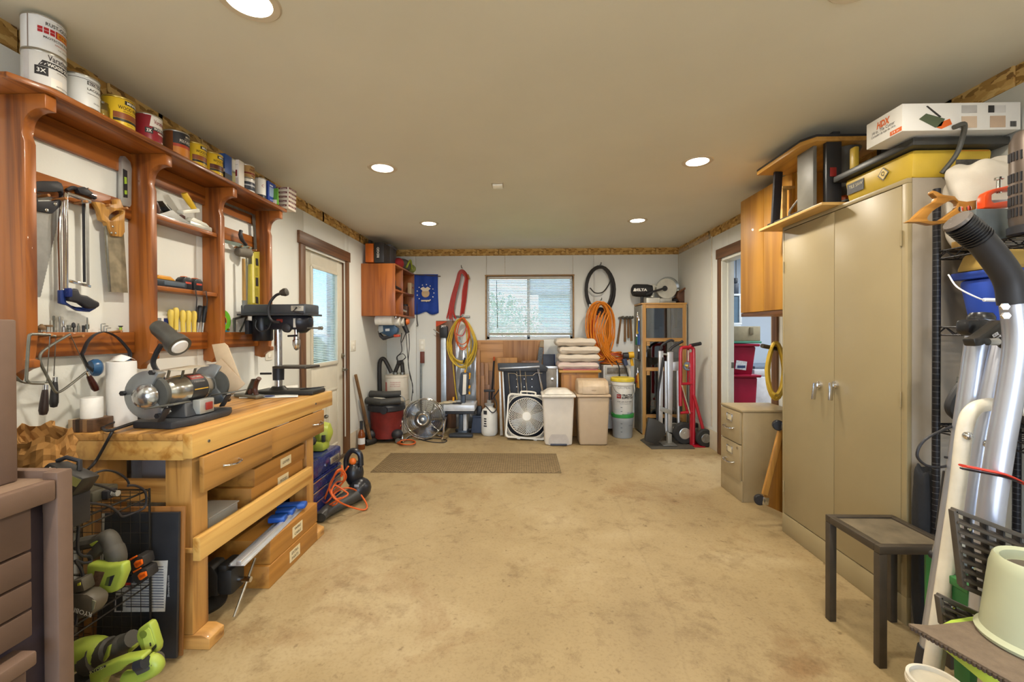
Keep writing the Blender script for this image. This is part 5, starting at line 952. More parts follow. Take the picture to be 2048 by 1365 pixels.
poly('case', M('5b5346', .5), t, Zt([(60, 990), (260, 990), (330, 1030), (385, 1080), (360, 1190), (320, 1250), (60, 1350)]), ('y', Yb_), .05, .01); m_ = AY(*Zt([(225, 1215)])[0], Yb_-.001); text('RYOBI', m_, ((-1, 0, .28), (-.28, 0, -1)), .06, 'e2dfd4', t, .016, bold=.02); poly('side_vent', M('7c7a62', .5), t, Zt([(330, 1060), (380, 1080), (355, 1180), (325, 1200)]), ('y', Yb_-.002), .003, .001); poly('yellow_mark', M('c4c03a', .5), t, Zt([(150, 860), (185, 845), (188, 880), (150, 890)]), ('y', Yb_-.002), .004, .001); poly('upper_block', M('4d473c', .5), t, Zt([(60, 830), (200, 800), (240, 960), (60, 990)]), ('y', Yb_), .04, .006)
Zg = lambda pts: zz(130, 1200, 8.273, pts)
t = thing('multi_tool', 'lime and grey cordless drill lying on the floor with its battery socket up', 'power tool', AZ(230, 1330, 0)); Yq = 1.50
tb('body', DG, t, smooth_path(pxy(Zg([(600, 900), (760, 830), (950, 740), (1120, 640)]), Yq+.04), 5), [.045]*6+[.036]*5+[.030]*5, 14); tb('motor_housing', LG, t, smooth_path(pxy(Zg([(180, 920), (360, 880), (520, 880), (640, 900)]), Yq+.04), 4), [.05, .052, .053, .054, .054, .054, .053, .053, .052, .05, .048, .046, .044], 14); tb('nose_collar', M('4d4840', .5), t, pxy(Zg([(430, 960), (600, 900)]), Yq+.04), .0565, 16)
poly('battery_socket', LG, t, Zg([(1170, 600), (1200, 500), (1340, 400), (1400, 400), (1440, 480), (1530, 780), (1520, 880), (1420, 990), (1360, 1000), (1300, 960), (1180, 680)]), ('y', Yq-.01), .03, .007, seg=3); poly('socket_floor', M('c0cb5a', .4), t, Zg([(1270, 560), (1370, 470), (1410, 500), (1490, 780), (1400, 930), (1340, 900)]), ('y', Yq-.012), .002, 0)
for pg in ([(1430, 810), (1500, 740), (1510, 790), (1450, 860)], [(1340, 900), (1410, 830), (1430, 880), (1360, 950)], [(1395, 720), (1415, 715), (1425, 770), (1405, 780)]): poly('contact', M('3a3a2a', .5), t, Zg(pg), ('y', Yq-.014), .002, 0)
MB().lathe([(.012, 0), (.013, .003), (.009, .0035)], pxy(Zg([(1300, 570)]), Yq-.012)[0], (0, -1, 0)).build('socket_boss', M('6f7a2c', .5), t); poly('trigger', LG, t, Zg([(1010, 870), (1060, 800), (1150, 780), (1130, 830), (1060, 900)]), ('y', Yq+.02), .03, .005); poly('green_trim', LG, t, Zg([(620, 1000), (700, 780), (740, 760), (700, 960), (640, 1040)]), ('y', Yq-.008), .01, .002); MB().box(-1.66, Yq, .0005, -1.58, Yq+.08, .05).build('stand_foot', DG, t, .01)
t = thing('jig_saw', 'lime green jig saw lying on the floor in front of the drill', 'power tool', AZ(240, 1360, 0)); Yj = 1.42
poly('housing', LG, t, Zg([(370, 1230), (620, 1110), (900, 1000), (1270, 940), (1290, 1010), (1100, 1060), (980, 1120), (900, 1200), (620, 1330), (560, 1500), (420, 1500)]), ('y', Yj), .04, .01, seg=3); tb('handle', LG, t, smooth_path(pxy(Zg([(1000, 1290), (1200, 1270), (1420, 1190), (1530, 1100), (1490, 1020), (1400, 990)]), Yj+.04), 5), .022, 12); tb('rubber_grip', DG, t, smooth_path(pxy(Zg([(1270, 1110), (1400, 1060), (1540, 1000)]), Yj+.045), 4), .0265, 12); poly('name_panel', BLK, t, Zg([(390, 1200), (660, 1090), (670, 1120), (400, 1240)]), ('y', Yj-.002), .003, .0005); v = pxy(Zg([(530, 1165)]), Yj-.003)[0]; text('RYOBI', v, ((1, 0, .43), (-.43, 0, 1)), .052, 'cfd08a', t, .009); MB().lathe([(.02, 0), (.02, .03)], pxy(Zg([(1200, 1080)]), Yj+.01)[0], (1, 0, .4)).build('switch', BLK, t); MB().box(-1.62, Yj+.005, .0005, -1.47, Yj+.07, .07).build('shoe_plate', DG, t, .006)
# boards leaning between the rack and the bench leg
t = thing('shower_panel', 'black panel with a white printed label leaning on the bench leg', 'board', AZ(290, 1318, 0)); Yp = 1.672
a = [AY(*c, Yp) for c in ((205, 1028), (357, 1026), (352, 1318), (190, 1318))]; MB().prism([v+Vector((0, .045*(1-(v.z/ .65)) -.04, 0)) if False else v for v in a], (0, 1, 0), .012).build('panel', M('26272b', .4, var=.15), t, .001); MB().prism([AY(*c, Yp-.001) for c in zz(130, 1030, 6.205, [(630, 960), (740, 900), (1010, 580), (1275, 570), (1240, 1205), (612, 1210)])], (0, 1, 0), .0008).build('paper_label', M('bdbab4', .6, var=.15, vs=40), t)
b = MB()
for k in range(16): z = AY(300, 1135+5.4*k, Yp-.0012).z; b.box(AY(252+(12-k)*1.2 if k < 12 else 252, 1200, Yp).x, Yp-.0016, z, AY(328, 1200, Yp).x, Yp-.0011, z+.0035)
b.build('print_lines', M('5a5a66', .6), t); bx('barcode_block', M('26272b', .5), t, AY(233, 1200, Yp).x, Yp-.0018, AY(233, 1222, Yp).z, AY(246, 1200, Yp).x, Yp-.0011, AY(233, 1192, Yp).z, 0)
text('Showertile.com', AY(337, 1173, Yp-.0006), ((0, 0, 1), (-1, 0, 0)), .085, 'b9b9b9', t, .008); MB().prism([AY(*c, Yp-.001) for c in ((203, 1028), (209, 1028), (204, 1200), (198, 1200))], (0, 1, 0), .0015).build('edge_tape', M('b9b5aa', .6), t)
t = thing('hardboard_sheet', 'brown hardboard sheet leaning behind the black panel', 'board', AZ(360, 1310, 0)); MB().prism([AY(*c, Yp+.0215) for c in ((190, 1016), (369, 1014), (364, 1313), (180, 1313))], (0, 1, 0), .008).build('sheet', WOOD('8d5f30', '6e4520', 'Z', .8), t, .001)
# ================================================================ BACK WALL
YW = YB
def fb(name, mat_, parent, x0, y0, x1, y1, Y, dep, bevel=.004, **k):   # box whose front face is a pixel rectangle on the plane Y
    a, b2 = AY(x0, y0, Y), AY(x1, y1, Y); return bx(name, mat_, parent, a.x, Y, b2.z, b2.x, Y+dep, a.z, bevel, **k)
def fy(px, py): return AZ(px, py, 0).y
def Zq(x0, y0, s): return lambda pts: zz(x0, y0, s, pts)
# hung cabinet in the left corner
CAB = WOOD('a05a22', '7a3e14', 'Z', .6, rough=.4, coat=.15)
k_ = thing('wall_cabinet', 'open-fronted stained plywood cabinet hung in the back left corner', 'cabinet', (XL, 5.3, 1.5))
Y0 = AX(721, 600, XL).y+.02; XF = AY(790, 600, Y0).x; Y1 = AX(830, 600, XF).y; Y1 = min(Y1, YB-.01); z1, z0 = AY(780, 527, Y0).z, AY(780, 632, Y0).z
bx('side_panel', CAB, k_, XL+.002, Y0, z0, XF, Y0+.02, z1, .002); bx('side_panel', CAB, k_, XL+.002, Y1-.02, z0, XF, Y1, z1, .002); bx('back_panel', CAB, k_, XL+.001, Y0+.021, z0, XL+.015, Y1-.021, z1)
bx('top_panel', CAB, k_, XL+.016, Y0+.021, z1-.02, XF, Y1-.021, z1, .002); bx('bottom_panel', CAB, k_, XL+.016, Y0+.021, z0, XF+.01, Y1-.021, z0+.02, .002); zm = (z0+z1)/2
bx('shelf', CAB, k_, XL+.016, Y0+.021, zm-.01, XF-.005, Y1-.021, zm+.01, .002); ym_ = Y0+(Y1-Y0)*.38; bx('divider', CAB, k_, XL+.016, ym_, z0+.021, XF-.005, ym_+.018, zm-.011, .002); bx('divider', CAB, k_, XL+.016, ym_, zm+.011, XF-.005, ym_+.018, z1-.021, .002)
def small(name, lab, cat, y, z, dims, col, x=None, grp='odds and ends in the corner cabinet', rough=.5):
    x = XF-.10 if x is None else x; t = thing(name, lab, cat, (x, y, z), grp)
    bx('body', M(col, rough), t, x-dims[0]/2, y-dims[1]/2, z+.0005, x+dims[0]/2, y+dims[1]/2, z+dims[2], .008); return t
t = small('sanding_block', 'pinkish sanding block tool lying on the cabinet shelf', 'tool', Y0+.2, zm+.01, (.1, .22, .05), '8a5242'); tb('handle', BLK, t, [(XF-.05, Y0+.12, zm+.06), (XF-.02, Y0+.3, zm+.03)], .014)
t = small('radio', 'dark grey box with white top on the upper cabinet shelf', 'box', Y0+.15, zm+.062, (.1, .14, .07), '2a2c30'); bx('cap', M('d0cec8', .5), t, XF-.14, Y0+.1, zm+.1325, XF-.06, Y0+.2, zm+.15, .003)
t = small('tan_case', 'tan folded pouch leaning at the right end of the upper cabinet shelf', 'pouch', Y1-.12, zm+.01, (.05, .16, .15), 'b49b78', XF-.02); bx('red_mark', M('a04038', .5), t, XF+.0052, Y1-.16, zm+.09, XF+.008, Y1-.09, zm+.11)
t = small('grey_pouch', 'tall grey pouch in the lower left cabinet compartment', 'pouch', Y0+.1, z0+.02, (.08, .1, .19), '6a6660'); 
t = small('drill_case', 'silver and black drill lying in the lower cabinet compartment', 'tool', Y0+.45, z0+.02, (.1, .12, .06), '4a4a50'); MB().cyl((XF-.06, Y0+.4, z0+.1), (XF-.0, Y0+.47, z0+.07), .02).build('chuck', CHR, t); bx('red_top', M('a8241f', .4), t, XF-.14, Y0+.4, z0+.081, XF-.06, Y0+.5, z0+.11, .006)
t = small('brown_jar', 'brown jar at the far end of the lower cabinet compartment', 'jar', Y1-.13, z0+.02, (.09, .09, .14), '5c3a24'); lt('lid', BLK, t, [(.04, .1405), (.04, .16)], (XF-.1, Y1-.13, z0+.02))
# on the cabinet
t = thing('tool_case', 'orange and black hard tool case standing on the corner cabinet', 'case', (XL+.2, Y0+.1, z1)); fb('orange_half', M('c5641c', .4), t, 730, 487, 747, 525, Y0+.02, .34, .01); fb('black_half', M('2b2a2c', .45), t, 747.4, 485, 768, 526, Y0+.02, .34, .01); text('RIDGID', AY(756, 505, Y0+.0195), ((0, 0, 1), (-1, 0, 0)), .12, 'd9d6d0', t, .028, bold=.02); fb('handle', BLK, t, 736, 480, 741, 487, Y0+.1, .1, .004)
t = thing('grey_bin', 'dark grey plastic bin behind the orange and black case', 'bin', (XF-.1, Y0+.3, z1)); fb('bin_body', M('4a4a52', .5), t, 769, 491, 781, 526, Y0+.25, .25, .008); fb('bin_rim', M('55555c', .5), t, 768.6, 489, 782, 493, Y0+.24, .27, .004)
t = thing('tool_bag', 'grey and lime cloth tool bag on the end of the corner cabinet', 'bag', (XF-.05, Y1-.2, z1)); q = AX(815, 530, XF-.06); MB().ball((XF-.10, q.y-.08, z1+.085), (.10, .16, .085)).build('bag_body', M('5f5d55', .8, bump=.3), t); MB().ball((XF-.08, q.y+.16, z1+.07), (.10, .10, .07)).build('lime_end', M('8f9a55', .7), t); tb('lime_piping', M('a8b83e', .6), t, smooth_path([(XF-.02, q.y-.2, z1+.04), (XF+.0, q.y-.08, z1+.15), (XF-.02, q.y+.06, z1+.06)], 5), .012); MB().ball((XF-.1, q.y-.28, z1+.075), (.07, .06, .075)).build('red_pouch', M('a02a2c', .7), t); MB().ball((XF-.06, q.y+.27, z1+.065), (.05, .05, .045)).build('brown_flap', M('3c2a22', .7), t)
# under the cabinet
t = thing('white_tube_rolls', 'white paper roll hung under the corner cabinet', 'paper roll', (XF-.2, Y0+.1, z0)); a, b2 = AY(752, 641, Y0+.12), AY(786, 641, Y0+.12); lt('roll', M('e6e3da', .7), t, [(.02, 0), (.058, .001), (.058, (b2.x-a.x)), (.02, (b2.x-a.x)+.001)], a, (1, 0, 0)); MB().tube([a+Vector((.01, 0, .0)), a+Vector((.01, 0, .085))], .008).tube([b2+Vector((-.01, 0, 0)), b2+Vector((-.01, 0, .085))], .008).build('hanger', CHR, t)
for i in range(2): 
    t = thing('white_pipe_roll', 'short pale roll beside the white paper roll, %s' % ('nearer the roll', 'nearer the heat gun')[i], 'paper roll', (XF, Y0+.3, z0)); q = AX(795+8*i, 642, XF-.03); lt('roll', M('cfcbc0', .7), t, [(.02, -.05), (.05, -.049), (.05, .049), (.02, .05)], (XF-.05, q.y, z0-.065), (1, .1, 0)); tb('hanger', CHR, t, [(XF-.05, q.y, z0-.05), (XF-.05, q.y, z0+.005)], .005)
t = thing('jigsaw', 'blue and grey jigsaw hung under the corner cabinet', 'power tool', (XF-.1, Y0+.1, z0-.2)); Zj = Zq(560, 440, 5.25); Yj2 = Y0+.16
poly('body', M('2d4a66', .4), t, Zj([(1030, 1105), (1190, 1100), (1235, 1140), (1230, 1190), (1150, 1230), (1040, 1180), (1025, 1140)]), ('y', Yj2), .09, .012); poly('grey_nose', M('9aa0a4', .4), t, Zj([(1028, 1115), (1080, 1110), (1085, 1175), (1035, 1190)]), ('y', Yj2-.004), .09, .008); poly('grip', BLK, t, Zj([(1020, 1165), (1075, 1225), (1210, 1200), (1215, 1225), (1120, 1250), (1080, 1268), (1040, 1230)]), ('y', Yj2+.005), .07, .012); poly('red_switch', M('a53c22', .4), t, Zj([(1190, 1205), (1255, 1205), (1255, 1230), (1195, 1235)]), ('y', Yj2), .05, .006); poly('name_plate', M('d0d4d8', .4), t, Zj([(1105, 1145), (1150, 1142), (1150, 1168), (1105, 1170)]), ('y', Yj2-.005), .003, .001); tb('hook', BLK, t, pxy(Zj([(1130, 1105), (1130, 1000)]), Yj2+.04), .006)
t = thing('heat_gun', 'black heat gun with orange end hung under the corner cabinet', 'heat gun', (XF, Y0+.5, z0-.2)); Yh = Y0+.55; tb('barrel', BLK, t, pxy(Zj([(1240, 1080), (1330, 1070)]), Yh), [.035, .045], 14); tb('orange_cap', M('d0641f', .4), t, pxy(Zj([(1330, 1070), (1358, 1068)]), Yh), [.046, .03], 14); tb('grip', BLK, t, pxy(Zj([(1290, 1080), (1340, 1190)]), Yh), [.035, .028], 12); tb('hook', BLK, t, pxy(Zj([(1290, 1060), (1290, 1020)]), Yh), .006)
t = thing('hanging_leads', 'black power cords hanging from the tools under the corner cabinet', 'cord', (XF, Y0+.5, 1.0)); Zv = Zq(700, 620, 4.55)
for pts in ([(470, 210), (465, 300), (500, 230), (510, 200)], [(510, 215), (525, 420), (545, 600), (570, 690), (560, 830)], [(535, 215), (540, 330), (530, 500), (560, 640), (575, 760)], [(465, 300), (470, 380), (425, 430), (440, 470), (505, 440), (480, 400), (430, 430), (455, 480), (510, 430)]): tb('cord', BLK, t, smooth_path(pxy(Zv(pts), Yh-.06), 5), .005, 6)
# flag
t = thing('flag', 'blue flag with eagle crest hanging from a rod on the back wall', 'flag', AY(855, 590, YW)); FB = M('1c3f97', .8, var=.06); rows = []
for i in range(13):
    v = i/12; rows.append([AY(826+50*u/14+ (1.5*math.sin(u*.8+v*3)*v), 549+(78+3*math.sin(u*.7))*v, YW-.018-.008*math.sin(u*1.1+v*2)) for u in range(15)])
MB().sheet(rows).build('flag_cloth', FB, t, solid=.002); tb('rod', M('5a4a3a', .5), t, pxy([(824, 549), (881, 553)], YW-.02), .006)
c = AY(851, 585, YW-.032); lt('crest_shield', M('c2a884', .7), t, [(.055, 0), (.05, .004), (.001, .006)], c+Vector((0, 0, -.015)), (0, -1, 0)); MB().prism([c+Vector((x*.1, -.004, z*.1)) for x, z in ((-.7, .5), (-.3, .75), (0, .55), (.3, .75), (.7, .5), (.35, .15), (-.35, .15))], (0, -1, 0), .004).build('crest_eagle', M('d8cdb8', .7), t); b = MB()
for a in range(13): th = 2*math.pi*a/13; o = c+Vector((.115*math.cos(th), -.002, -.01+.115*math.sin(th))); b.prism([o+Vector(((.011 if j % 2 == 0 else .005)*math.sin(math.pi*j/5), 0, (.011 if j % 2 == 0 else .005)*math.cos(math.pi*j/5))) for j in range(10)], (0, -1, 0), .002)
b.build('crest_stars', M('e6e4e0', .6), t); bx('scroll', M('d6c9a6', .7), t, c.x-.06, c.y-.006, c.z-.125, c.x+.06, c.y-.003, c.z-.105, .002)
t = thing('thin_strap', 'thin dark strap hanging beside the flag', 'strap', AY(834, 620, YW)); tb('strap', BLK, t, pxy([(834, 575), (834, 640), (836, 652)], YW-.008), .006, 6); lt('clip', STEELD, t, [(.01, 0), (.012, .01), (.008, .02)], AY(834.5, 651, YW-.01), (0, 0, -1)); lt('nail', STEELD, t, [(.004, 0), (.004, .012)], AY(834, 575, YW), (0, -1, 0))
# hoses and cords on hooks
def coil(name, lab, cat, cx, cy, rx, ry, n, r, mat_, Y, jit=3, hook=True, stretch=None, seed=1, th=.03):
    t = thing(name, lab, cat, AY(cx, cy, Y)); rr = random.Random(seed)
    for k in range(n):
        pts = []; ax, ay = rx+rr.uniform(-jit, jit), ry+rr.uniform(-jit, jit); ox, oy = rr.uniform(-jit, jit)*.7, rr.uniform(-jit, jit)*.5
        top = cy-ry+rr.uniform(0, jit)
        for j in range(26):
            a = 2*math.pi*j/26; w = 1-.28*max(0, math.sin(a))**1 if stretch is None else 1-stretch*max(0, math.sin(a))
            pts.append(AY(cx+ox+ax*w*math.cos(a), top+ay-ay*math.sin(a), Y-rr.uniform(0, th)*.15-th*(k/n)))
        tb('loop', mat_, t, pts, r, 6, closed=True)
    if hook: p = AY(cx, cy-ry-3, YW); MB().tube([p, p+Vector((0, -.07, -.005)), p+Vector((0, -.085, .02))], .006, 8).build('hook', STEELD, t)
    return t
RED = M('b02a20', .4); t = thing('air_hose', 'red air hose hung in a long loop on the back wall', 'hose', AY(915, 590, YW)); rr = random.Random(3); Zh = Zq(860, 500, 5.25)
for k in range(6):
    o = lambda s: rr.uniform(-s, s); pts = [(180+20*k+o(8), 720+o(20)), (195+10*k, 640), (225+8*k, 500), (275+6*k, 330), (300+4*k, 240+3*k), (335, 212+6*k), (375-4*k, 240+4*k), (395-5*k, 300), (385-8*k, 430), (370-7*k, 560), (350-6*k, 680+o(20))]
    tb('loop', RED, t, smooth_path(pxy(Zh(pts), YW-.03-.012*k), 4), .009, 7)
tb('hose_end', M('a05a20', .5), t, pxy(Zh([(395, 260), (410, 310)]), YW-.05), .012); p = AY(925, 538, YW); MB().tube([p+Vector((0, 0, .01)), p+Vector((0, -.1, 0)), p+Vector((0, -.12, .03))], .006).build('hook', STEELD, t)
YEL = M('c9a93a', .45); t = coil('yellow_extension_coil', 'thick coil of yellow extension cord hung below the red hose', 'cord', 923, 683, 24, 46, 10, .008, YEL, YW-.10, 4, seed=5, th=.06); tb('tail', YEL, t, smooth_path(pxy([(903, 690), (906, 730), (911, 780), (914, 800)], YW-.13), 5), .008, 7); tb('tail_end', YEL, t, smooth_path(pxy([(933, 660), (935, 710), (933, 740)], YW-.17), 4), .008, 7); MB().bar(AY(907, 633, YW-.01), AY(940, 634, YW-.01), .03, .03).build('hook_board', STEELD, t, .004); tb('black_plug', BLK, t, pxy([(930, 716), (927, 727)], YW-.17), .012)
t = coil('looped_orange_hank', 'orange cord looped inside the yellow coil', 'cord', 925, 664, 13, 29, 3, .007, OR, YW-.19, 3, hook=False, seed=6); tb('red_cord', M('b5303a', .4), t, smooth_path(pxy([(915, 660), (922, 642), (933, 650), (925, 672), (912, 668)], YW-.2), 4), .006); tb('hook', STEELD, t, [AY(925, 635, YW-.02), AY(925, 635, YW-.21)], .006)
HOSE = M('2c2b2c', .5); t = coil('black_hose', 'large coil of black hose hung high on the back wall right of the window', 'hose', 1200, 578, 28, 45, 4, .018, HOSE, YW-.05, 3, stretch=.02, seed=8); tb('inner_loop', HOSE, t, smooth_path(pxy([(1180, 576), (1190, 586), (1205, 585), (1216, 572), (1222, 560)], YW-.08), 5), .008); tb('pale_band', M('d8d6d0', .5), t, pxy([(1178, 612), (1182, 612)], YW-.11), .022)
t = coil('orange_cord_bundle', 'big bundle of orange extension cords hung below the black hose', 'cord', 1201, 655, 20, 52, 20, .0075, M('cf7a1e', .45), YW-.16, 6, stretch=-.05, seed=9, th=.10); t2 = t
for k in range(16): tb('red_strand' if k < 7 else 'strand', M('b8431c' if k < 7 else 'cf7a1e', .45), t, smooth_path(pxy([(1180+2.6*k, 622+(k*7) % 11), (1174+2.4*k, 655+(k*5) % 9), (1184+2.2*k, 690+(k*3) % 13), (1200+1.2*k, 708+(k*4) % 9)], YW-.2-.006*k), 5), .0065, 6)
for k in range(4): tb('tail', M('cf7a1e', .45), t, smooth_path(pxy([(1196+4*k, 668), (1204+3*k, 700), (1218+6*k, 722), (1228+10*k, 737-6*k)], YW-.28), 4), .0075, 6)
MB().ball(AY(1201, 625, YW-.10), (.06, .04, .07)).build('dark_hanger', M('3a2a26', .6), t)
# outlet plates on the back wall
plate(838, 679, 850, 702, ('y', YW), 'outlet plate on the back wall with a round plug', 'outlet'); b = None
# corner objects, left
t = thing('sledge_hammer', 'long-handled sledge hammer standing head down in the back left corner', 'hammer', AZ(741, 892, 0)); p = AZ(741, 890, 0); tb('handle', WOOD('7a5a38', '503a22', 'Z', rough=.6), t, [AX(711, 750, XL+.03), (p.x, p.y, .05)], [.017, .02], 10); lt('head', IRON, t, [(.03, -.07), (.036, -.055), (.036, .055), (.03, .07)], (p.x, p.y, .0365), (.5, .87, 0), 14)
t = thing('sledge_hammer', 'second sledge hammer head behind the first, by the amber bottle', 'hammer', AZ(735, 888, 0)); p = AZ(733, 886, 0); lt('head', IRON, t, [(.03, -.06), (.04, -.05), (.04, .05), (.03, .06)], (p.x, p.y+.06, .0405), (.3, .9, 0), 14); tb('handle', M('3a322c', .6), t, [AX(722, 800, XL+.03), (p.x, p.y+.06, .05)], .016, 10)
t = thing('amber_bottle', 'amber bottle with black neck and white label on the floor by the door', 'bottle', AZ(723, 899, 0)); p = AZ(723, 899, 0); AM = M('7a3f18', .15); lt('glass', AM, t, [(.034, 0), (.038, .006), (.038, .16), (.03, .19), (.016, .22), (.015, .225)], p); lt('neck_foil', BLK, t, [(.017, .222), (.016, .30), (.018, .302), (.018, .315), (.001, .316)], p); lt('label_band', M('d5d8dc', .5), t, [(.0385, .06), (.0385, .13)], p)
t = thing('shop_vacuum', 'old red shop vacuum with black top standing by the back left corner', 'vacuum', AZ(770, 885, 0)); Yv_ = fy(770, 885)+.10; VR = M('74231e', .5, var=.2); c = AY(774, 860, Yv_); 
lt('drum', VR, t, [(.13, .045), (.175, .05), (.18, .12), (.20, .36), (.205, .37)], (c.x, Yv_, 0), n=32); lt('drum_rim', BLK, t, [(.21, .372), (.22, .38), (.22, .43), (.20, .455), (.15, .465)], (c.x, Yv_, 0), n=32); 
for k in range(2): tb('coiled_hose', M('3a3936', .6), t, [(c.x-.2, Yv_-.12, .50+.0*k), (c.x, Yv_-.2, .49), (c.x+.2, Yv_-.12, .50)] if k == 0 else [(c.x-.19, Yv_-.03, .565), (c.x, Yv_-.07, .56), (c.x+.18, Yv_-.03, .565)], .042, 12)
MB().cyl((c.x+.04, Yv_-.20, .40), (c.x+.04, Yv_-.255, .40), .04).build('inlet', BLK, t); tb('wire_handle', STEELD, t, smooth_path([(c.x+.19, Yv_-.1, .56), (c.x+.24, Yv_-.1, .52), (c.x+.25, Yv_-.1, .44)], 4), .006)
for dx in (-.15, .16): MB().ball((c.x+dx, Yv_-.12, .10), (.07, .07, .06)).build('caster_bracket', BLK, t); MB().cyl((c.x+dx+.02, Yv_-.17, .032), (c.x+dx+.02, Yv_-.14, .032), .0315).build('caster', STEELD, t)
MB().cyl((c.x, Yv_+.1, .002), (c.x, Yv_+.1, .05), .1).build('base', BLK, t)
t = thing('floor_polisher', 'orange and white hand tool lying on top of the red vacuum', 'power tool', AY(757, 800, Yv_)); fb('white_base', M('d9d4c6', .5), t, 744, 796, 770, 803, Yv_-.1, .14, .012); MB().ball(AY(757, 790, Yv_-.03), (.075, .06, .035)).build('orange_top', M('b8542a', .5), t); fb('dark_foot', M('6a2f24', .5), t, 745, 803.2, 782, 806, Yv_-.09, .12, .004)
t = thing('dust_bucket', 'white dust-collector bucket with black hose elbows behind the red vacuum', 'bucket', AZ(793, 868, 0)); Yb2 = 5.58; c = AY(794, 800, Yb2); zt, zb_ = AY(794, 750, Yb2).z, AY(794, 800, Yb2).z
lt('bucket', M('d8d0c0', .5, var=.06), t, [(.13, zb_-.01), (.145, zb_), (.15, zb_+.02), (.15, zt-.03), (.155, zt-.025), (.155, zt), (.001, zt+.005)], (c.x, Yb2, 0), n=36); lt('lower_bucket', M('d3c9b6', .5), t, [(.12, .001), (.14, .012), (.15, zb_-.05), (.157, zb_-.045), (.157, zb_-.012)], (c.x, Yb2, 0), n=36); fn = cyl_map((c.x, Yb2, 0), .15, R(-90)); cyl_patch(fn, -.14, -.10, zb_+.1, zb_+.24, 'b0645a', t, name='label_red'); cyl_patch(fn, -.03, .03, zb_+.06, zb_+.12, 'a9a79a', t, name='label_grey'); cyl_patch(fn, -.09, -.06, zb_+.05, zb_+.13, '8f8d84', t, name='label_grey')
for i, s in enumerate(('WARNING', 'CHILDREN CAN FALL', 'INTO BUCKET')): cyl_text(s, cyl_map((c.x, Yb2, 0), .15, R(-90), .0015), .02, zb_+.24-.025*i, .13, 'a8483c', t, .014)
EL = M('2b2826', .5, var=.1); zt2 = zt
tb('hose', EL, t, smooth_path(pxy([(760, 786), (759, 740), (761, 722), (767, 718), (773, 726), (783, 746)], Yb2-.05), 5), .026, 12); tb('elbow', EL, t, pxy([(789, 748), (797, 728)], Yb2-.02), .026, 12); tb('elbow', EL, t, pxy([(806, 748), (804, 726)], Yb2-.02), .026, 12); tb('elbow_cap', EL, t, pxy([(795, 727), (806, 725)], Yb2-.02), .032, 12); tb('hose_foot', EL, t, [AY(760, 786, Yb2-.05), AY(760, 830, Yb2-.05)], .026, 12)
for px in (791, 805): q = AY(px, 748, Yb2-.02); lt('port', STEELD, t, [(.034, -.01), (.034, .02)], q)
# tools standing against the wall
t = thing('pole_tool', 'steel pole with a reddish wooden top leaning on the back wall', 'pole', AY(844, 790, YW)); tb('pole', STEELD, t, [AY(842, 722, YW-.03), AZ(842, 858, .002)], .014, 10); fb('wooden_top', M('6a3526', .5), t, 840, 704, 848, 727, YW-.05, .04, .004)
t = thing('bar_clamp_board', 'brown board with a long silver bar clamp leaning on the back wall', 'clamp', AY(893, 740, YW)); bw = WOOD('6b4528', '4a2e18', 'Z', .7)
a, b2 = AY(872, 642, YW-.03), AY(911, 642, YW-.03); bx('board', bw, t, a.x, YW-.03, .003, b2.x, YW-.004, a.z, .003); a2, b3 = AY(881.5, 676, YW-.06), AY(892, 676, YW-.06); bx('clamp_bar', M('c3cdd6', .35, .5), t, a2.x, YW-.06, .004, b3.x, YW-.031, a2.z, .004); fb('clamp_head', BLK, t, 879, 653, 895, 676, YW-.09, .055, .01); text('JET', AY(887, 653.5, YW-.0905), 'cam', .07, 'd8d8d6', t, .03, bold=.03); tb('clamp_lever', STEELD, t, pxy([(878, 667), (867, 659)], YW-.09), .006); MB().prism([AY(x, y, YW-.034) for x, y in ((872, 643), (895, 643), (872, 654))], (0, -1, 0), .004).build('orange_corner', M('c4471c', .5), t)
t = thing('plastic_sheeting', 'clear plastic sheeting hanging behind the yellow cord', 'sheet', AY(920, 760, YW)); rows = [[AY(909+46*u/10, 690+170*v/8-(18 if v == 0 else 0)*math.sin(u*.9), YW-.012-.008*math.sin(u*2.1+v)-.006*math.sin(v*2+u)) for u in range(11)] for v in range(9)]; MB().sheet(rows).build('plastic', GLASS('dfe2e8', .35, .12), t)
# scroll saw on stand
t = thing('band_saw', 'small grey and white scroll saw with yellow knobs on its stand', 'saw', AZ(924, 875, 0)); Ys = 5.45; Zs = Zq(700, 620, 4.55); DG2 = M('3a424c', .4); LGY = M('c4c8ce', .35, .2)
fb('table_box', LGY, t, 887, 811, 949, 823, Ys-.15, .38, .004); fb('table_under', M('2a2c32', .5), t, 890, 823.2, 948, 829, Ys-.13, .34, .004); poly('upper_arm', DG2, t, Zs([(1005, 575), (1065, 572), (1085, 600), (1070, 775), (1000, 780), (985, 740)]), ('y', Ys), .10, .012); poly('white_panel', M('d9d6cc', .4), t, Zs([(1030, 590), (1060, 588), (1055, 770), (1022, 775)]), ('y', Ys-.006), .01, .003); fb('column', DG2, t, 917, 829.2, 926, 866, Ys-.03, .16, .01); fb('column_white', M('cfd0d2', .4), t, 926.2, 829.2, 933, 866, Ys-.035, .15, .006); fb('neck', DG2, t, 921, 791, 930, 811, Ys+.02, .08, .005)
p = AY(924, 875, Ys); MB().prism([(p.x-.15, Ys-.13, .001), (p.x+.15, Ys-.13, .001), (p.x+.15, Ys-.06, .001), (p.x+.05, Ys+.02, .001), (p.x+.12, Ys+.2, .001), (p.x-.12, Ys+.2, .001), (p.x-.05, Ys+.02, .001), (p.x-.15, Ys-.06, .001)], (0, 0, 1), .045).build('foot', M('2e3034', .5), t, .015); fb('foot_column', DG2, t, 916, 862, 934, 872, Ys-.04, .17, .006)
KN = M('d8991f', .4); 
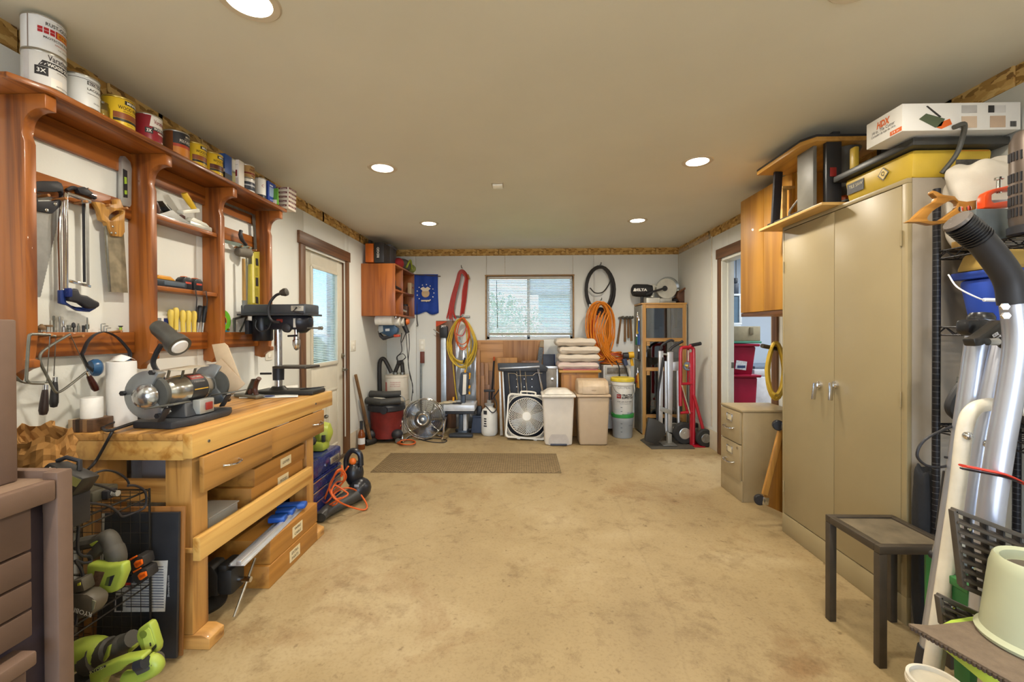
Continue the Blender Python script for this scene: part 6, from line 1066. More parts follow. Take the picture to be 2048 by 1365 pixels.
for a, b2 in (((1048, 545), (1048, 572)), ((1092, 575), (1085, 630)), ((1090, 690), (1086, 715)), ((1085, 745), (1088, 770)), ((942, 795), (940, 835))): tb('yellow_knob', KN, t, pxy(Zs([a, b2]), Ys+.02), .012, 10)
t = thing('work_gloves', 'tan work gloves lying on the scroll saw table', 'gloves', AY(898, 805, Ys)); zt3 = AY(887, 811, Ys-.15).z; p = AY(893, 808, Ys-.08); MB().ball((p.x, Ys-.06, zt3+.019), (.06, .05, .018)).ball((p.x+.07, Ys-.03, zt3+.017), (.05, .04, .016)).build('glove', M('b5a88c', .9, bump=.4), t); tb('fingers', M('a3987e', .9), t, [(p.x-.03, Ys-.08, zt3+.014), (p.x-.09, Ys-.11, zt3+.013)], .013)
t = thing('black_pliers', 'black pliers lying on the scroll saw table', 'pliers', AY(915, 805, Ys)); p = AY(914, 806, Ys-.05); tb('jaws', BLK, t, [(p.x-.05, Ys-.09, zt3+.012), (p.x+.06, Ys-.05, zt3+.016)], .010); tb('grip', BLK, t, [(p.x-.05, Ys-.06, zt3+.012), (p.x+.06, Ys-.09, zt3+.013)], .010)
# drum fan
t = thing('floor_fan', 'chrome high-velocity floor fan on a tubular stand', 'fan', AZ(847, 880, 0)); Yf_ = 5.22; c = AY(847, 838, Yf_); rf = (AY(886, 838, Yf_).x-AY(808, 838, Yf_).x)/2; dn = Vector((.05, -1, .08)).normalized(); ux = dn.cross(Vector((0, 0, 1))).normalized()*-1; uz = ux.cross(dn).normalized()*1; uz = Vector((0, 0, 1))-dn*dn.z; uz.normalize(); ux = uz.cross(dn)
def circ(r, off, n=40): return [c+dn*off+(ux*math.cos(2*math.pi*k/n)+uz*math.sin(2*math.pi*k/n))*r for k in range(n)]
tb('rim', CHR, t, circ(rf, 0, 40), .007, 8, closed=True); tb('rim', CHR, t, circ(rf, -.10, 40), .007, 8, closed=True); b = MB()
for k in range(14): b.tube(circ(rf*(.30+.05*k), .05*(1-((.30+.05*k))**2)+.01, 36), .0013, 4, True)
for k in range(10): 
    a = 2*math.pi*k/10; e = ux*math.cos(a)+uz*math.sin(a); b.tube([c+e*rf*s+dn*(.05*(1-s*s)+.012) for s in (.25, .5, .75, 1)], .0022, 5)
b.build('front_grille', CHR, t); b = MB()
for k in range(6): b.tube(circ(rf*(.4+.1*k), -.12, 30), .0016, 4, True)
for k in range(8): a = 2*math.pi*k/8; e = ux*math.cos(a)+uz*math.sin(a); b.tube([c+e*rf*s+dn*-.12 for s in (.2, 1)], .002, 5)
b.build('rear_grille', CHR, t)
for k in range(3):
    a0 = 2*math.pi*k/3+.4; rows = []
    for s in (.25, .45, .7, .92): rows.append([c+(ux*math.cos(a0+da)+uz*math.sin(a0+da))*rf*s+dn*(-.05+.04*da) for da in (-.55*s-.15, -.2, .2, .5*s+.15)])
    MB().sheet(rows).build('fan_blade', M('77766f', .3, .6), t, solid=.003)
lt('hub_cap', M('5a5a58', .3, .7), t, [(rf*.42, -.004), (rf*.42, 0), (rf*.38, .008), (rf*.3, .012), (.001, .014)], c+dn*.052, dn, 36); lt('hub_ring', CHR, t, [(rf*.31, .012), (rf*.28, .018), (rf*.22, .012)], c+dn*.052, dn, 36); lt('badge', M('c9c9c4', .3, .6), t, [(rf*.09, .014), (.001, .02)], c+dn*.052, dn); MB().cyl(c+dn*-.02, c+dn*-.17, .07).build('motor', BLK, t)
pl, pr_ = c-ux*(rf+.025), c+ux*(rf+.025)
if pl.x > pr_.x: pl, pr_ = pr_, pl
tb('stand', CHR, t, smooth_path([pl+Vector((0, 0, .0)), Vector((pl.x+.02, c.y-.06, .2)), Vector((pl.x+.05, c.y-.14, .02)), Vector((pl.x+.07, c.y+.14, .014)), Vector((c.x, c.y+.18, .014)), Vector((pr_.x-.07, c.y+.14, .014)), Vector((pr_.x-.02, c.y-.1, .018)), Vector((pr_.x, c.y-.05, .2)), pr_], 5), .012, 10)
for p in (pl, pr_): lt('pivot_knob', BLK, t, [(.018, -.02), (.018, .02)], p, (1, 0, 0))
t = thing('fan_cord', 'loose black fan cord curled on the floor', 'cord', AZ(870, 885, 0)); tb('cable', BLK, t, smooth_path([AZ(838, 879, .006), AZ(860, 884, .006), AZ(885, 886, .006), AZ(893, 881, .006), AZ(870, 877, .006), AZ(850, 880, .012)], 5), .0055, 6)
t = thing('orange_floor_cord', 'small coil of orange cord on the floor beside the red vacuum', 'cord', AZ(812, 888, 0)); 
for k in range(4): tb('loop', OR, t, [AZ(812+(19-k)*math.cos(a*.4)+k, 885+5*math.sin(a*.4), .008+.009*k) for a in range(16)], .0065, 6, closed=True)
tb('riser', OR, t, smooth_path([AZ(800, 884, .02), AY(797, 872, 5.12), AY(797, 860, 5.15), AY(802, 850, 5.17)], 5), .0065, 6)
# sprayer, cone, bin
t = thing('garden_sprayer', 'white pump garden sprayer with black handle and hose', 'sprayer', AZ(979, 868, 0)); Yp2 = 5.5; c = AY(979, 868, Yp2); c.z = 0; SWH = M('d9d7cf', .45, var=.05); ht = AY(979, 815, Yp2).z; lt('tank', SWH, t, [(.085, .001), (.10, .02), (.105, .05), (.105, ht-.08), (.09, ht-.03), (.05, ht), (.045, ht+.03)], c, n=32); lt('tank_collar', M('8e8c88', .5), t, [(.06, ht+.0305), (.06, ht+.05), (.03, ht+.055), (.03, ht+.09)], c); b = MB(); b.tube([c+Vector((0, 0, ht+.09)), c+Vector((0, 0, ht+.20))], .012, 10).box(c.x-.07, Yp2-.015, ht+.195, c.x+.07, Yp2+.015, ht+.225); b.build('pump_handle', BLK, t, .004)
tb('hose', BLK, t, smooth_path([c+Vector((-.04, -.05, ht+.02)), c+Vector((.05, -.11, ht-.05)), c+Vector((.10, -.08, ht+.02)), c+Vector((.06, -.03, ht+.16))], 5), .007); tb('wand', BLK, t, pxy([(984, 800), (1000, 777)], Yp2-.04), .008)
fn = cyl_map((c.x, Yp2, 0), .105, R(-100)); b = None
for i, (w_, h_, y_) in enumerate(((.05, .05, .30), (.035, .018, .22), (.035, .018, .19), (.035, .018, .16), (.045, .018, .13))): cyl_patch(fn, -.03-w_/2, -.03+w_/2, y_-h_/2, y_+h_/2, '2d2f33', t, n=6, name='printed_mark')
t = thing('blue_grey_planter', 'blue-grey tapered plastic tub on the floor behind the scroll saw', 'tub', AZ(958, 868, 0)); Yq2 = 5.66; c = AY(959, 868, Yq2); MB().taper((c.x, Yq2, .001), (.105, .09), (.08, .07), .20).build('tub_wall', M('424b5e', .5), t, .012); MB().taper((c.x, Yq2, .2015), (.085, .075), (.085, .075), .02).build('rim', M('4a5468', .5), t, .006); MB().taper((c.x, Yq2, .222), (.04, .03), (.03, .02), .12).build('black_top', BLK, t, .008)
t = thing('blue_bin', 'dark blue plastic bin behind the floor fan', 'bin', AZ(878, 862, 0)); fb('bin_body', M('2c3446', .5), t, 862, 838, 889, 862, 5.62, .2, .012); fb('bin_rim', M('343d52', .5), t, 861, 835, 890, 839, 5.61, .22, .004)
# boards leaning on the wall
OAKP = [WOOD(a, b_, ax, .6) for a, b_, ax in (('a8794a', '86592f', 'X'), ('b0804f', '8d6136', 'X'), ('9c6e42', '7a5029', 'Z'), ('8a6140', '6b4628', 'Z'))]
t = thing('wood_panel_stack', 'sheets of oak panelling leaning under the window', 'board', AY(1010, 770, YW)); YP = YW-.10
for i, r_ in enumerate([(952, 681, 1088, 860), (961, 682, 1006.3, 725), (1006.6, 682, 1076, 725), (1076.3, 684, 1083, 705)]): fb('board' if i == 0 else 'veneer_panel', OAKP[i % 3], t, *r_, YP-(.004 if i else 0), .02 if i == 0 else .006, .001)
t = thing('flooring_stack', 'upright wood flooring planks leaning in front of the oak panelling', 'boards', AY(975, 780, YW)); rr = random.Random(2)
for i, (x0, x1, y0) in enumerate(((954, 960, 700), (960.5, 968, 726), (968.5, 977, 727), (977.5, 988, 742), (961, 969, 752), (970, 980, 770))): fb('plank', OAKP[2+i % 2], t, x0, y0, x1, 862, YP-.03-.018*(i > 3), .015, .001)
t = thing('particle_board', 'tan board standing behind the folding table', 'board', AY(1012, 760, YW)); fb('sheet', WOOD('b07c3c', '8f5f28', 'Z', .5), t, 989, 716, 1035, 862, YP-.06, .02, .001)
t = thing('dark_plank', 'short dark brown plank standing beside the tan board', 'board', AY(1060, 740, YW)); fb('plank', OAKP[3], t, 1043, 722, 1078, 862, YP-.05, .015, .001)
t = thing('orange_pole', 'thin black pole with an orange top leaning beside the boards', 'pole', AY(985, 760, YW)); tb('pole', BLK, t, [AY(988, 722, YP-.09), AZ(979, 858, .002)], .012); tb('orange_top', M('b04a1c', .5), t, [AY(988, 722, YP-.09), AY(988.3, 714, YP-.09)], .013)
t = thing('navy_panel', 'dark navy panel edge standing between the boards and the towels', 'board', AY(1098, 720, YW)); fb('panel', M('3c4250', .5), t, 1086, 709, 1109, 862, YP-.02, .02, .002); fb('blue_edge', M('22357a', .5), t, 1108, 709, 1110.5, 862, YP-.0, .02, .001)
t = thing('cardboard_strip', 'patterned grey cardboard strip leaning on the oak panelling', 'strip', AY(1083, 700, YW)); MB().prism([AY(x, y, YP-.035) for x, y in ((1078, 695), (1087, 696), (1083, 728), (1074, 726))], (0, 1, 0), .02).build('strip', M('5f6366', .7, var=.3, vs=60), t, .002); MB().prism([AY(x, y, YP-.033) for x, y in ((1081, 682), (1088, 682), (1087, 695), (1079, 694))], (0, 1, 0), .016).build('strip_end', M('9a8a70', .8), t, .002)
# folding table and metal framed board
t = thing('folding_table', 'folded dark folding table with steel legs standing on edge', 'folding table', AZ(1045, 878, 0)); YT = 5.40; Zk = Zq(900, 660, 5.25); NB = M('20242e', .5)
poly('table_top', NB, t, Zk([(540, 440), (1010, 400), (1025, 1120), (590, 1160), (560, 640)]), ('y', YT+.03), .03, .003); poly('side_rail', M('3c3f44', .4, .3), t, Zk([(498, 352), (940, 348), (1028, 400), (1020, 440), (560, 440), (505, 430)]), ('y', YT), .06, .006); poly('grey_rail', M('b0b0b0', .3, .7), t, Zk([(520, 400), (940, 378), (942, 396), (522, 415)]), ('y', YT-.006), .012, .002)
for pg in ([(512, 440), (530, 440), (555, 1110), (525, 1112)], [(545, 440), (560, 440), (600, 1150), (575, 1155)]): poly('edge_rail', M('b8b6b0', .35, .5), t, Zk(pg), ('y', YT-.004), .03, .003)
for a, b2 in (((612, 450), (635, 720)), ((700, 440), (720, 690)), ((735, 420), (755, 700)), ((790, 440), (810, 680)), ((915, 410), (965, 640)), ((930, 410), (975, 640))): tb('steel_leg', CHR, t, pxy(Zk([a, b2]), YT-.02), .0075, 8)
tb('brace', CHR, t, pxy(Zk([(610, 455), (680, 458), (705, 482), (870, 480), (900, 452), (970, 455)]), YT-.03), .005, 8); b = MB()
for i in range(3):
    for j in range(3): b.ball(AY(*Zk([(700+80*i, 520+80*j)])[0], YT+.02), (.01, .006, .01), 8)
b.build('rivets', CHR, t)
t = thing('framed_panel', 'metal framed grey board standing behind the folding table', 'board', AZ(1110, 860, 0)); fb('panel', M('9a9388', .6, var=.2, vs=8), t, 1092, 738, 1113, 866, YT+.12, .015, .001); 
for r_ in ((1088, 733, 1116, 738), (1113.2, 738, 1116.5, 866)): fb('metal_edge', ALU, t, *r_, YT+.115, .025, .002)
lt('grommet', CHR, t, [(.022, 0), (.022, .006), (.012, .008)], AY(1105, 759, YT+.12), (0, -1, 0))
# box fan
t = thing('box_fan', 'white square box fan leaning on the folding table', 'fan', AZ(1050, 880, 0)); YX = 5.25; WH = M('e3dfd4', .4, var=.03); tl = math.radians(-8)
x0, x1 = AY(1013, 830, YX).x, AY(1094, 830, YX).x; z1 = AY(1050, 790, YX).z; z0 = .012; cx_, cz_ = (x0+x1)/2, (z0+z1)/2; hw, hh = (x1-x0)/2, (z1-z0)/2
mt = Matrix.Translation((cx_, YX+.03, cz_)) @ Matrix.Rotation(R(-9), 4, 'X') @ Matrix.Rotation(R(4), 4, 'Y')
def rr_rect(w_, h_, r_, y, n=6):
    out = []
    for cx2, cz2, a0 in ((w_-r_, h_-r_, 0), (-w_+r_, h_-r_, 90), (-w_+r_, -h_+r_, 180), (w_-r_, -h_+r_, 270)):
        for k in range(n+1): a = R(a0+90*k/n); out.append(Vector((cx2+r_*math.cos(a), y, cz2+r_*math.sin(a))))
    return out
MB(mt).prism(rr_rect(hw, hh, .05, -.05), (0, 1, 0), .10, rr_rect(hw-.018, hh-.018, .04, -.05)).build('frame', WH, t, .005); rg = hw-.025; b = MB(mt)
for k in range(48):
    a = 2*math.pi*k/48; b.tube([(rg*s*math.cos(a+.9*(1-s)), -.052, rg*s*math.sin(a+.9*(1-s))) for s in (.22, .4, .6, .8, 1)], .0026, 4)
for k in range(11): b.tube([(rg*(.26+.07*k)*math.cos(2*math.pi*j/40), -.050, rg*(.26+.07*k)*math.sin(2*math.pi*j/40)) for j in range(40)], .0018, 4, True)
for k in range(9): 
    for sx in (1, -1):
        for sz in (1, -1): e = rg*.72+k*.02; b.tube([(sx*(hw-.02), -.05, sz*(rg*.6+k*.016)), (sx*max(.0, rg*1.0-.03*k)*.72, -.05, sz*(hh-.02))], .0018, 4)
b.build('grille', WH, t); MB(mt).tube([(rg*math.cos(2*math.pi*j/40), -.052, rg*math.sin(2*math.pi*j/40)) for j in range(40)], .004, 6, True).build('grille_ring', WH, t); MB(mt).lathe([(.052, 0), (.05, .008), (.001, .01)], (0, -.05, 0), (0, -1, 0)).build('hub_badge', WH, t)
for k in range(5):
    a0 = 2*math.pi*k/5; MB(mt).sheet([[(rg*s*math.cos(a0+da), .0+.04*da, rg*s*math.sin(a0+da)) for da in (-.3, 0, .35)] for s in (.2, .55, .93)]).build('fan_blade', M('8fa0b4', .4), t, solid=.002)
MB(mt).tube(smooth_path([(-.09, -.0, hh), (-.085, -.0, hh+.025), (0, 0, hh+.032), (.085, 0, hh+.025), (.09, 0, hh)], 4), .010, 8).build('carry_handle', WH, t); MB(mt).box(-.1, -.03, -hh-.012, -.06, .03, -hh+.002).box(.1, -.03, -hh-.012, .14, .03, -hh+.002).build('feet', WH, t, .003)
# trash cans
def bin_(name, lab, x0, x1, ybot, ytop, col, tap, Yc, d):
    t = thing(name, lab, 'trash can', AZ((x0+x1)/2, ybot, 0)); a, b2 = AY(x0, ybot, Yc), AY(x1, ybot, Yc); cx2 = (a.x+b2.x)/2; h = AY(x0, ytop, Yc).z; hw2 = (b2.x-a.x)/2
    MB().taper((cx2, Yc+d, .001), (hw2*tap, d*tap), (hw2, d), h-.001).build('bin_body', M(col, .45, var=.03), t, .025, seg=3); return t, cx2, hw2, h
Yt1 = fy(1115, 889)-.08; t, cx2, hw2, h = bin_('pedal_bin', 'off-white pedal trash can standing left of the tan one', 1086, 1149, 889, 795, 'd3cabb', .87, Yt1, .13); LIDW = M('dad3c6', .4)
MB().taper((cx2, Yt1+.13, h+.0005), (hw2+.015, .175), (hw2+.012, .172), .03).build('lid_rim', LIDW, t, .012); MB().taper((cx2, Yt1+.13, h+.031), (hw2+.0, .165), (hw2*.6, .10), .055).build('lid_dome', LIDW, t, .03, seg=4); arc = [(cx2+.115*math.cos(R(a)), Yt1+.013, .05+.11*math.sin(R(a))) for a in range(0, 181, 15)]; MB().prism([(cx2+.115, Yt1+.016, .006)]+arc+[(cx2-.115, Yt1+.016, .006)], (0, 1, 0), .012).build('pedal_arch', M('b9b0a6', .5), t); bx('pedal', M('3c3f4c', .5), t, cx2-.095, Yt1-.005, .004, cx2+.095, Yt1+.05, .022, .005)
t, cx2, hw2, h = bin_('swing_bin', 'tall tan trash can with a domed swing lid', 1156, 1220, fy(1, 1) and 889, 795, 'b9a386', .87, Yt1, .17); TN = M('bda587', .42); MB().taper((cx2, Yt1+.17, h+.0005), (hw2+.015, .185), (hw2+.012, .182), .03).build('lid_rim', TN, t, .01)
prf = [(-.18, 0), (-.165, .09), (-.10, .15), (.05, .165), (.15, .13), (.18, 0)]; MB().prism([(cx2-hw2+.005, Yt1+.17+y, h+.031+z) for y, z in prf], (1, 0, 0), 2*hw2-.01).build('lid_dome', TN, t, .02, seg=3); MB().prism([(cx2-hw2*.72, Yt1+.17+y*.96-.012, h+.034+z*.99) for y, z in prf[:4]]+[(cx2-hw2*.72, Yt1+.20, h+.04)], (1, 0, 0), hw2*1.44).build('swing_flap', M('c2ab8d', .4), t, .01); MB().ball((cx2, Yt1+.002, h+.075), (.055, .012, .018)).build('push_dent', M('a08c70', .5), t)
t = thing('plastic_piece', 'small pale blue plastic piece on the floor between the trash cans', 'plastic piece', AZ(1153, 878, 0)); c = AZ(1153, 876, 0); lt('cap', M('b8c6d4', .4), t, [(.02, .001), (.035, .005), (.035, .03), (.02, .045)], c+Vector((0, .12, 0))); bx('strap', BLK, t, c.x-.03, c.y+.07, .0005, c.x+.03, c.y+.083, .03, .003)
# oak cabinet with towels
t = thing('oak_cupboard', 'low oak cupboard behind the trash cans', 'cupboard', AY(1160, 850, 5.5)); OKC = WOOD('a9722f', '875520', 'Z', .5); a, b2 = AY(1123, 745, 5.42), AY(1197, 745, 5.42); zt4 = AY(1160, 741, 5.4).z
bx('carcass', OKC, t, a.x, 5.42, .002, b2.x, YW-.02, zt4-.031, .003); bx('top', WOOD('b98a3e', '9a6a28', 'X', .5), t, a.x-.03, 5.39, zt4-.03, b2.x+.03, YW-.02, zt4, .004); bx('door', OKC, t, a.x+.02, 5.405, .06, b2.x-.02, 5.4195, zt4-.06, .004)
TW = M('cfc3b2', .95, var=.05, bump=.5, bs=120); lab4 = ('bottom folded beige moving blanket of the stack, pinkish', 'second beige folded moving blanket from the bottom', 'third beige folded moving blanket from the bottom', 'topmost beige folded moving blanket of the stack')
z = zt4+.001; ty = [(1116, 1199, 727, 740), (1117, 1201, 710, 727), (1119, 1201, 692, 710), (1112, 1193, 677, 693)]
for i, (xa, xb, ya, yb) in enumerate(ty):
    h = .098; t = thing('folded_blanket', lab4[i], 'blanket', AY((xa+xb)/2, yb, 5.42), 'folded beige blankets on the cupboard'); a, b2 = AY(xa, yb, 5.40), AY(xb, yb, 5.40); rr = random.Random(i)
    b = MB(); n = 30; rows = []
    for k in range(n+1):
        u = a.x+.045+(b2.x-a.x-.09)*k/n; row = []
        for j in range(14):
            th = math.pi*(-.5+j/13)-math.pi; rad = h/2*(1+.05*math.sin(k*.55+i))
            yv = 5.42+.045+rad*math.cos(th); zv = z+h/2+rad*math.sin(th)*.98+.004*math.sin(k*.4+i*2)
            row.append((u, yv, zv))
        row = [(u, YW-.12, row[0][2])]+row+[(u, YW-.12, row[-1][2])]; rows.append(row)
    def endc(r_, sg): 
        return [[(x+sg*.045*math.sin(math.pi*k2/8), y, (z+h/2)+(zz_-(z+h/2))*math.cos(math.pi/2*k2/4)) for x, y, zz_ in r_] for k2 in range(1, 5)]
    rows = list(reversed(endc(rows[0], -1)))+rows+endc(rows[-1], 1); MB().sheet(rows).build('cloth', TW if i else M('cbb6ac', .95, bump=.5, bs=120), t, sub=0, ang=70)
    tb('fold_line', TW, t, smooth_path([(a.x+.03, 5.418, z+h*.52), (a.x+.2, 5.410, z+h*.47), (b2.x-.2, 5.412, z+h*.5), (b2.x-.02, 5.418, z+h*.46)], 5), .010, 8); z += h+.001
t = thing('pink_cloth', 'thin folded red cloth under the beige blankets', 'cloth', (0, 5.42, zt4)); a, b2 = AY(1126, 740, 5.40), AY(1196, 740, 5.40); bx('cloth', M('b5616a', .9), t, a.x, 5.396, zt4+.0003, b2.x, 5.43, zt4+.012, .004)
# ================================================================ RIGHT PART OF THE BACK WALL
PINE = WOOD('b98d50', '94693a', 'Z', .6)
t0 = thing('display_cabinet', 'wooden cabinet with three clear glass doors in the back right corner', 'cabinet', AZ(1330, 868, 0)); Yc = fy(1286, 870); a, b2 = AY(1285, 700, Yc), AY(1381, 700, Yc); X0c, X1c = a.x, min(b2.x, XR-.035); zt = AY(1330, 609, Yc).z; PX = WOOD('b98d50', '94693a', 'X', .6)
for x in (X0c, X1c-.045): bx('stile', PINE, t0, x, Yc, .002, x+.045, Yc+.03, zt, .002); bx('rear_stile', PINE, t0, x, YB-.06, .002, x+.045, YB-.02, zt, .002)
zr = [AY(1330, y, Yc).z for y in (613, 680, 739, 833, 862)]
for z in zr: bx('rail', PX, t0, X0c+.046, Yc, z-.022, X1c-.046, Yc+.03, z+.022, .002); bx('shelf', PX, t0, X0c+.01, Yc+.031, z-.01, X1c-.01, YB-.061, z+.01)
SP = M('8e8b80', .6, var=.15); bx('side_panel', SP, t0, X0c-.012, Yc+.001, .02, X0c-.0005, YB-.02, zt-.01); bx('side_panel', SP, t0, X1c+.0005, Yc+.001, .02, X1c+.012, YB-.02, zt-.01); bx('back_panel', M('3a3632', .7), t0, X0c, YB-.019, .02, X1c, YB-.012, zt)
bx('top_board', PX, t0, X0c-.012, Yc, zt+.0005, X1c+.012, YB-.015, zt+.02, .002)
for i in range(4): bx('glass_door', GLASS('b9bcbc', .3), t0, X0c+.047, Yc+.008, zr[i+1]+.024, X1c-.047, Yc+.012, zr[i]-.024, 0)
for z in zr[1:4]:
    for x in (X0c+.05, X1c-.09): bx('corner_block', PX, t0, x, Yc-.012, z-.075, x+.04, Yc-.0005, z-.024, .002)
for i, (px, zi, hgt, col, lb) in enumerate(((1305, 1, .2, '2e2c30', 'tall dark tool box on the top shelf behind the glass, left'), (1332, 1, .26, '3a3634', 'dark power tool on the top shelf behind the glass, middle'), (1360, 1, .24, '34363c', 'dark blue-grey box on the top shelf behind the glass, right'), (1302, 2, .22, '33302e', 'dark case on the second shelf behind the glass, left'), (1350, 2, .2, '2a2a2e', 'black case on the second shelf behind the glass, right'), (1304, 3, .15, '3c3a38', 'grey can on the third shelf behind the glass'))):
    q = AY(px, 700, Yc+.2); t = thing('stored_tool', lb, 'tool', (q.x, Yc+.2, zr[zi]+.01), 'dark tools stored in the glass cabinet'); bx('body', M(col, .45), t, q.x-.06, Yc+.12, zr[zi]+.011, q.x+.06, Yc+.3, zr[zi]+.011+hgt*.6, .012); lt('cap', M(col, .3), t, [(.035, 0), (.04, .02), (.025, hgt*.38), (.001, hgt*.4)], (q.x, Yc+.2, zr[zi]+.0115+hgt*.6))
t = thing('red_valve', 'bright red wheel on the lower shelf behind the glass', 'wheel', AY(1306, 812, Yc)); q = AY(1306, 812, Yc+.15); tb('wheel', M('c03028', .4), t, [q+Vector((.06*math.cos(k*.524), 0, .06*math.sin(k*.524))) for k in range(12)], .014, 8, closed=True); b = MB(); [b.tube([q, q+Vector((.06*math.cos(k*1.26), 0, .06*math.sin(k*1.26)))], .010, 6) for k in range(5)]; b.build('spokes', M('c03028', .4), t); MB().cyl(q+Vector((0, .03, 0)), (q.x, q.y+.03, zr[3]+.0105), .02).build('stem', STEELD, t)
# miter saw, dust bag, leather bag
zt += .0205; t = thing('miter_saw', 'silver miter saw with clear blade guard on top of the glass cabinet', 'saw', AY(1320, 606, Yc)); Ym = Yc+.2; Zm = Zq(1140, 500, 5.25)
fb('base', M('cfcdc2', .4, .3), t, 1293, 596, 1320, 608, Ym-.1, .3, .006); fb('fence', M('bdbab0', .35, .4), t, 1320.3, 597, 1344, 606, Ym-.02, .1, .006); fb('table', M('8f8e88', .4, .6), t, 1320, 603, 1352, 608, Ym-.12, .3, .004)
c = AY(1332, 578, Ym); lt('blade_guard', M('c9c7bb', .35, .4), t, [(.13, -.03), (.135, 0), (.13, .03)], c, (0, 1, 0), 32); lt('clear_guard', GLASS('e4e8e8', .35), t, [(.148, -.02), (.148, .03)], c+Vector((.03, .03, .01)), (0, 1, 0), 32); lt('blade', CHR, t, [(.125, .045), (.125, .048)], c+Vector((.02, 0, -.02)), (0, 1, 0), 36); lt('arbor_cap', BLK, t, [(.035, -.05), (.03, -.06)], c+Vector((-.03, 0, 0)), (0, 1, 0)); tb('handle_arm', BLK, t, pxy(Zm([(1000, 400), (870, 440), (800, 470)]), Ym-.08), .014, 8); tb('pivot_arm', M('c9c7bb', .4, .3), t, pxy(Zm([(860, 500), (880, 380), (960, 420)]), Ym), .03, 10); tb('rear_rod', BLK, t, pxy(Zm([(1080, 530), (1200, 525)]), Ym), .02, 8)
t = thing('dust_bag', 'black dust bag with a white brand word beside the miter saw', 'bag', AY(1278, 580, Ym)); q0, q1 = AY(1263, 581, Ym), AY(1303, 581, Ym); lt('bag', M('242426', .7), t, [(.04, 0), (.075, .02), (.083, .06), (.083, .2), (.07, q1.x-q0.x), (.02, q1.x-q0.x+.01)], q0, (1, 0, -.03), 24); text('DELTA', AY(1281, 580, Ym-.087), 'cam', .17, 'e6e4de', t, .035, bold=.04); tb('bag_support', BLK, t, [AY(1284, 592, Ym), AY(1284, 607, Ym)], .02, 8); MB().prism([AY(x, y, Ym-.087) for x, y in ((1266, 583), (1270, 576), (1273, 583))], (0, -1, 0), .003).build('logo', M('e6e4de', .6), t)
t = thing('leather_bag', 'brown leather tool pouch at the right end of the cabinet top', 'bag', AY(1370, 605, Ym)); poly('pouch', M('5a3824', .55, var=.2, bump=.3), t, Zm([(1120, 490), (1140, 430), (1270, 390), (1280, 470), (1240, 540), (1200, 560), (1150, 545)]), ('y', Ym-.05), .16, .02, seg=3); tb('strap', M('6b442c', .5), t, smooth_path(pxy(Zm([(1150, 440), (1200, 410), (1265, 395), (1270, 470)]), Ym-.07), 4), .014, 8); bx('base', M('4a2e1e', .6), t, AY(1357, 600, Ym).x, Ym-.05, zt, AY(1376, 600, Ym).x, Ym+.1, AY(1360, 602, Ym).z, .004)
# hammers on the wall and tools on the cabinet side
for i, (px, ang, hl) in enumerate(((1242, -7, 688), (1250, 0, 684), (1256, 1, 676), (1261, 2, 682))):
    p = AY(px, 636, YB-.05); p2 = AY(px+ang, hl, YB-.03); t = thing('hammer', 'hammer with wooden handle on the back wall, %s of four' % ('first from the left, handle slanting', 'second from the left', 'third from the left', 'rightmost')[i], 'hammer', p, 'hammers hanging by the glass cabinet'); tb('handle', WOOD('7d5a30', '5c401f', 'Z'), t, [p, p2], [.012, .016], 8); lt('head', STEELD, t, [(.014, -.05), (.02, -.03), (.016, 0), (.02, .04), (.018, .05)], p, (.4, -.9, .1), 12)
for i, (px, y0, y1, col, lb) in enumerate(((1271, 640, 690, '2e4f8a', 'blue-handled pliers'), (1277, 634, 668, 'c9a52e', 'yellow-handled cutter'), (1272, 672, 690, '2d6b4a', 'green screwdriver handle'), (1278, 702, 722, '26262a', 'black-handled snips'), (1275, 745, 776, 'c98a1e', 'orange and yellow snips low down'), (1267, 750, 766, 'a02a22', 'dark red disc tool low down'))):
    q = AX(px, y0, X0c-.03); r_ = AX(px+1, y1, X0c-.03); Yq_ = Yc+.06+.05*(i % 3); t = thing('hand_tool', lb+' hanging on the left side of the glass cabinet', 'tool', (X0c-.03, Yq_, r_.z), 'hand tools on the cabinet side'); b = MB(); A0 = AY(px, y0, Yq_); A1 = AY(px, y1, Yq_); A0.x = A1.x = X0c-.03; b.tube([A0, A0.lerp(A1, .5)+Vector((0, .02, 0)), A1+Vector((0, .035, 0))], .010, 8).tube([A0, A0.lerp(A1, .5)+Vector((0, -.02, 0)), A1+Vector((0, -.035, 0))], .010, 8); b.build('grips', M(col, .4), t); lt('jaws', CHR, t, [(.016, -.01), (.018, .02), (.006, .06)], A0, (0, 0, 1), 10); tb('peg', STEELD, t, [A0, (X0c-.011, A0.y, A0.z)], .005, 6)
# drawer unit with cords and things on it
t = thing('white_crate', 'white plastic drawer unit behind the buckets, piled with cords', 'drawer unit', AY(1235, 760, 5.6)); fb('frame', M('d6d4ce', .5), t, 1207, 731, 1262, 858, 5.62, .24, .004)
for y0, y1 in ((733, 750), (753, 770), (773, 800), (803, 830)): fb('drawer', M('b7b2a6', .4), t, 1210, y0, 1259, y1, 5.605, .014, .003)
fb('drawer_window', M('6d6458', .4, var=.5, vs=40), t, 1214, 736, 1255, 748, 5.6, .004, .001); ZC = AY(1230, 731, 5.62).z+.002
t = thing('cord_pile', 'flattened pile of red-orange cord on top of the white drawer unit', 'cord', AY(1228, 715, 5.65)); rr = random.Random(12)
for k in range(10): w_, h_ = rr.uniform(.10, .21), rr.uniform(.06, .1); cx_ = AY(1228, 715, 5.68).x; tb('loop', M('a8421f' if k % 3 else 'cf7a1e', .5), t, [(cx_+w_*math.cos(a*.35+k), 5.73+h_*math.sin(a*.35+k), ZC+.012+.016*k+.012*math.sin(a*.7+k)) for a in range(18)], .0085, 6, closed=True)
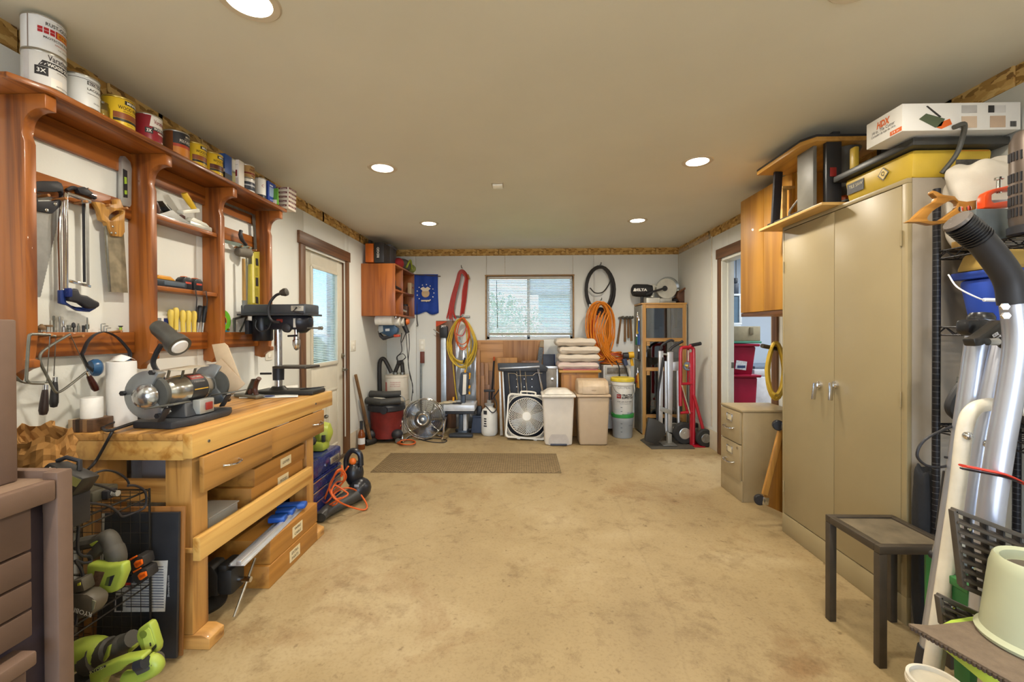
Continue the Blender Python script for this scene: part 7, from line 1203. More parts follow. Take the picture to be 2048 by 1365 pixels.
t = thing('drill_driver', 'yellow and black drill lying beside the cord pile', 'power tool', AY(1260, 715, 5.5)); Yd = 5.56; tb('body', BLK, t, pxy([(1246, 712), (1262, 712)], Yd), [.04, .045], 12); tb('yellow_motor', M('d1a01e', .4), t, pxy([(1257, 711), (1267, 710)], Yd-.02), [.04, .042], 12); tb('yellow_handle', M('d1a01e', .4), t, pxy([(1262, 716), (1265, 732)], Yd), .02, 10); tb('blue_battery', M('3a4560', .4), t, pxy([(1248, 718), (1252, 731)], Yd), .03, 10); tb('bit', STEELD, t, pxy([(1268, 718), (1284, 723)], Yd), .008, 6)
for i, (pts, lb) in enumerate(((((1232, 722), (1238, 735), (1239, 750)), 'left of two black cables drooping from the cord pile'), (((1244, 722), (1252, 738), (1256, 752)), 'right of two black cables drooping from the cord pile'))): t = thing('drooping_cable', lb, 'cable', AY(*pts[0], 5.55)); tb('cable', BLK, t, smooth_path(pxy(pts, 5.55), 5), .008, 6); lt('plug_tip', BLK, t, [(.01, 0), (.012, .03), (.004, .035)], AY(*pts[-1], 5.55), (0, 0, -1))
# buckets
Yk = fy(1245, 880)+.16; c = AY(1245, 880, Yk); GB = M('a7abab', .4, var=.04)
zz1, zz2 = AY(1245, 826, Yk).z, AY(1245, 757, Yk).z; rB = (AY(1267, 830, Yk-.1).x-AY(1224, 830, Yk-.1).x)/2
t = thing('paint_bucket', 'grey plastic bucket with a bright green rim, under the yellow-lidded bucket', 'bucket', (c.x, Yk, 0)); lt('bucket', GB, t, [(rB*.86, .001), (rB*.9, .012), (rB*.98, zz1-.10), (rB*1.03, zz1-.09), (rB*1.03, zz1-.05), (rB, zz1-.045)], (c.x, Yk, 0), n=40); lt('green_lid', M('3f9a4c', .4), t, [(rB*1.04, zz1-.045), (rB*1.06, zz1-.04), (rB*1.06, zz1-.003), (.001, zz1-.001)], (c.x, Yk, 0), n=40); fn = cyl_map((c.x, Yk, 0), rB*.975, R(-90))
for i in range(7): cyl_patch(fn, -.05, -.03, .08+.05*i, .087+.05*i, '5a5f64', t, n=3, name='scale_mark')
cyl_patch(cyl_map((c.x, Yk, 0), rB*.97, R(-128)), -.05, .05, .2, .36, 'c9c9c4', t, name='side_label'); cyl_text('Dripless', fn, .09, .31, .11, '2a4f8a', t, .022); cyl_text('8.8 litres', fn, .09, .22, .06, '6a6e72', t, .016); cyl_text('mixing pail', fn, .09, .16, .08, '6a6e72', t, .016)
t = thing('supply_bucket', 'white bucket with yellow lid and red-black store print, on the grey bucket', 'bucket', (c.x, Yk, zz1)); lt('bucket', M('dedbd2', .4, var=.03), t, [(rB*.9, zz1+.001), (rB*.93, zz1+.01), (rB*1.0, zz2-.085), (rB*1.08, zz2-.075), (rB*1.08, zz2-.04), (rB*1.04, zz2-.035)], (c.x, Yk, 0), n=40); lt('yellow_lid', M('d6bd3a', .4), t, [(rB*1.05, zz2-.034), (rB*1.12, zz2-.03), (rB*1.12, zz2+.0), (rB*1.02, zz2+.012), (.001, zz2+.01)], (c.x, Yk, 0), n=40)
fn = cyl_map((c.x, Yk, 0), rB*.992, R(-92)); hz = (zz1+zz2)/2; cyl_text('OATMEAL', fn, .0, hz+.11, .17, '6a6a6a', t, .028); cyl_text('TRACTOR', fn, .045, hz+.02, .14, '2a2a2c', t, .026, bold=.04); cyl_text('SUPPLY CO', fn, .045, hz-.012, .15, '2a2a2c', t, .026, bold=.04); cyl_patch(fn, -.095, -.04, hz-.02, hz+.03, 'a02a26', t, name='red_logo', n=4); cyl_text('TSC', cyl_map((c.x, Yk, 0), rB*.992, R(-92), .0015), -.068, hz+.005, .04, 'e8e4dc', t, .02); cyl_text('FOR LIFE OUT HERE', fn, .01, hz-.06, .19, '2a2a2c', t, .016); cyl_text('tractorsupply.com', fn, .01, hz-.085, .14, '4a4a4c', t, .014)
tb('wire_bail', STEELD, t, smooth_path([(c.x+rB*1.07, Yk-.03, zz2-.06), (c.x+rB*.9, Yk-rB*.85, zz2-.17), (c.x+rB*.2, Yk-rB*1.12, zz2-.21), (c.x-rB*.8, Yk-rB*.9, zz2-.15), (c.x-rB*1.07, Yk-.03, zz2-.06)], 5), .003, 6)
# hand trucks, shovel, floor plate
t = thing('aluminium_hand_truck', 'silver convertible hand truck with fat black tyres standing in front of the glass cabinet', 'hand truck', AZ(1350, 890, 0)); Yt = fy(1350, 893)+.12; Za = Zq(1180, 660, 5.25)
for pg in ([(725, 222), (772, 222), (765, 1000), (722, 960)], [(815, 235), (875, 232), (862, 1080), (822, 1075)]): poly('rail', ALU, t, Za(pg), ('y', Yt), .03, .003)
for a, b2 in (((920, 420), (930, 1010)), ((795, 330), (800, 1080))): tb('tube', ALU, t, pxy(Za([a, b2]), Yt+.03), .018, 10)
poly('bracket', M('b9bcc0', .35, .6), t, Za([(875, 340), (950, 335), (948, 410), (910, 435), (876, 430)]), ('y', Yt-.01), .05, .004); poly('cross_plate', M('a7a49a', .4, .5), t, Za([(735, 800), (860, 850), (860, 900), (735, 850)]), ('y', Yt-.012), .01, .002); tb('cross_bar', ALU, t, pxy(Za([(745, 250), (840, 265)]), Yt+.015), .012, 8); tb('black_handle', BLK, t, smooth_path(pxy(Za([(745, 215), (750, 170), (800, 130), (850, 110), (880, 120)]), Yt), 4), .014, 8); tb('black_handle', BLK, t, smooth_path(pxy(Za([(835, 215), (870, 180), (930, 145), (975, 120)]), Yt+.03), 4), .016, 8); poly('toe_plate', M('a7a49a', .4, .5), t, Za([(815, 1075), (860, 1100), (862, 1210), (820, 1215)]), ('y', Yt-.06), .06, .004); MB().box(AY(1318, 890, Yt).x, Yt-.16, .012, AY(1345, 890, Yt).x, Yt+.05, .02).build('toe_base', M('8f8d86', .4, .6), t, .002)
def wheel(px, py, Y, rpx, hub, par, nm='wheel', spokes=0, w_=.07):
    c = AY(px, py, Y); r = AY(px+rpx, py, Y).x-c.x; c.z = max(r+.001, c.z); lt('tyre', M('2c2b2a', .8, bump=.2, bs=80), par, [(r*.5, -w_/2), (r*.9, -w_/2), (r, -w_*.3), (r, w_*.3), (r*.9, w_/2), (r*.5, w_/2)], c, (0, 1, 0), 36); lt('wheel_hub', hub, par, [(r*.52, -w_*.52), (r*.45, -w_*.56), (r*.40, -w_*.4), (r*.15, -w_*.42), (r*.12, -w_*.62), (r*.001, -w_*.64)], c, (0, 1, 0), 28)
    if spokes: b = MB(); [b.bar(c+Vector((0, -w_*.5, 0)), c+Vector((r*.48*math.cos(k*2*math.pi/spokes), -w_*.5, r*.48*math.sin(k*2*math.pi/spokes))), .02, .012, (0, 1, 0)) for k in range(spokes)]; b.build('spokes', hub, par)
    return c
wheel(1368, 876, Yt-.02, 22, M('c9c9c4', .3, .8), t); c = wheel(1346, 874, Yt+.3, 20, M('c9c9c4', .3, .8), t); c = AY(1375, 733, Yt-.05); lt('swivel_caster', M('6f7f94', .5), t, [(.045, -.02), (.05, -.012), (.05, .012), (.045, .02)], c, (0, 1, 0)); lt('caster_hub', CHR, t, [(.03, -.022), (.01, -.026)], c, (0, 1, 0)); tb('caster_fork', M('b5a35a', .3, .8), t, [AY(1360, 728, Yt-.02), c+Vector((0, -.025, 0))], .02, 8)
t = thing('red_hand_truck', 'red steel hand truck with solid wheels in the back right corner', 'hand truck', AZ(1400, 895, 0)); Yr = fy(1405, 899)+.16; RD = M('a61426', .35, coat=.3)
tb('frame_hoop', RD, t, smooth_path(pxy(Za([(950, 800), (950, 300), (955, 210), (975, 188), (1040, 185), (1075, 195), (1088, 240), (1088, 600), (1085, 1200)]), Yr), 5), .02, 10); poly('wide_rail', RD, t, Za([(1055, 240), (1098, 230), (1092, 1000), (1110, 1100), (1080, 1220), (1055, 1215)]), ('y', Yr-.01), .035, .004); poly('inner_rail', RD, t, Za([(960, 640), (978, 640), (1040, 880), (1020, 890)]), ('y', Yr+.01), .02, .002)
for a, b2 in (((950, 570), (1085, 565)), ((950, 875), (1085, 860))): tb('cross_bar', RD, t, pxy(Za([a, b2]), Yr), .016, 8)
tb('strut', RD, t, pxy(Za([(1090, 690), (1190, 1055)]), Yr-.03), .018, 8); tb('steel_rod', CHR, t, pxy(Za([(962, 580), (1050, 880)]), Yr-.03), .007, 6); tb('grip', BLK, t, [AY(*Za([(1060, 165)])[0], Yr+.02), AY(*Za([(1160, 145)])[0], Yr-.1)], .02, 10); tb('grip_stem', RD, t, pxy(Za([(1040, 190), (1060, 160)]), Yr), .018, 8); poly('label_strip', M('d9c9bc', .5), t, Za([(1024, 215), (1040, 215), (1038, 330), (1026, 330)]), ('y', Yr+.02), .002, 0); poly('rear_rail', RD, t, Za([(1022, 200), (1044, 200), (1040, 560), (1026, 560)]), ('y', Yr+.023), .02, .002)
wheel(1410, 881, Yr-.06, 18, M('9a9a98', .3, .8), t, spokes=6, w_=.06); wheel(1392, 876, Yr+.25, 17, M('9a9a98', .3, .8), t, w_=.06); c = AY(1400, 896, Yr); bx('toe_plate', RD, t, c.x-.1, Yr-.1, .002, c.x+.02, Yr+.1, .012, .002); bx('axle', STEELD, t, AY(1395, 880, Yr).x, Yr-.06, .1, AY(1410, 880, Yr).x, Yr+.26, .12)
t = thing('snow_shovel', 'black snow shovel leaning beside the silver hand truck', 'shovel', AZ(1310, 890, 0)); Ysn = Yt-.1; tb('handle', BLK, t, pxy(Za([(770, 290), (715, 650), (705, 960)]), Ysn), .014, 8); poly('scoop', M('35332f', .5), t, Za([(615, 925), (700, 945), (785, 1000), (800, 1100), (700, 1205), (575, 1170)]), ('y', Ysn-.06), .05, .01)
t = thing('floor_plate', 'flat black rubber mat under the hand trucks', 'mat', AZ(1330, 893, 0)); MB().prism([AZ(x, y, .0005) for x, y in ((1280, 881), (1300, 872), (1372, 876), (1390, 899), (1303, 899))], (0, 0, 1), .006).build('mat_sheet', M('4a463e', .8), t, .002)
t = thing('clear_sheeting', 'clear plastic sheet over the right wall near the back corner', 'sheet', (XR-.01, 5.2, 1.3)); ya, yb = AX(1421, 600, XR-.01).y, YB-.03; rows = [[(XR-.008-.003*math.sin(u*1.3+v*.6)-.002*math.sin(v*1.7), yb+(ya-yb)*u/14, .25+2.15*v/14) for u in range(15)] for v in range(15)]; MB().sheet(rows).build('plastic', M('e6e2d8', .3, alpha=.28, var=0), t); bx('edge_batten', M('d8d2c2', .5), t, XR-.006, ya-.03, .25, XR-.0005, ya-.002, 2.36, .002)
# floor mat
t = thing('floor_mat', 'long brown patterned runner mat lying on the concrete', 'mat', AZ(930, 930, 0)); q = [AZ(x, y, 0) for x, y in ((742, 945), (1120, 947), (1112, 909), (783, 908))]; x0, x1, y0, y1 = (q[0].x+q[3].x)/2, (q[1].x+q[2].x)/2, q[0].y, q[2].y
mw = NT('mat_weave'); co_ = mw.coords((1, 1, 1)); ck = mw.new('TexBrick'); ck.inputs['Scale'].default_value = 11; ck.inputs['Color1'].default_value = (*lin('8d7650'), 1); ck.inputs['Color2'].default_value = (*lin('7c6744'), 1); ck.inputs['Mortar'].default_value = (*lin('5b4a30'), 1); ck.inputs['Mortar Size'].default_value = .05; mw.ln(co_, ck.inputs['Vector']); mw.ln(ck.outputs['Color'], mw.b.inputs['Base Color']); mw.b.inputs['Roughness'].default_value = .9; mw.bump(mw.noise(co_, 120, 3), .6, .003); mw.bump(ck.outputs['Fac'], .5, .004)
MB().prism([Vector((x0+.04, y0, .0005)), Vector((x1-.04, y0, .0005)), Vector((x1, y0+.04, .0005)), Vector((x1, y1-.04, .0005)), Vector((x1-.04, y1, .0005)), Vector((x0+.04, y1, .0005)), Vector((x0, y1-.04, .0005)), Vector((x0, y0+.04, .0005))], (0, 0, 1), .008).build('woven_top', mw.m, t, .003); MB().prism([Vector((x0-.008, y0-.008, .0004)), Vector((x1+.008, y0-.008, .0004)), Vector((x1+.008, y1+.008, .0004)), Vector((x0-.008, y1+.008, .0004))], (0, 0, 1), .005).build('rubber_border', M('6b5a3e', .8), t, .002)
# ================================================================ RIGHT SIDE: doorway contents
RT = M('9a1636', .35, var=.05)
def tote(lab, px0, px1, y0, y1, Y, sticker):
    t = thing('storage_tote', lab, 'tote', AY(px0, y1, Y), 'dark red storage totes in the side room'); a, b2 = AY(px0, y1, Y), AY(px1, y0, Y); w_ = (b2.x-a.x)/2; MB().taper(((a.x+b2.x)/2, Y+.25, a.z), (w_*.86, .2), (w_, .25), b2.z-a.z-.02).build('tote_body', RT, t, .02); MB().taper(((a.x+b2.x)/2, Y+.25, b2.z-.0195), (w_+.025, .275), (w_+.03, .28), .028).build('rim', RT, t, .008)
    c = AY(*sticker, Y+.02); MB(Matrix.Translation(c) @ Matrix.Rotation(R(8), 4, 'Y')).box(-.06, -.006, -.05, .06, 0, .05).build('sticker', M('d6d8dc', .5, var=.3, vs=50), t); MB(Matrix.Translation(c+Vector((0, -.0065, -.012)))).box(-.045, -.001, -.02, .045, 0, .01).build('sticker_print', M('33456e', .5), t); return b2.z
tote('dark red tote standing at the bottom in the side room', 1463, 1516, 752, 905, 5.0, (1480, 773)); tote('dark red tote on top of the bottom one', 1463, 1513, 690, 752, 5.0, (1482, 731))
t = thing('grey_tote', 'grey-beige storage box with green lid under it on the red totes', 'tote', AY(1490, 680, 5.0)); a, b2 = AY(1465, 689, 5.0), AY(1521, 653, 5.0); bx('box_body', M('9d9378', .5), t, a.x, 5.0, a.z+.035, b2.x, 5.45, b2.z, .006); bx('green_rim', M('4f8f78', .45), t, a.x-.01, 4.99, a.z+.01, b2.x+.01, 5.46, a.z+.034, .006); fb('latch', M('7d755e', .5), t, 1500, 655, 1507, 669, 4.99, .01, .002)
t = thing('freezer', 'white chest freezer with blue-grey top in the side room', 'freezer', AY(1530, 760, 5.3)); a, b2 = AY(1508, 860, 5.5), AY(1560, 739, 5.5); bx('cabinet', M('dfe6ec', .35), t, a.x, 5.5, .01, b2.x+.6, 6.1, b2.z-.09, .02); bx('lid', M('dfe6ec', .35), t, a.x, 5.5, b2.z-.088, b2.x+.6, 6.1, b2.z, .02); bx('top_tray', M('7f8fa0', .5), t, a.x+.02, 5.52, b2.z+.0005, b2.x+.5, 6.05, b2.z+.04, .01); bx('base', M('b4bcc4', .5), t, a.x+.02, 5.53, .0, b2.x+.55, 6.05, .0095)
t = thing('white_picture_frame', 'white framed pane leaning in the side room above the totes', 'frame', AY(1478, 640, 5.6)); 
for r_ in ((1466, 588, 1484, 592), (1466, 646, 1484, 650), (1479, 592.2, 1484, 645.8)): fb('frame_bar', M('dadfe2', .5), t, *r_, 5.45, .03, .003)
fb('pane', M('5f7688', .3), t, 1466, 592, 1479, 646, 5.465, .006, 0); fb('support_box', M('c9d2da', .6), t, 1464, 650.5, 1482, 655, 5.3, .2, .004)
t = thing('dark_lantern', 'dark lantern hanging in the side room doorway', 'lantern', AY(1473, 575, 5.4)); fb('lantern_body', M('3c4652', .5), t, 1468, 567, 1478, 587.5, 5.48, .08, .006); fb('cage', M('2c323a', .5), t, 1469, 556, 1476, 566.6, 5.49, .06, .01); tb('hook', BLK, t, pxy([(1472, 556), (1472, 300)], 5.52), .004)
t = coil('yellow_hose', 'yellow air hose coil hung beside the inner doorway', 'hose', 1552, 738, 17, 54, 9, .011, YEL, 3.42, 3, seed=21, th=.12, hook=False); tb('dark_peg', M('3a3226', .6), t, [AY(1524, 692, 3.3), AY(1562, 700, 3.38), AY(1575, 700, 3.5)], .016, 8)
# file cabinet
TAN = M('9c8a68', .42, var=.04); t = thing('file_cabinet', 'tan two-drawer steel file cabinet against the right wall', 'file cabinet', AZ(1487, 1006, 0)); p, q = AZ(1487, 1006, 0), AZ(1438, 973, 0); fx = (p.x+q.x)/2; y0, y1 = p.y, q.y; zt5 = AX(1487, 822, fx).z; x1 = XR-.03
bx('shell', TAN, t, fx+.012, y0, .0005, x1, y1, zt5-.02, .003); bx('top', TAN, t, fx, y0-.003, zt5-.0195, x1, y1+.003, zt5, .006); zm = AX(1487, 894, fx).z
for za, zb2 in ((AX(1487, 969, fx).z, zm-.004), (zm+.004, zt5-.028)):
    d = bx('drawer', TAN, t, fx-.006, y0+.018, za, fx+.0115, y1-.018, zb2, .004); ym2 = (y0+y1)/2; zc = za+(zb2-za)*.76; b = MB(); w2 = .045; b.box(fx-.012, ym2-w2, zc-.03, fx-.006, ym2+w2, zc-.024).box(fx-.012, ym2-w2, zc+.024, fx-.006, ym2+w2, zc+.03).box(fx-.012, ym2-w2, zc-.0239, fx-.006, ym2-w2+.006, zc+.0239).box(fx-.012, ym2+w2-.006, zc-.0239, fx-.006, ym2+w2, zc+.0239); b.build('label_holder', CHR, d, .001); bx('card', M('cdbf9c', .6), d, fx-.008, ym2-.038, zc-.023, fx-.0062, ym2+.038, zc+.023); zh = za+(zb2-za)*.45; tb('handle', CHR, d, smooth_path([(fx-.006, ym2-.07, zh), (fx-.03, ym2-.06, zh-.004), (fx-.036, ym2, zh-.01), (fx-.03, ym2+.06, zh-.004), (fx-.006, ym2+.07, zh)], 4), .007, 8)
lt('lock', CHR, t, [(.01, 0), (.01, .006)], (fx-.006, y0+.05, zm-.03), (-1, 0, 0)); bx('base', TAN, t, fx+.002, y0, .001, fx+.0118, y1, AX(1487, 967, fx).z, .002)
# dolly with casters
t = thing('wood_dolly', 'varnished wooden dolly standing on edge between the file cabinet and the tall cabinet', 'dolly', AZ(1545, 1020, 0)); Yd0 = 2.885; DW = WOOD('8f5f22', '6b4212', 'Z', .5, rough=.3, coat=.3); b0 = AZ(1533, 1011, 0); a = [AY(*c_, Yd0+.06) for c_ in ((1533, 1012), (1529, 990), (1562, 860), (1640, 900), (1620, 1080))]; a = [Vector((v.x, v.y, max(v.z, .004))) for v in a]; MB().prism(a, (0, 1, 0), .02).build('deck', DW, t, .002); MB().bar(a[1], a[2], .035, .02, (0, 1, 0)).build('edge_strip', WOOD('b5823a', '94652a', 'Z', .5), t, .002)
for (px, py) in ((1519, 1000), (1556, 851)):
    c = AY(px, py, Yd0+.05); c.z = max(c.z, .036); c.x += 0; lt('caster_wheel', BLKG, t, [(.03, -.015), (.035, -.01), (.035, .01), (.03, .015)], c, (.3, 1, 0), 20); MB().bar(c+Vector((.01, -.02, 0)), c+Vector((.05, -.02, -.005)), .05, .004, (0, 1, 0)).build('caster_fork', CHR, t, .001)
# oak wall cabinet
OKW = WOOD('b9842f', '9f6a20', 'Z', .45, rough=.5, coat=.05); t = thing('oak_wall_cabinet', 'golden oak two-door wall cabinet above the file cabinet', 'cabinet', (1.9, 3.3, 1.4)); WX = 1.76; y1 = AX(1481, 500, WX).y; ym3 = AX(1527, 500, WX).y; y0 = ym3-(y1-ym3); zb3 = AX(1483, 634, WX).z; zt6 = min(2.42, AX(1481, 404, WX).z)
bx('carcass', OKW, t, WX+.021, y0, zb3, XR-.001, y1, zt6, .002); bx('door', OKW, t, WX, ym3+.002, zb3+.03, WX+.02, y1-.002, zt6-.002, .003); bx('door', OKW, t, WX, y0+.002, zb3+.03, WX+.02, ym3-.002, zt6-.002, .003); bx('bottom_rail', WOOD('6b4420', '4a2c12', 'Y'), t, WX+.004, y0, zb3-.0, WX+.0205, y1, zb3+.028, .002)
# tall metal cabinet
CBM = M('9a8b69', .4, var=.03, vs=4); t = thing('metal_cabinet', 'tall tan steel two-door storage cabinet on the right', 'cabinet', (1.9, 2.4, 0)); CX, CY0, CY1, CZ = 1.692, 1.95, 2.867, 1.98; yd = AX(1668, 700, CX).y; SCR = M('968c7e', .45, var=.10, vs=5)
bx('carcass', SCR, t, CX+.022, CY0, .0005, XR-.001, CY1, CZ, .003); zl, zu = AX(1750, 1190, CX).z*0+.115, AX(1569, 462, CX).z
bx('door', CBM, t, CX, yd+.0015, .13, CX+.021, CY1-.02, zu, .003); bx('door', CBM, t, CX, CY0+.03, .13, CX+.021, yd-.0015, zu, .003); bx('top_rail', CBM, t, CX+.001, CY0, zu+.004, CX+.0215, CY1, CZ, .002); bx('kick_plate', CBM, t, CX+.001, CY0, .001, CX+.0215, CY1, .124, .002); bx('stile', CBM, t, CX+.001, CY0, .1245, CX+.0215, CY0+.0285, zu+.0035, .002); bx('stile', CBM, t, CX+.001, CY1-.0185, .1245, CX+.0215, CY1, zu+.0035, .002)
for y in (CY0+.029, CY1-.0195):
    for z in (.3, 1.0, 1.72): MB().cyl((CX-.003, y, z-.035), (CX-.003, y, z+.035), .004, n=8).build('hinge', CBM, t)
for px, fl in ((1640, 1), (1672, -1)):
    p = AX(px, 770, CX); lt('handle_boss', CHR, t, [(.022, 0), (.02, .012), (.012, .02)], p, (-1, 0, 0), 20); MB().bar(p+Vector((-.026, 0, .012)), p+Vector((-.034, .006*fl, -.085)), .022, .012, (0, 1, 0)).build('lever_handle', CHR, t, .004)
# router table etc on the cabinet
CZ1 = CZ+.0005; PLY = WOOD('c09a58', 'a37f42', 'Y', .6); t = thing('router_table', 'small router table with black legs on a plywood base on the tall cabinet', 'router table', (1.8, 2.6, CZ)); bx('plywood_base', PLY, t, 1.60, 2.36, CZ1, 2.06, 2.98, CZ1+.016, .002); bz = CZ1+.0165; ttz = AX(1532, 340, 1.56).z
MB().prism([(1.555, 2.47, ttz), (1.60, 2.40, ttz), (2.02, 2.40, ttz), (2.02, 2.92, ttz), (1.555, 2.92, ttz)], (0, 0, 1), .024).build('table_top', WOOD('b5863c', '94682a', 'Y', .6), t, .002); MB().prism([(1.555, 2.47, ttz+.0245), (1.60, 2.40, ttz+.0245), (2.02, 2.40, ttz+.0245), (2.02, 2.92, ttz+.0245), (1.555, 2.92, ttz+.0245)], (0, 0, 1), .012).build('black_laminate', BLK, t, .001); bx('metal_track', ALU, t, 1.62, 2.45, ttz+.037, 1.66, 2.88, ttz+.045, .001); bx('fence', BLK, t, 1.70, 2.42, ttz+.037, 1.74, 2.9, ttz+.06, .003)
bx('leg_panel', M('2a2a2c', .4), t, 1.66, 2.41, bz, 1.74, 2.44, ttz-.0005, .002); MB().bar((1.63, 2.84, bz), (1.66, 2.86, ttz-.001), .05, .02, (0, 1, 0)).build('leg', BLK, t, .002); bx('side_leg', M('6f6c62', .5), t, 1.62, 2.46, bz, 1.64, 2.60, ttz-.001, .001); bx('leg_panel', M('2a2a2c', .4), t, 1.95, 2.41, bz, 2.0, 2.44, ttz-.0005, .002); bx('switch', M('8a2420', .4), t, 1.675, 2.405, (bz+ttz)/2-.02, 1.71, 2.4095, (bz+ttz)/2+.03, .002)
lt('router_motor', M('5c5953', .45), t, [(.05, 0), (.075, .02), (.078, .06), (.065, .10), (.06, ttz-bz-.03), (.075, ttz-bz-.003)], (1.84, 2.52, bz)); lt('orange_band', M('c8581c', .4), t, [(.08, .02), (.0815, .03), (.0815, .06), (.08, .065)], (1.84, 2.52, bz)); text('RIDGID', (1.825, 2.4575, bz+.15), ((0, 0, -1), (1, 0, 0)), .06, 'c9c7c0', t, .014); tb('wire', M('8a8880', .5), t, smooth_path([(1.66, 2.55, bz+.12), (1.63, 2.62, bz+.08), (1.64, 2.7, bz+.02), (1.70, 2.48, bz+.012), (1.85, 2.40, bz+.05), (1.93, 2.38, bz+.10)], 6), .006, 6); tb('wire_bundle', BLK, t, smooth_path([(1.62, 2.9, bz+.008), (1.63, 2.7, bz+.01), (1.64, 2.5, bz+.01), (1.8, 2.38, bz+.01)], 5), .008, 6)
t = thing('light_wood_rack', 'light wooden frame standing behind the router table', 'frame', (1.9, 2.9, bz)); [bx('frame_bar', PLY, t, *v, .002) for v in ((1.70, 2.88, bz, 1.73, 2.91, bz+.24), (1.80, 2.88, bz, 1.83, 2.91, bz+.24), (1.70, 2.88, bz+.2405, 1.83, 2.91, bz+.26))]
YLW = M('c7a83a', .4, var=.05); t = thing('tile_saw', 'yellow and black wet tile saw on top of the tall cabinet', 'saw', (1.85, 2.1, CZ)); rz2 = 2.135
MB().taper((1.885, 2.15, CZ1), (.165, .19), (.175, .205), rz2-CZ1-.03).build('tub', YLW, t, .02); MB().taper((1.885, 2.15, rz2-.0295), (.205, .24), (.205, .24), .034).build('black_rim', M('3a3a38', .4, .2), t, .006); bx('deck', M('6f6d68', .35, .6), t, 1.70, 1.925, rz2+.005, 2.07, 2.37, rz2+.012, .001); bx('warning_label', M('54504c', .5, var=.3, vs=70), t, 1.90, 1.9508, 2.02, 2.04, 1.9535, 2.095, 0); bx('label_stripe', M('c06a1e', .5), t, 1.90, 1.9495, 2.088, 2.04, 1.9507, 2.096, 0); bx('side_label', M('2c2a28', .5, var=.3, vs=50), t, 1.7105, 2.22, 2.02, 1.7135, 2.33, 2.075, 0); text('TILE SAW', (1.7095, 2.27, 2.055), 'R', .09, 'd9d2b4', t, .016); m3 = frame((1.7095, 2.10, 2.05), 'R'); MB(m3 @ Matrix.Rotation(R(45), 4, 'Z')).box(-.022, -.022, 0, .022, .022, .001).build('diamond_mark', BLK, t); MB(m3 @ Matrix.Rotation(R(45), 4, 'Z')).box(-.018, -.018, .0011, .018, .018, .0015).build('diamond_inner', YLW, t); text('Q', (1.7075, 2.10, 2.05), 'R', .02, '2a2a28', t, .024)
tb('hose', M('4a4a46', .5), t, smooth_path([(1.80, 1.858, rz2+.02), (1.84, 1.855, rz2+.03), (1.86, 1.885, rz2-.02), (1.85, 1.90, rz2-.08), (1.82, 1.93, CZ+.01)], 5), .010, 8); bx('yellow_guard', YLW, t, 1.72, 2.29, rz2+.0125, 1.745, 2.33, rz2+.13, .008)
WB = M('dcdad4', .6, var=.03); t = thing('tile_cutter_box', 'white cardboard tile cutter box on top of the yellow saw', 'box', (1.85, 1.97, rz2+.012)); bz0 = AY(1785, 270, 1.87).z; bz0 = max(bz0, rz2+.0345); bh = .115; bx0, bx1, by0, by1 = 1.60, 2.085, 1.87, 2.06; bx('carton', WB, t, bx0, by0, rz2+.0135, bx1, by1, rz2+.0135+bh, .002); z0b = rz2+.0135
text('HDX', (bx0-.0008, 1.965, z0b+.08), 'R', .07, 'd4652a', t, .03, bold=.04, shear=.2); text('14 in. Tile Cutter', (bx0-.0008, 1.965, z0b+.056), 'R', .12, '3a3a3a', t, .014); text('Cortador de loza de 14 in.', (bx0-.0008, 1.965, z0b+.04), 'R', .13, '4a4a4a', t, .011); bx('orange_tab', M('d4652a', .5), t, bx0-.001, by0+.002, z0b+.004, bx0, by0+.06, z0b+.022, 0); text('14 in', (bx0-.0018, by0+.03, z0b+.013), 'R', .035, 'f0ece4', t, .009)
fr = lambda u, v: (bx0+u*(bx1-bx0), by0-.0008, z0b+v*bh); poly2 = lambda nm, pts, c_: MB().prism([fr(*p_) for p_ in pts], (0, -1, 0), .0006).build(nm, M(c_, .5), t)
poly2('cutter_picture', [(.14, .42), (.2, .62), (.36, .42), (.33, .16), (.28, .1)], '4f5a44'); poly2('picture_base', [(.29, .1), (.33, .3), (.4, .42), (.42, .22), (.33, .05)], 'd4652a'); poly2('picture_handle', [(.2, .88), (.215, .9), (.33, .5), (.315, .46)], '2f2f2f'); poly2('photo', [(.5, .08), (.63, .08), (.63, .5), (.5, .5)], 'c9b49c'); poly2('photo', [(.74, .08), (.87, .08), (.87, .5), (.74, .5)], 'b8a088'); poly2('warning_square', [(.725, .62), (.775, .62), (.775, .88), (.725, .88)], '2c2c2c'); poly2('text_block', [(.5, .62), (.63, .62), (.63, .9), (.5, .9)], 'b0aeaa'); poly2('text_block', [(.78, .62), (.87, .62), (.87, .88), (.78, .88)], 'c4c2be')
for k in range(9): poly2('barcode_bar', [(.91+.006*k, .1), (.913+.006*k, .1), (.913+.006*k, .3), (.91+.006*k, .3)], '3a3a3a')
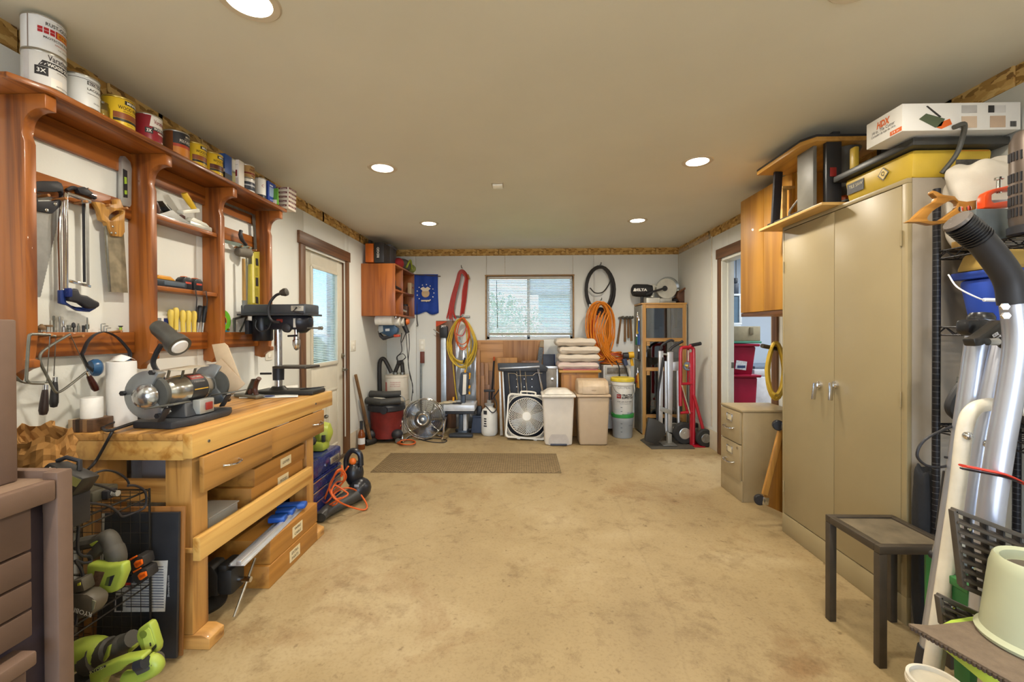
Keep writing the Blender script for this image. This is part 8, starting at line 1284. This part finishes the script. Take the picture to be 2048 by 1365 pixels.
# ================================================================ RIGHT FOREGROUND: wire shelf and leaning gear
BW = M('232225', .35, .5); w = thing('wire_shelf_unit', 'tall black wire shelving unit standing beside the tall cabinet', 'shelving', (1.9, 1.5, 0)); px1 = AY(1873, 600, 1.86).x; sy0, sy1, sx0, sx1 = .95, 1.86, px1, XR-.035; tz = [AX(1880, y, px1).z for y in (503, 655, 850, 1120)]+[.12]
for x, y in ((sx0, sy1), (sx1, sy1), (sx0, sy0), (sx1, sy0)):
    MB().cyl((x, y, .001), (x, y, 1.90), .0135, n=14).build('post', BW, w); b = MB(); [b.lathe([(.0142, 0), (.0142, .002)], (x, y, .1+.025*k), (0, 0, 1), 12) for k in range(72)]; b.build('post_rings', M('5a595a', .4, .5), w)['kind'] = 'stuff'
for z in tz:
    b = MB()
    for dz in (0, -.032): b.tube([(sx0, sy0, z+dz), (sx0, sy1, z+dz), (sx1, sy1, z+dz), (sx1, sy0, z+dz)], .0035, 6, True)
    for k in range(31): y = sy0+(sy1-sy0)*k/30; b.tube([(sx0, y, z+.002), (sx1, y, z+.002)], .0018, 5)
    for k in range(24): ya, yb = sy0+(sy1-sy0)*k/24, sy0+(sy1-sy0)*(k+1)/24; b.tube([(sx0, ya, z if k % 2 else z-.032), (sx0, yb, z-.032 if k % 2 else z)], .0022, 5)
    for k in range(8): xa, xb = sx0+(sx1-sx0)*k/8, sx0+(sx1-sx0)*(k+1)/8; b.tube([(xa, sy1, z if k % 2 else z-.032), (xb, sy1, z-.032 if k % 2 else z)], .0022, 5)
    b.build('wire_shelf', BW, w)
T1 = tz[0]+.004
def cloth(name, lab, cat, c, r, col, amp, seed, n=40, sq=.8):
    t = thing(name, lab, cat, (c[0], c[1], c[2]-r[2])); rr = random.Random(seed); ph = [rr.uniform(0, 6) for _ in range(8)]; rows = []
    for i in range(25):
        p = -math.pi/2+math.pi*i/24; row = []
        for k in range(n+1):
            a = 2*math.pi*k/n; d = Vector((math.cos(p)*math.cos(a), math.cos(p)*math.sin(a), math.sin(p))); f = 1+amp*(.6*math.sin(3*d.x+4*d.z+ph[0])+.5*math.sin(7*d.y-5*d.z+ph[1])+.4*abs(math.sin(6*d.z+5*d.x+ph[2]))+.3*abs(math.sin(11*d.y+7*d.x+9*d.z+ph[3])))
            e = lambda v: math.copysign(abs(v)**sq, v); row.append((c[0]+r[0]*e(d.x)*f, c[1]+r[1]*e(d.y)*f, max(c[2]-r[2], c[2]+r[2]*e(d.z)*f)))
        rows.append(row)
    MB().sheet(rows).build('cloth', M(col, .85, var=.04, bump=.3, bs=150), t, sub=1, ang=180); return t
cloth('drop_cloth', 'crumpled off-white canvas drop cloth on the top wire shelf', 'cloth', (1.93, 1.838, T1+.185), (.15, .085, .185), 'c6bfb3', .17, 3)
t = thing('wood_strip', 'light wooden slat lying on the top wire shelf under the cloth', 'slat', (1.8, 1.75, T1)); 
bx('slat', PLY, t, sx0+.03, 1.80, T1, sx0+.2, 1.83, T1+.03, .002)
t = thing('hand_saw', 'hand saw with big oak handle sticking out of the top wire shelf', 'saw', AY(1880, 420, 1.78)); Yhs = 1.715; Zo = Zq(1780, 360, 4.015); OK2 = WOOD('9c6c2c', '7a4f1a', 'X', 1.4, rough=.35, coat=.2)
poly('handle', OK2, t, Zo([(345, 85), (375, 92), (430, 120), (520, 130), (550, 165), (620, 175), (700, 162), (695, 225), (660, 290), (600, 320), (500, 330), (420, 352), (330, 360), (240, 340), (140, 338), (190, 310), (240, 260), (290, 215), (370, 170), (380, 140), (345, 105)]), ('y', Yhs), .022, .005,
     hole=Zo([(400, 215), (430, 195), (470, 172), (505, 162), (530, 165), (550, 182), (552, 205), (545, 225), (520, 245), (490, 265), (450, 295), (420, 315), (390, 328), (360, 333), (330, 332), (308, 325), (300, 310), (305, 295), (320, 275), (345, 250), (370, 232)])); poly('blade', M('cfd3da', .2, 1), t, Zo([(690, 168), (900, 175), (980, 210), (970, 235), (690, 230)]), ('y', Yhs+.01), .0015, 0); b = MB()
for q in Zo([(565, 235), (630, 228)]): b.lathe([(.010, 0), (.010, .002), (.006, .003)], AY(*q, Yhs), (0, -1, 0), 16)
b.build('rivets', CHR, t)
t = thing('orange_c_frame', 'orange C-shaped clamp tool behind the heater on the top wire shelf', 'clamp', AY(2005, 395, 1.68)); Zp = Zq(1880, 250, 5.935); poly('frame', M('d4481c', .35), t, Zp([(530, 985), (530, 850), (560, 800), (640, 760), (900, 700), (1000, 690), (1000, 740), (900, 770), (680, 790), (620, 830), (620, 900), (650, 925), (900, 885), (900, 960), (700, 985)]), ('y', 1.67), .03, .004); poly('sheet', M('c9d0dc', .3), t, Zp([(445, 900), (900, 880), (900, 975), (445, 985)]), ('y', 1.705), .004, 0); lt('screw', CHR, t, [(.008, -.03), (.008, .02), (.014, .022), (.014, .03)], AY(*Zp([(700, 720)])[0], 1.685), (0, 0, 1))
t = thing('grey_metal_box', 'dark grey sheet-metal box on the top wire shelf', 'box', AY(1990, 440, 1.66)); a, b2 = AY(1952, 462, 1.62), AY(2034, 417, 1.62); bx('metal_box', M('6d7578', .35, .5, var=.15), t, a.x, 1.62, T1, b2.x, 1.66, b2.z, .003); lt('screw_head', CHR, t, [(.008, 0), (.007, .003)], AY(1966, 456, 1.62), (0, -1, 0)); bx('foot', M('555a5c', .5), t, a.x+.02, 1.661, T1, b2.x-.01, 1.668, T1+.01)
t = thing('tower_heater', 'dark bronze tower heater at the right edge on the top wire shelf', 'heater', AY(2060, 350, 1.54)); c = AY(2066, 440, 1.54); HB = M('5b5048', .4, .5); zt7 = AY(2040, 262, 1.54).z; lt('tower', HB, t, [(.055, .03), (.057, .05), (.057, zt7-T1-.03), (.045, zt7-T1)], (c.x, 1.54, T1), n=36); lt('base', BLK, t, [(.062, .001), (.062, .025), (.055, .03)], (c.x, 1.54, T1), n=30); b = MB()
for zz_ in (.06, .10, .14, .18, zt7-T1-.10):
    for k in range(14): a = R(150+k*11); b.box(c.x+.0575*math.cos(a)-.0025, 1.54+.0575*math.sin(a)-.0025, T1+zz_, c.x+.0575*math.cos(a)+.0025, 1.54+.0575*math.sin(a)+.0025, T1+zz_+.03)
b.build('grille_slots', BLK, t)['kind'] = 'stuff'
t = thing('blue_bucket', 'blue square utility bucket with white bail on the second wire shelf', 'bucket', AY(1940, 600, 1.7)); T2 = tz[1]+.004; a, b2 = AY(1885, 635, 1.60), AY(2052, 548, 1.60); BB = M('2f4fb4', .35, var=.05); cxb = 1.94; hb = AY(1885, 548, 1.85).z-T2; MB().taper((cxb, 1.77, T2), (.11, .06), (.135, .08), hb-.03).build('bucket_wall', BB, t, .02); MB().taper((cxb, 1.77, T2+hb-.0295), (.146, .092), (.148, .094), .03).build('rim', BB, t, .006); tb('wire_bail', M('e6e6ea', .3), t, smooth_path([AY(1897, 550, 1.77), AY(1915, 575, 1.70), AY(1955, 596, 1.66), AY(1970, 600, 1.66)], 5), .003, 6); tb('bail_grip', M('e6e6ea', .4), t, pxy([(1968, 600), (2010, 601)], 1.66), .007, 10)
t = thing('tan_tray', 'tan plastic tray turned upside down on the blue bucket', 'tray', AY(1950, 515, 1.66)); zq = T2+hb+.001; MB().taper((cxb, 1.77, zq), (.14, .085), (.12, .07), .075).build('tray', M('b99a52', .5), t, .015); bx('lip', M('a98a46', .5), t, cxb-.135, 1.68, zq, cxb+.135, 1.6845, zq+.012, .001)
T3 = tz[2]+.004
cloth('dark_bag', 'dark plastic bag bulging on the third wire shelf', 'bag', (1.955, 1.6, T3+.17), (.11, .18, .17), '3a3836', .1, 9)
t = thing('shelf_hose', 'black hose bent in a loop on the third wire shelf', 'hose', AY(1910, 760, 1.7)); tb('hose', BLK, t, smooth_path(pxy(zz(1780, 600, 4.548, [(660, 760), (590, 860), (545, 950), (550, 1010), (590, 1050), (640, 1060)]), 1.72)+[Vector((1.95, 1.72, T3+.02))], 6), .016, 10); lt('end_fitting', STEELD, t, [(.018, 0), (.02, .02)], AY(1925, 767, 1.72), (.3, 0, 1))
cloth('black_bag', 'black nylon bag stuffed between the tall cabinet and the wire shelf', 'bag', (1.74, 1.905, .36), (.05, .03, .36), '222224', .10, 14, sq=.6)
# exercise machine
SIL = M('b9bdca', .3, .75, var=.03); g = thing('exercise_machine', 'folded silver exercise machine frame leaning on the wire shelf', 'exercise machine', AZ(1850, 1345, 0)); Za_ = lambda pts, Y: pxy(pts, Y)
tb('front_leg', SIL, g, Za_([(1962, 640), (1925, 900), (1858, 1320)], 1.55), [.034, .034, .03], 16); lt('black_cap', BLKG, g, [(.036, 0), (.036, .01), (.028, .024), (.001, .028)], AY(1962, 640, 1.55), (.05, 0, 1)); tb('foot_cap', BLK, g, Za_([(1862, 1300), (1855, 1338)], 1.548), .036, 14); tb('rear_leg', SIL, g, Za_([(2005, 690), (1965, 880), (1935, 1075)], 1.5), .032, 16); tb('rear_leg', SIL, g, Za_([(1935, 1075), (1935, 1330)], 1.5), .032, 14)
tb('handlebar_tube', SIL, g, smooth_path(Za_([(2027, 605), (2034, 680), (2025, 760), (2000, 900), (1978, 1060), (1960, 1300)], 1.34), 5), .031, 16); tb('black_sleeve', BLK, g, smooth_path(Za_([(2027, 608), (2018, 560), (1985, 510), (1955, 475)], 1.34), 6), .035, 16); tb('hand_grip', BLKG, g, Za_([(1962, 482), (1940, 460), (1918, 446)], 1.34), [.032, .036, .037], 18); b = MB(); d = (AY(1918, 446, 1.34)-AY(1962, 482, 1.34)).normalized(); [b.lathe([(.0385, 0), (.0385, .003)], AY(1958, 479, 1.34)+d*.0085*k, d, 18) for k in range(9)]; b.build('grip_rings', BLKG, g); lt('grip_end', M('5a5450', .25), g, [(.038, 0), (.034, .008), (.001, .012)], AY(1916, 444, 1.34), d)
poly('link_arm', M('2a2826', .3), g, zz(1780, 360, 4.015, [(670, 1275), (720, 1260), (910, 1120), (935, 1150), (940, 1220), (780, 1300), (760, 1330), (690, 1340)]), ('y', 1.43), .04, .006); 
for px, py, s in ((1991, 670, 'RT'), (1997, 677, 'RB')): patch(AY(px, py, 1.429), ((.85, 0, .5), (-.5, 0, .85)), .020, .010, 'dfe2ea', g); text(s, AY(px, py, 1.427), ((.85, 0, .5), (-.5, 0, .85)), .012, '3a3a44', g, .006)
tb('pull_pin', CHR, g, Za_([(1975, 684), (1995, 684)], 1.42), .012, 10); MB().ball(AY(2012, 686, 1.42), .022).build('black_knob', BLKG, g); poly('collar', BLKG, g, zz(1780, 360, 4.015, [(635, 1120), (830, 1120), (850, 1180), (760, 1240), (690, 1260), (630, 1230)]), ('y', 1.50), .05, .012)
for px, py in ((2008, 614), (2010, 632)): lt('bolt', CHR, g, [(.011, 0), (.010, .008)], AY(px, py, 1.31), (-.4, -1, 0), 6)
for px, py in ((1977, 889), (1935, 872)): MB().ball(AY(px, py, 1.44), .014, 10).build('rivet', CHR, g)
q0, q1 = AY(1898, 945, 1.60), AY(1883, 1060, 1.60); tb('gas_spring', BLK, g, [q0, q1], .017, 14); tb('spring_rod', CHR, g, [q1, AY(1870, 1108, 1.60)], .010, 10); lt('rod_end', BLK, g, [(.016, -.01), (.016, .012)], AY(1870, 1112, 1.60), (0, -1, 0)); d = (q0-q1).normalized(); 
sd = d.cross(Vector((0, 1, 0))).normalized(); patch(AY(1889.5, 1010, 1.58), (sd if sd.x > 0 else -sd, d), .020, .075, 'd6d2c4', g, 'warning_label'); patch(AY(1886, 1030, 1.579), (sd if sd.x > 0 else -sd, d), .020, .012, 'd07a2a', g, 'label_stripe'); patch(AY(1891, 1000, 1.579), (sd if sd.x > 0 else -sd, d), .020, .008, 'b8b84a', g, 'label_stripe'); tb('red_strap', M('c03a2a', .5), g, smooth_path(Za_([(1925, 932), (1965, 940), (2010, 950), (2048, 968), (2070, 978)], 1.30), 4), .014, 8, flat=.3); tb('strap_edge', BLK, g, smooth_path(Za_([(1925, 938), (1965, 946), (2010, 955), (2045, 966)], 1.298), 4), .010, 8, flat=.3)
tb('black_cable', BLK, g, smooth_path(Za_([(1990, 818), (1960, 838), (1900, 855), (1850, 880), (1834, 910), (1850, 930), (1875, 935), (1900, 930), (1905, 918), (1890, 915)], 1.57), 6), .0045, 8)
t = thing('tubular_stand', 'bent white steel tube frame in front of the silver machine', 'frame', AZ(1855, 1345, 0)); tb('tube', M('d9d3c4', .35), t, smooth_path(Za_([(2075, 826), (2020, 814), (1975, 810), (1945, 822), (1929, 860), (1915, 980), (1890, 1150), (1862, 1335)], 1.46), 6), .021, 14); tb('rear_tube', M('d9d3c4', .35), t, Za_([(1915, 1080), (1895, 1180), (1872, 1340)], 1.50), .02, 12)
# black ribbed panels, bins, bucket, mat at the bottom right
def ribbed(name, lab, pts, Y, n, m_):
    t = thing(name, lab, 'vent panel', AY(*pts[2], Y), 'black plastic vent grilles'); P = [AY(*p_, Y) for p_ in pts]; RBK = M('4a433b', .55, var=.15)
    for a, b2 in ((0, 1), (1, 2), (2, 3), (3, 0)): MB().bar(P[a], P[b2], .012, .018, (0, 1, 0)).build('frame_bar', RBK, t, .002)
    for i in range(1, n): u = i/n; MB().bar(P[0].lerp(P[3], u), P[1].lerp(P[2], u), .006, .03, (.1, 1, .35)).build('louvre', RBK, t, .001)
    for i in range(1, m_): u = i/m_; MB().bar(P[0].lerp(P[1], u)+Vector((0, .008, 0)), P[3].lerp(P[2], u)+Vector((0, .008, 0)), .005, .02, (0, 1, 0)).build('rib', M('2c2825', .6), t, .001)
    for u in (.2, .7): lt('rivet', CHR, t, [(.004, 0), (.004, .004)], P[0].lerp(P[3], u)+Vector((.012, -.026, -.0)), (0, -1, 0), 8)
ribbed('vent_grille', 'large black louvred plastic grille leaning at the right edge', [(1906, 1020), (2075, 1085), (2070, 1235), (1924, 1172)], 1.24, 8, 5); ribbed('vent_grille', 'smaller black louvred grille below the large one', [(1877, 1192), (1975, 1238), (1970, 1290), (1885, 1250)], 1.28, 4, 3)
t = thing('green_bin', 'dark green plastic bin behind the black grilles', 'bin', AZ(1960, 1330, 0)); a, b2 = AY(1938, 1300, 1.385), AY(2030, 1172, 1.385); MB().taper(((a.x+b2.x)/2, 1.415, .001), ((b2.x-a.x)/2*.85, .026), ((b2.x-a.x)/2, .03), b2.z-.03).build('bin_body', M('2f6b3a', .45), t, .008); bx('rim', M('37763f', .45), t, a.x-.008, 1.382, b2.z-.028, b2.x+.008, 1.448, b2.z, .004)
t = thing('green_post', 'bright green metal post between the bag and the silver leg', 'post', AZ(1865, 1300, 0)); tb('post', M('3f8f4a', .4), t, [AY(1863, 1262, 1.80), AY(1862, 1105, 1.80)], .02, 8); fb('post_cap', M('4a9a52', .4), t, 1856, 1098, 1870, 1106, 1.78, .04, .003)
ZL = .50; Zf = lambda pts, z: [AZ(a, b_, z) for a, b_ in pts]
t = thing('lime_tub', 'lime green topped beige stool under the brown mat at the bottom right', 'stool', (1.3, 1.1, 0)); LT = M('a5bf4a', .4); MB().prism(Zf([(1862, 1256), (1900, 1238), (2110, 1206), (2110, 1440), (2040, 1398)], ZL), (0, 0, -1), .035).build('lime_top', LT, t, .008); MB().taper((1.32, 1.10, .001), (.13, .10), (.11, .085), ZL-.037).build('stool_body', M('b9a887', .5), t, .02)
t = thing('textured_mat', 'brown textured rubber mat lying on the lime-topped stool', 'mat', (1.3, 1.1, ZL)); MT = M('6f6050', .95, var=.15, vs=40, bump=1.0, bs=180); MB().prism(Zf([(1816, 1254), (1860, 1258), (1990, 1244), (2110, 1236), (2110, 1430), (2046, 1386)], ZL+.001), (0, 0, 1), .010).build('mat_sheet', MT, t, .002)
b = MB(); q = Zf([(1816, 1254), (2046, 1386)], ZL+.006); [b.box(*(q[0].lerp(q[1], k/24)-Vector((.003, .003, .004))), *(q[0].lerp(q[1], k/24)+Vector((.003, .003, .004)))) for k in range(1, 24)]; b.build('edge_stitching', M('4a3d32', .9), t)['kind'] = 'stuff'
t = thing('sage_pail', 'pale sage plastic pail standing on the brown mat at the right edge', 'pail', (1.4, 1.1, ZL)); SG = M('b3b697', .35, var=.03); q = AZ(2078, 1290, ZL+.012); zq = AY(2060, 1122, q.y).z-ZL; lt('pail_body', SG, t, [(.112, .0135), (.115, .022), (.105, .032), (.088, zq-.03), (.082, zq-.005), (.078, zq), (.068, zq-.006), (.066, zq-.03), (.001, zq-.032)], (q.x, q.y, ZL), n=44); lt('inner_disc', M('5b5248', .6), t, [(.062, zq-.0315), (.062, zq-.029), (.001, zq-.028)], (q.x, q.y, ZL), n=36)
t = thing('white_bucket', 'white bucket rim cut off by the bottom edge of the photo', 'bucket', AZ(1870, 1480, 0)); c = AY(1872, 1362, 1.30); zr_ = c.z; lt('bucket_wall', M('d9d2c2', .4), t, [(.05, .001), (.062, zr_-.02), (.067, zr_-.015), (.067, zr_), (.059, zr_), (.057, zr_-.02), (.001, zr_-.05)], (c.x, 1.30, 0), n=36); lt('rim_band', M('cfc6b2', .4), t, [(.0685, zr_-.025), (.0695, zr_-.018), (.0685, zr_-.012)], (c.x, 1.30, 0), n=36)
# side table
t = thing('side_table', 'small dark metal side table with a worn top in front of the tall cabinet', 'table', AZ(1765, 1340, 0)); DM = M('4c443a', .45, .4, var=.12); p = AZ(1765, 1335, 0); q = AZ(1660, 1242, 0); r_ = AZ(1792, 1246, 0); tx0, tx1, ty0, ty1 = (p.x+q.x)/2-.014, r_.x+.005, p.y-.01, q.y+.02; TZt = AX(1762, 1096, tx0).z
for x in (tx0, tx1-.03):
    for y in (ty0, ty1-.03): bx('leg', DM, t, x, y, .0005, x+.03, y+.03, TZt-.0305, .002)
bx('frame_bar', DM, t, tx0, ty0, TZt-.03, tx1, ty0+.028, TZt, .002); bx('frame_bar', DM, t, tx0, ty1-.028, TZt-.03, tx1, ty1, TZt, .002); bx('frame_bar', DM, t, tx0, ty0+.0285, TZt-.03, tx0+.028, ty1-.0285, TZt, .002); bx('frame_bar', DM, t, tx1-.028, ty0+.0285, TZt-.03, tx1, ty1-.0285, TZt, .002); bx('table_top', M('6e6350', .6, .2, var=.3, vs=10), t, tx0+.0285, ty0+.0285, TZt-.02, tx1-.0285, ty1-.0285, TZt-.007, 0)
# front wall behind the camera, with an open door
wf_ = struct(MB().box(XL-.1, YF-.1, 0, -1.25, YF, H).box(1.75, YF-.1, 0, XR+.1, YF, H).box(-1.25, YF-.1, 2.15, 1.75, YF, H).build('wall_front', WALLM, None)); struct(MB().box(-3, -9, -.3, 4, YF-.1, -.12).build('driveway', STEMM, None), 'concrete drive outside')
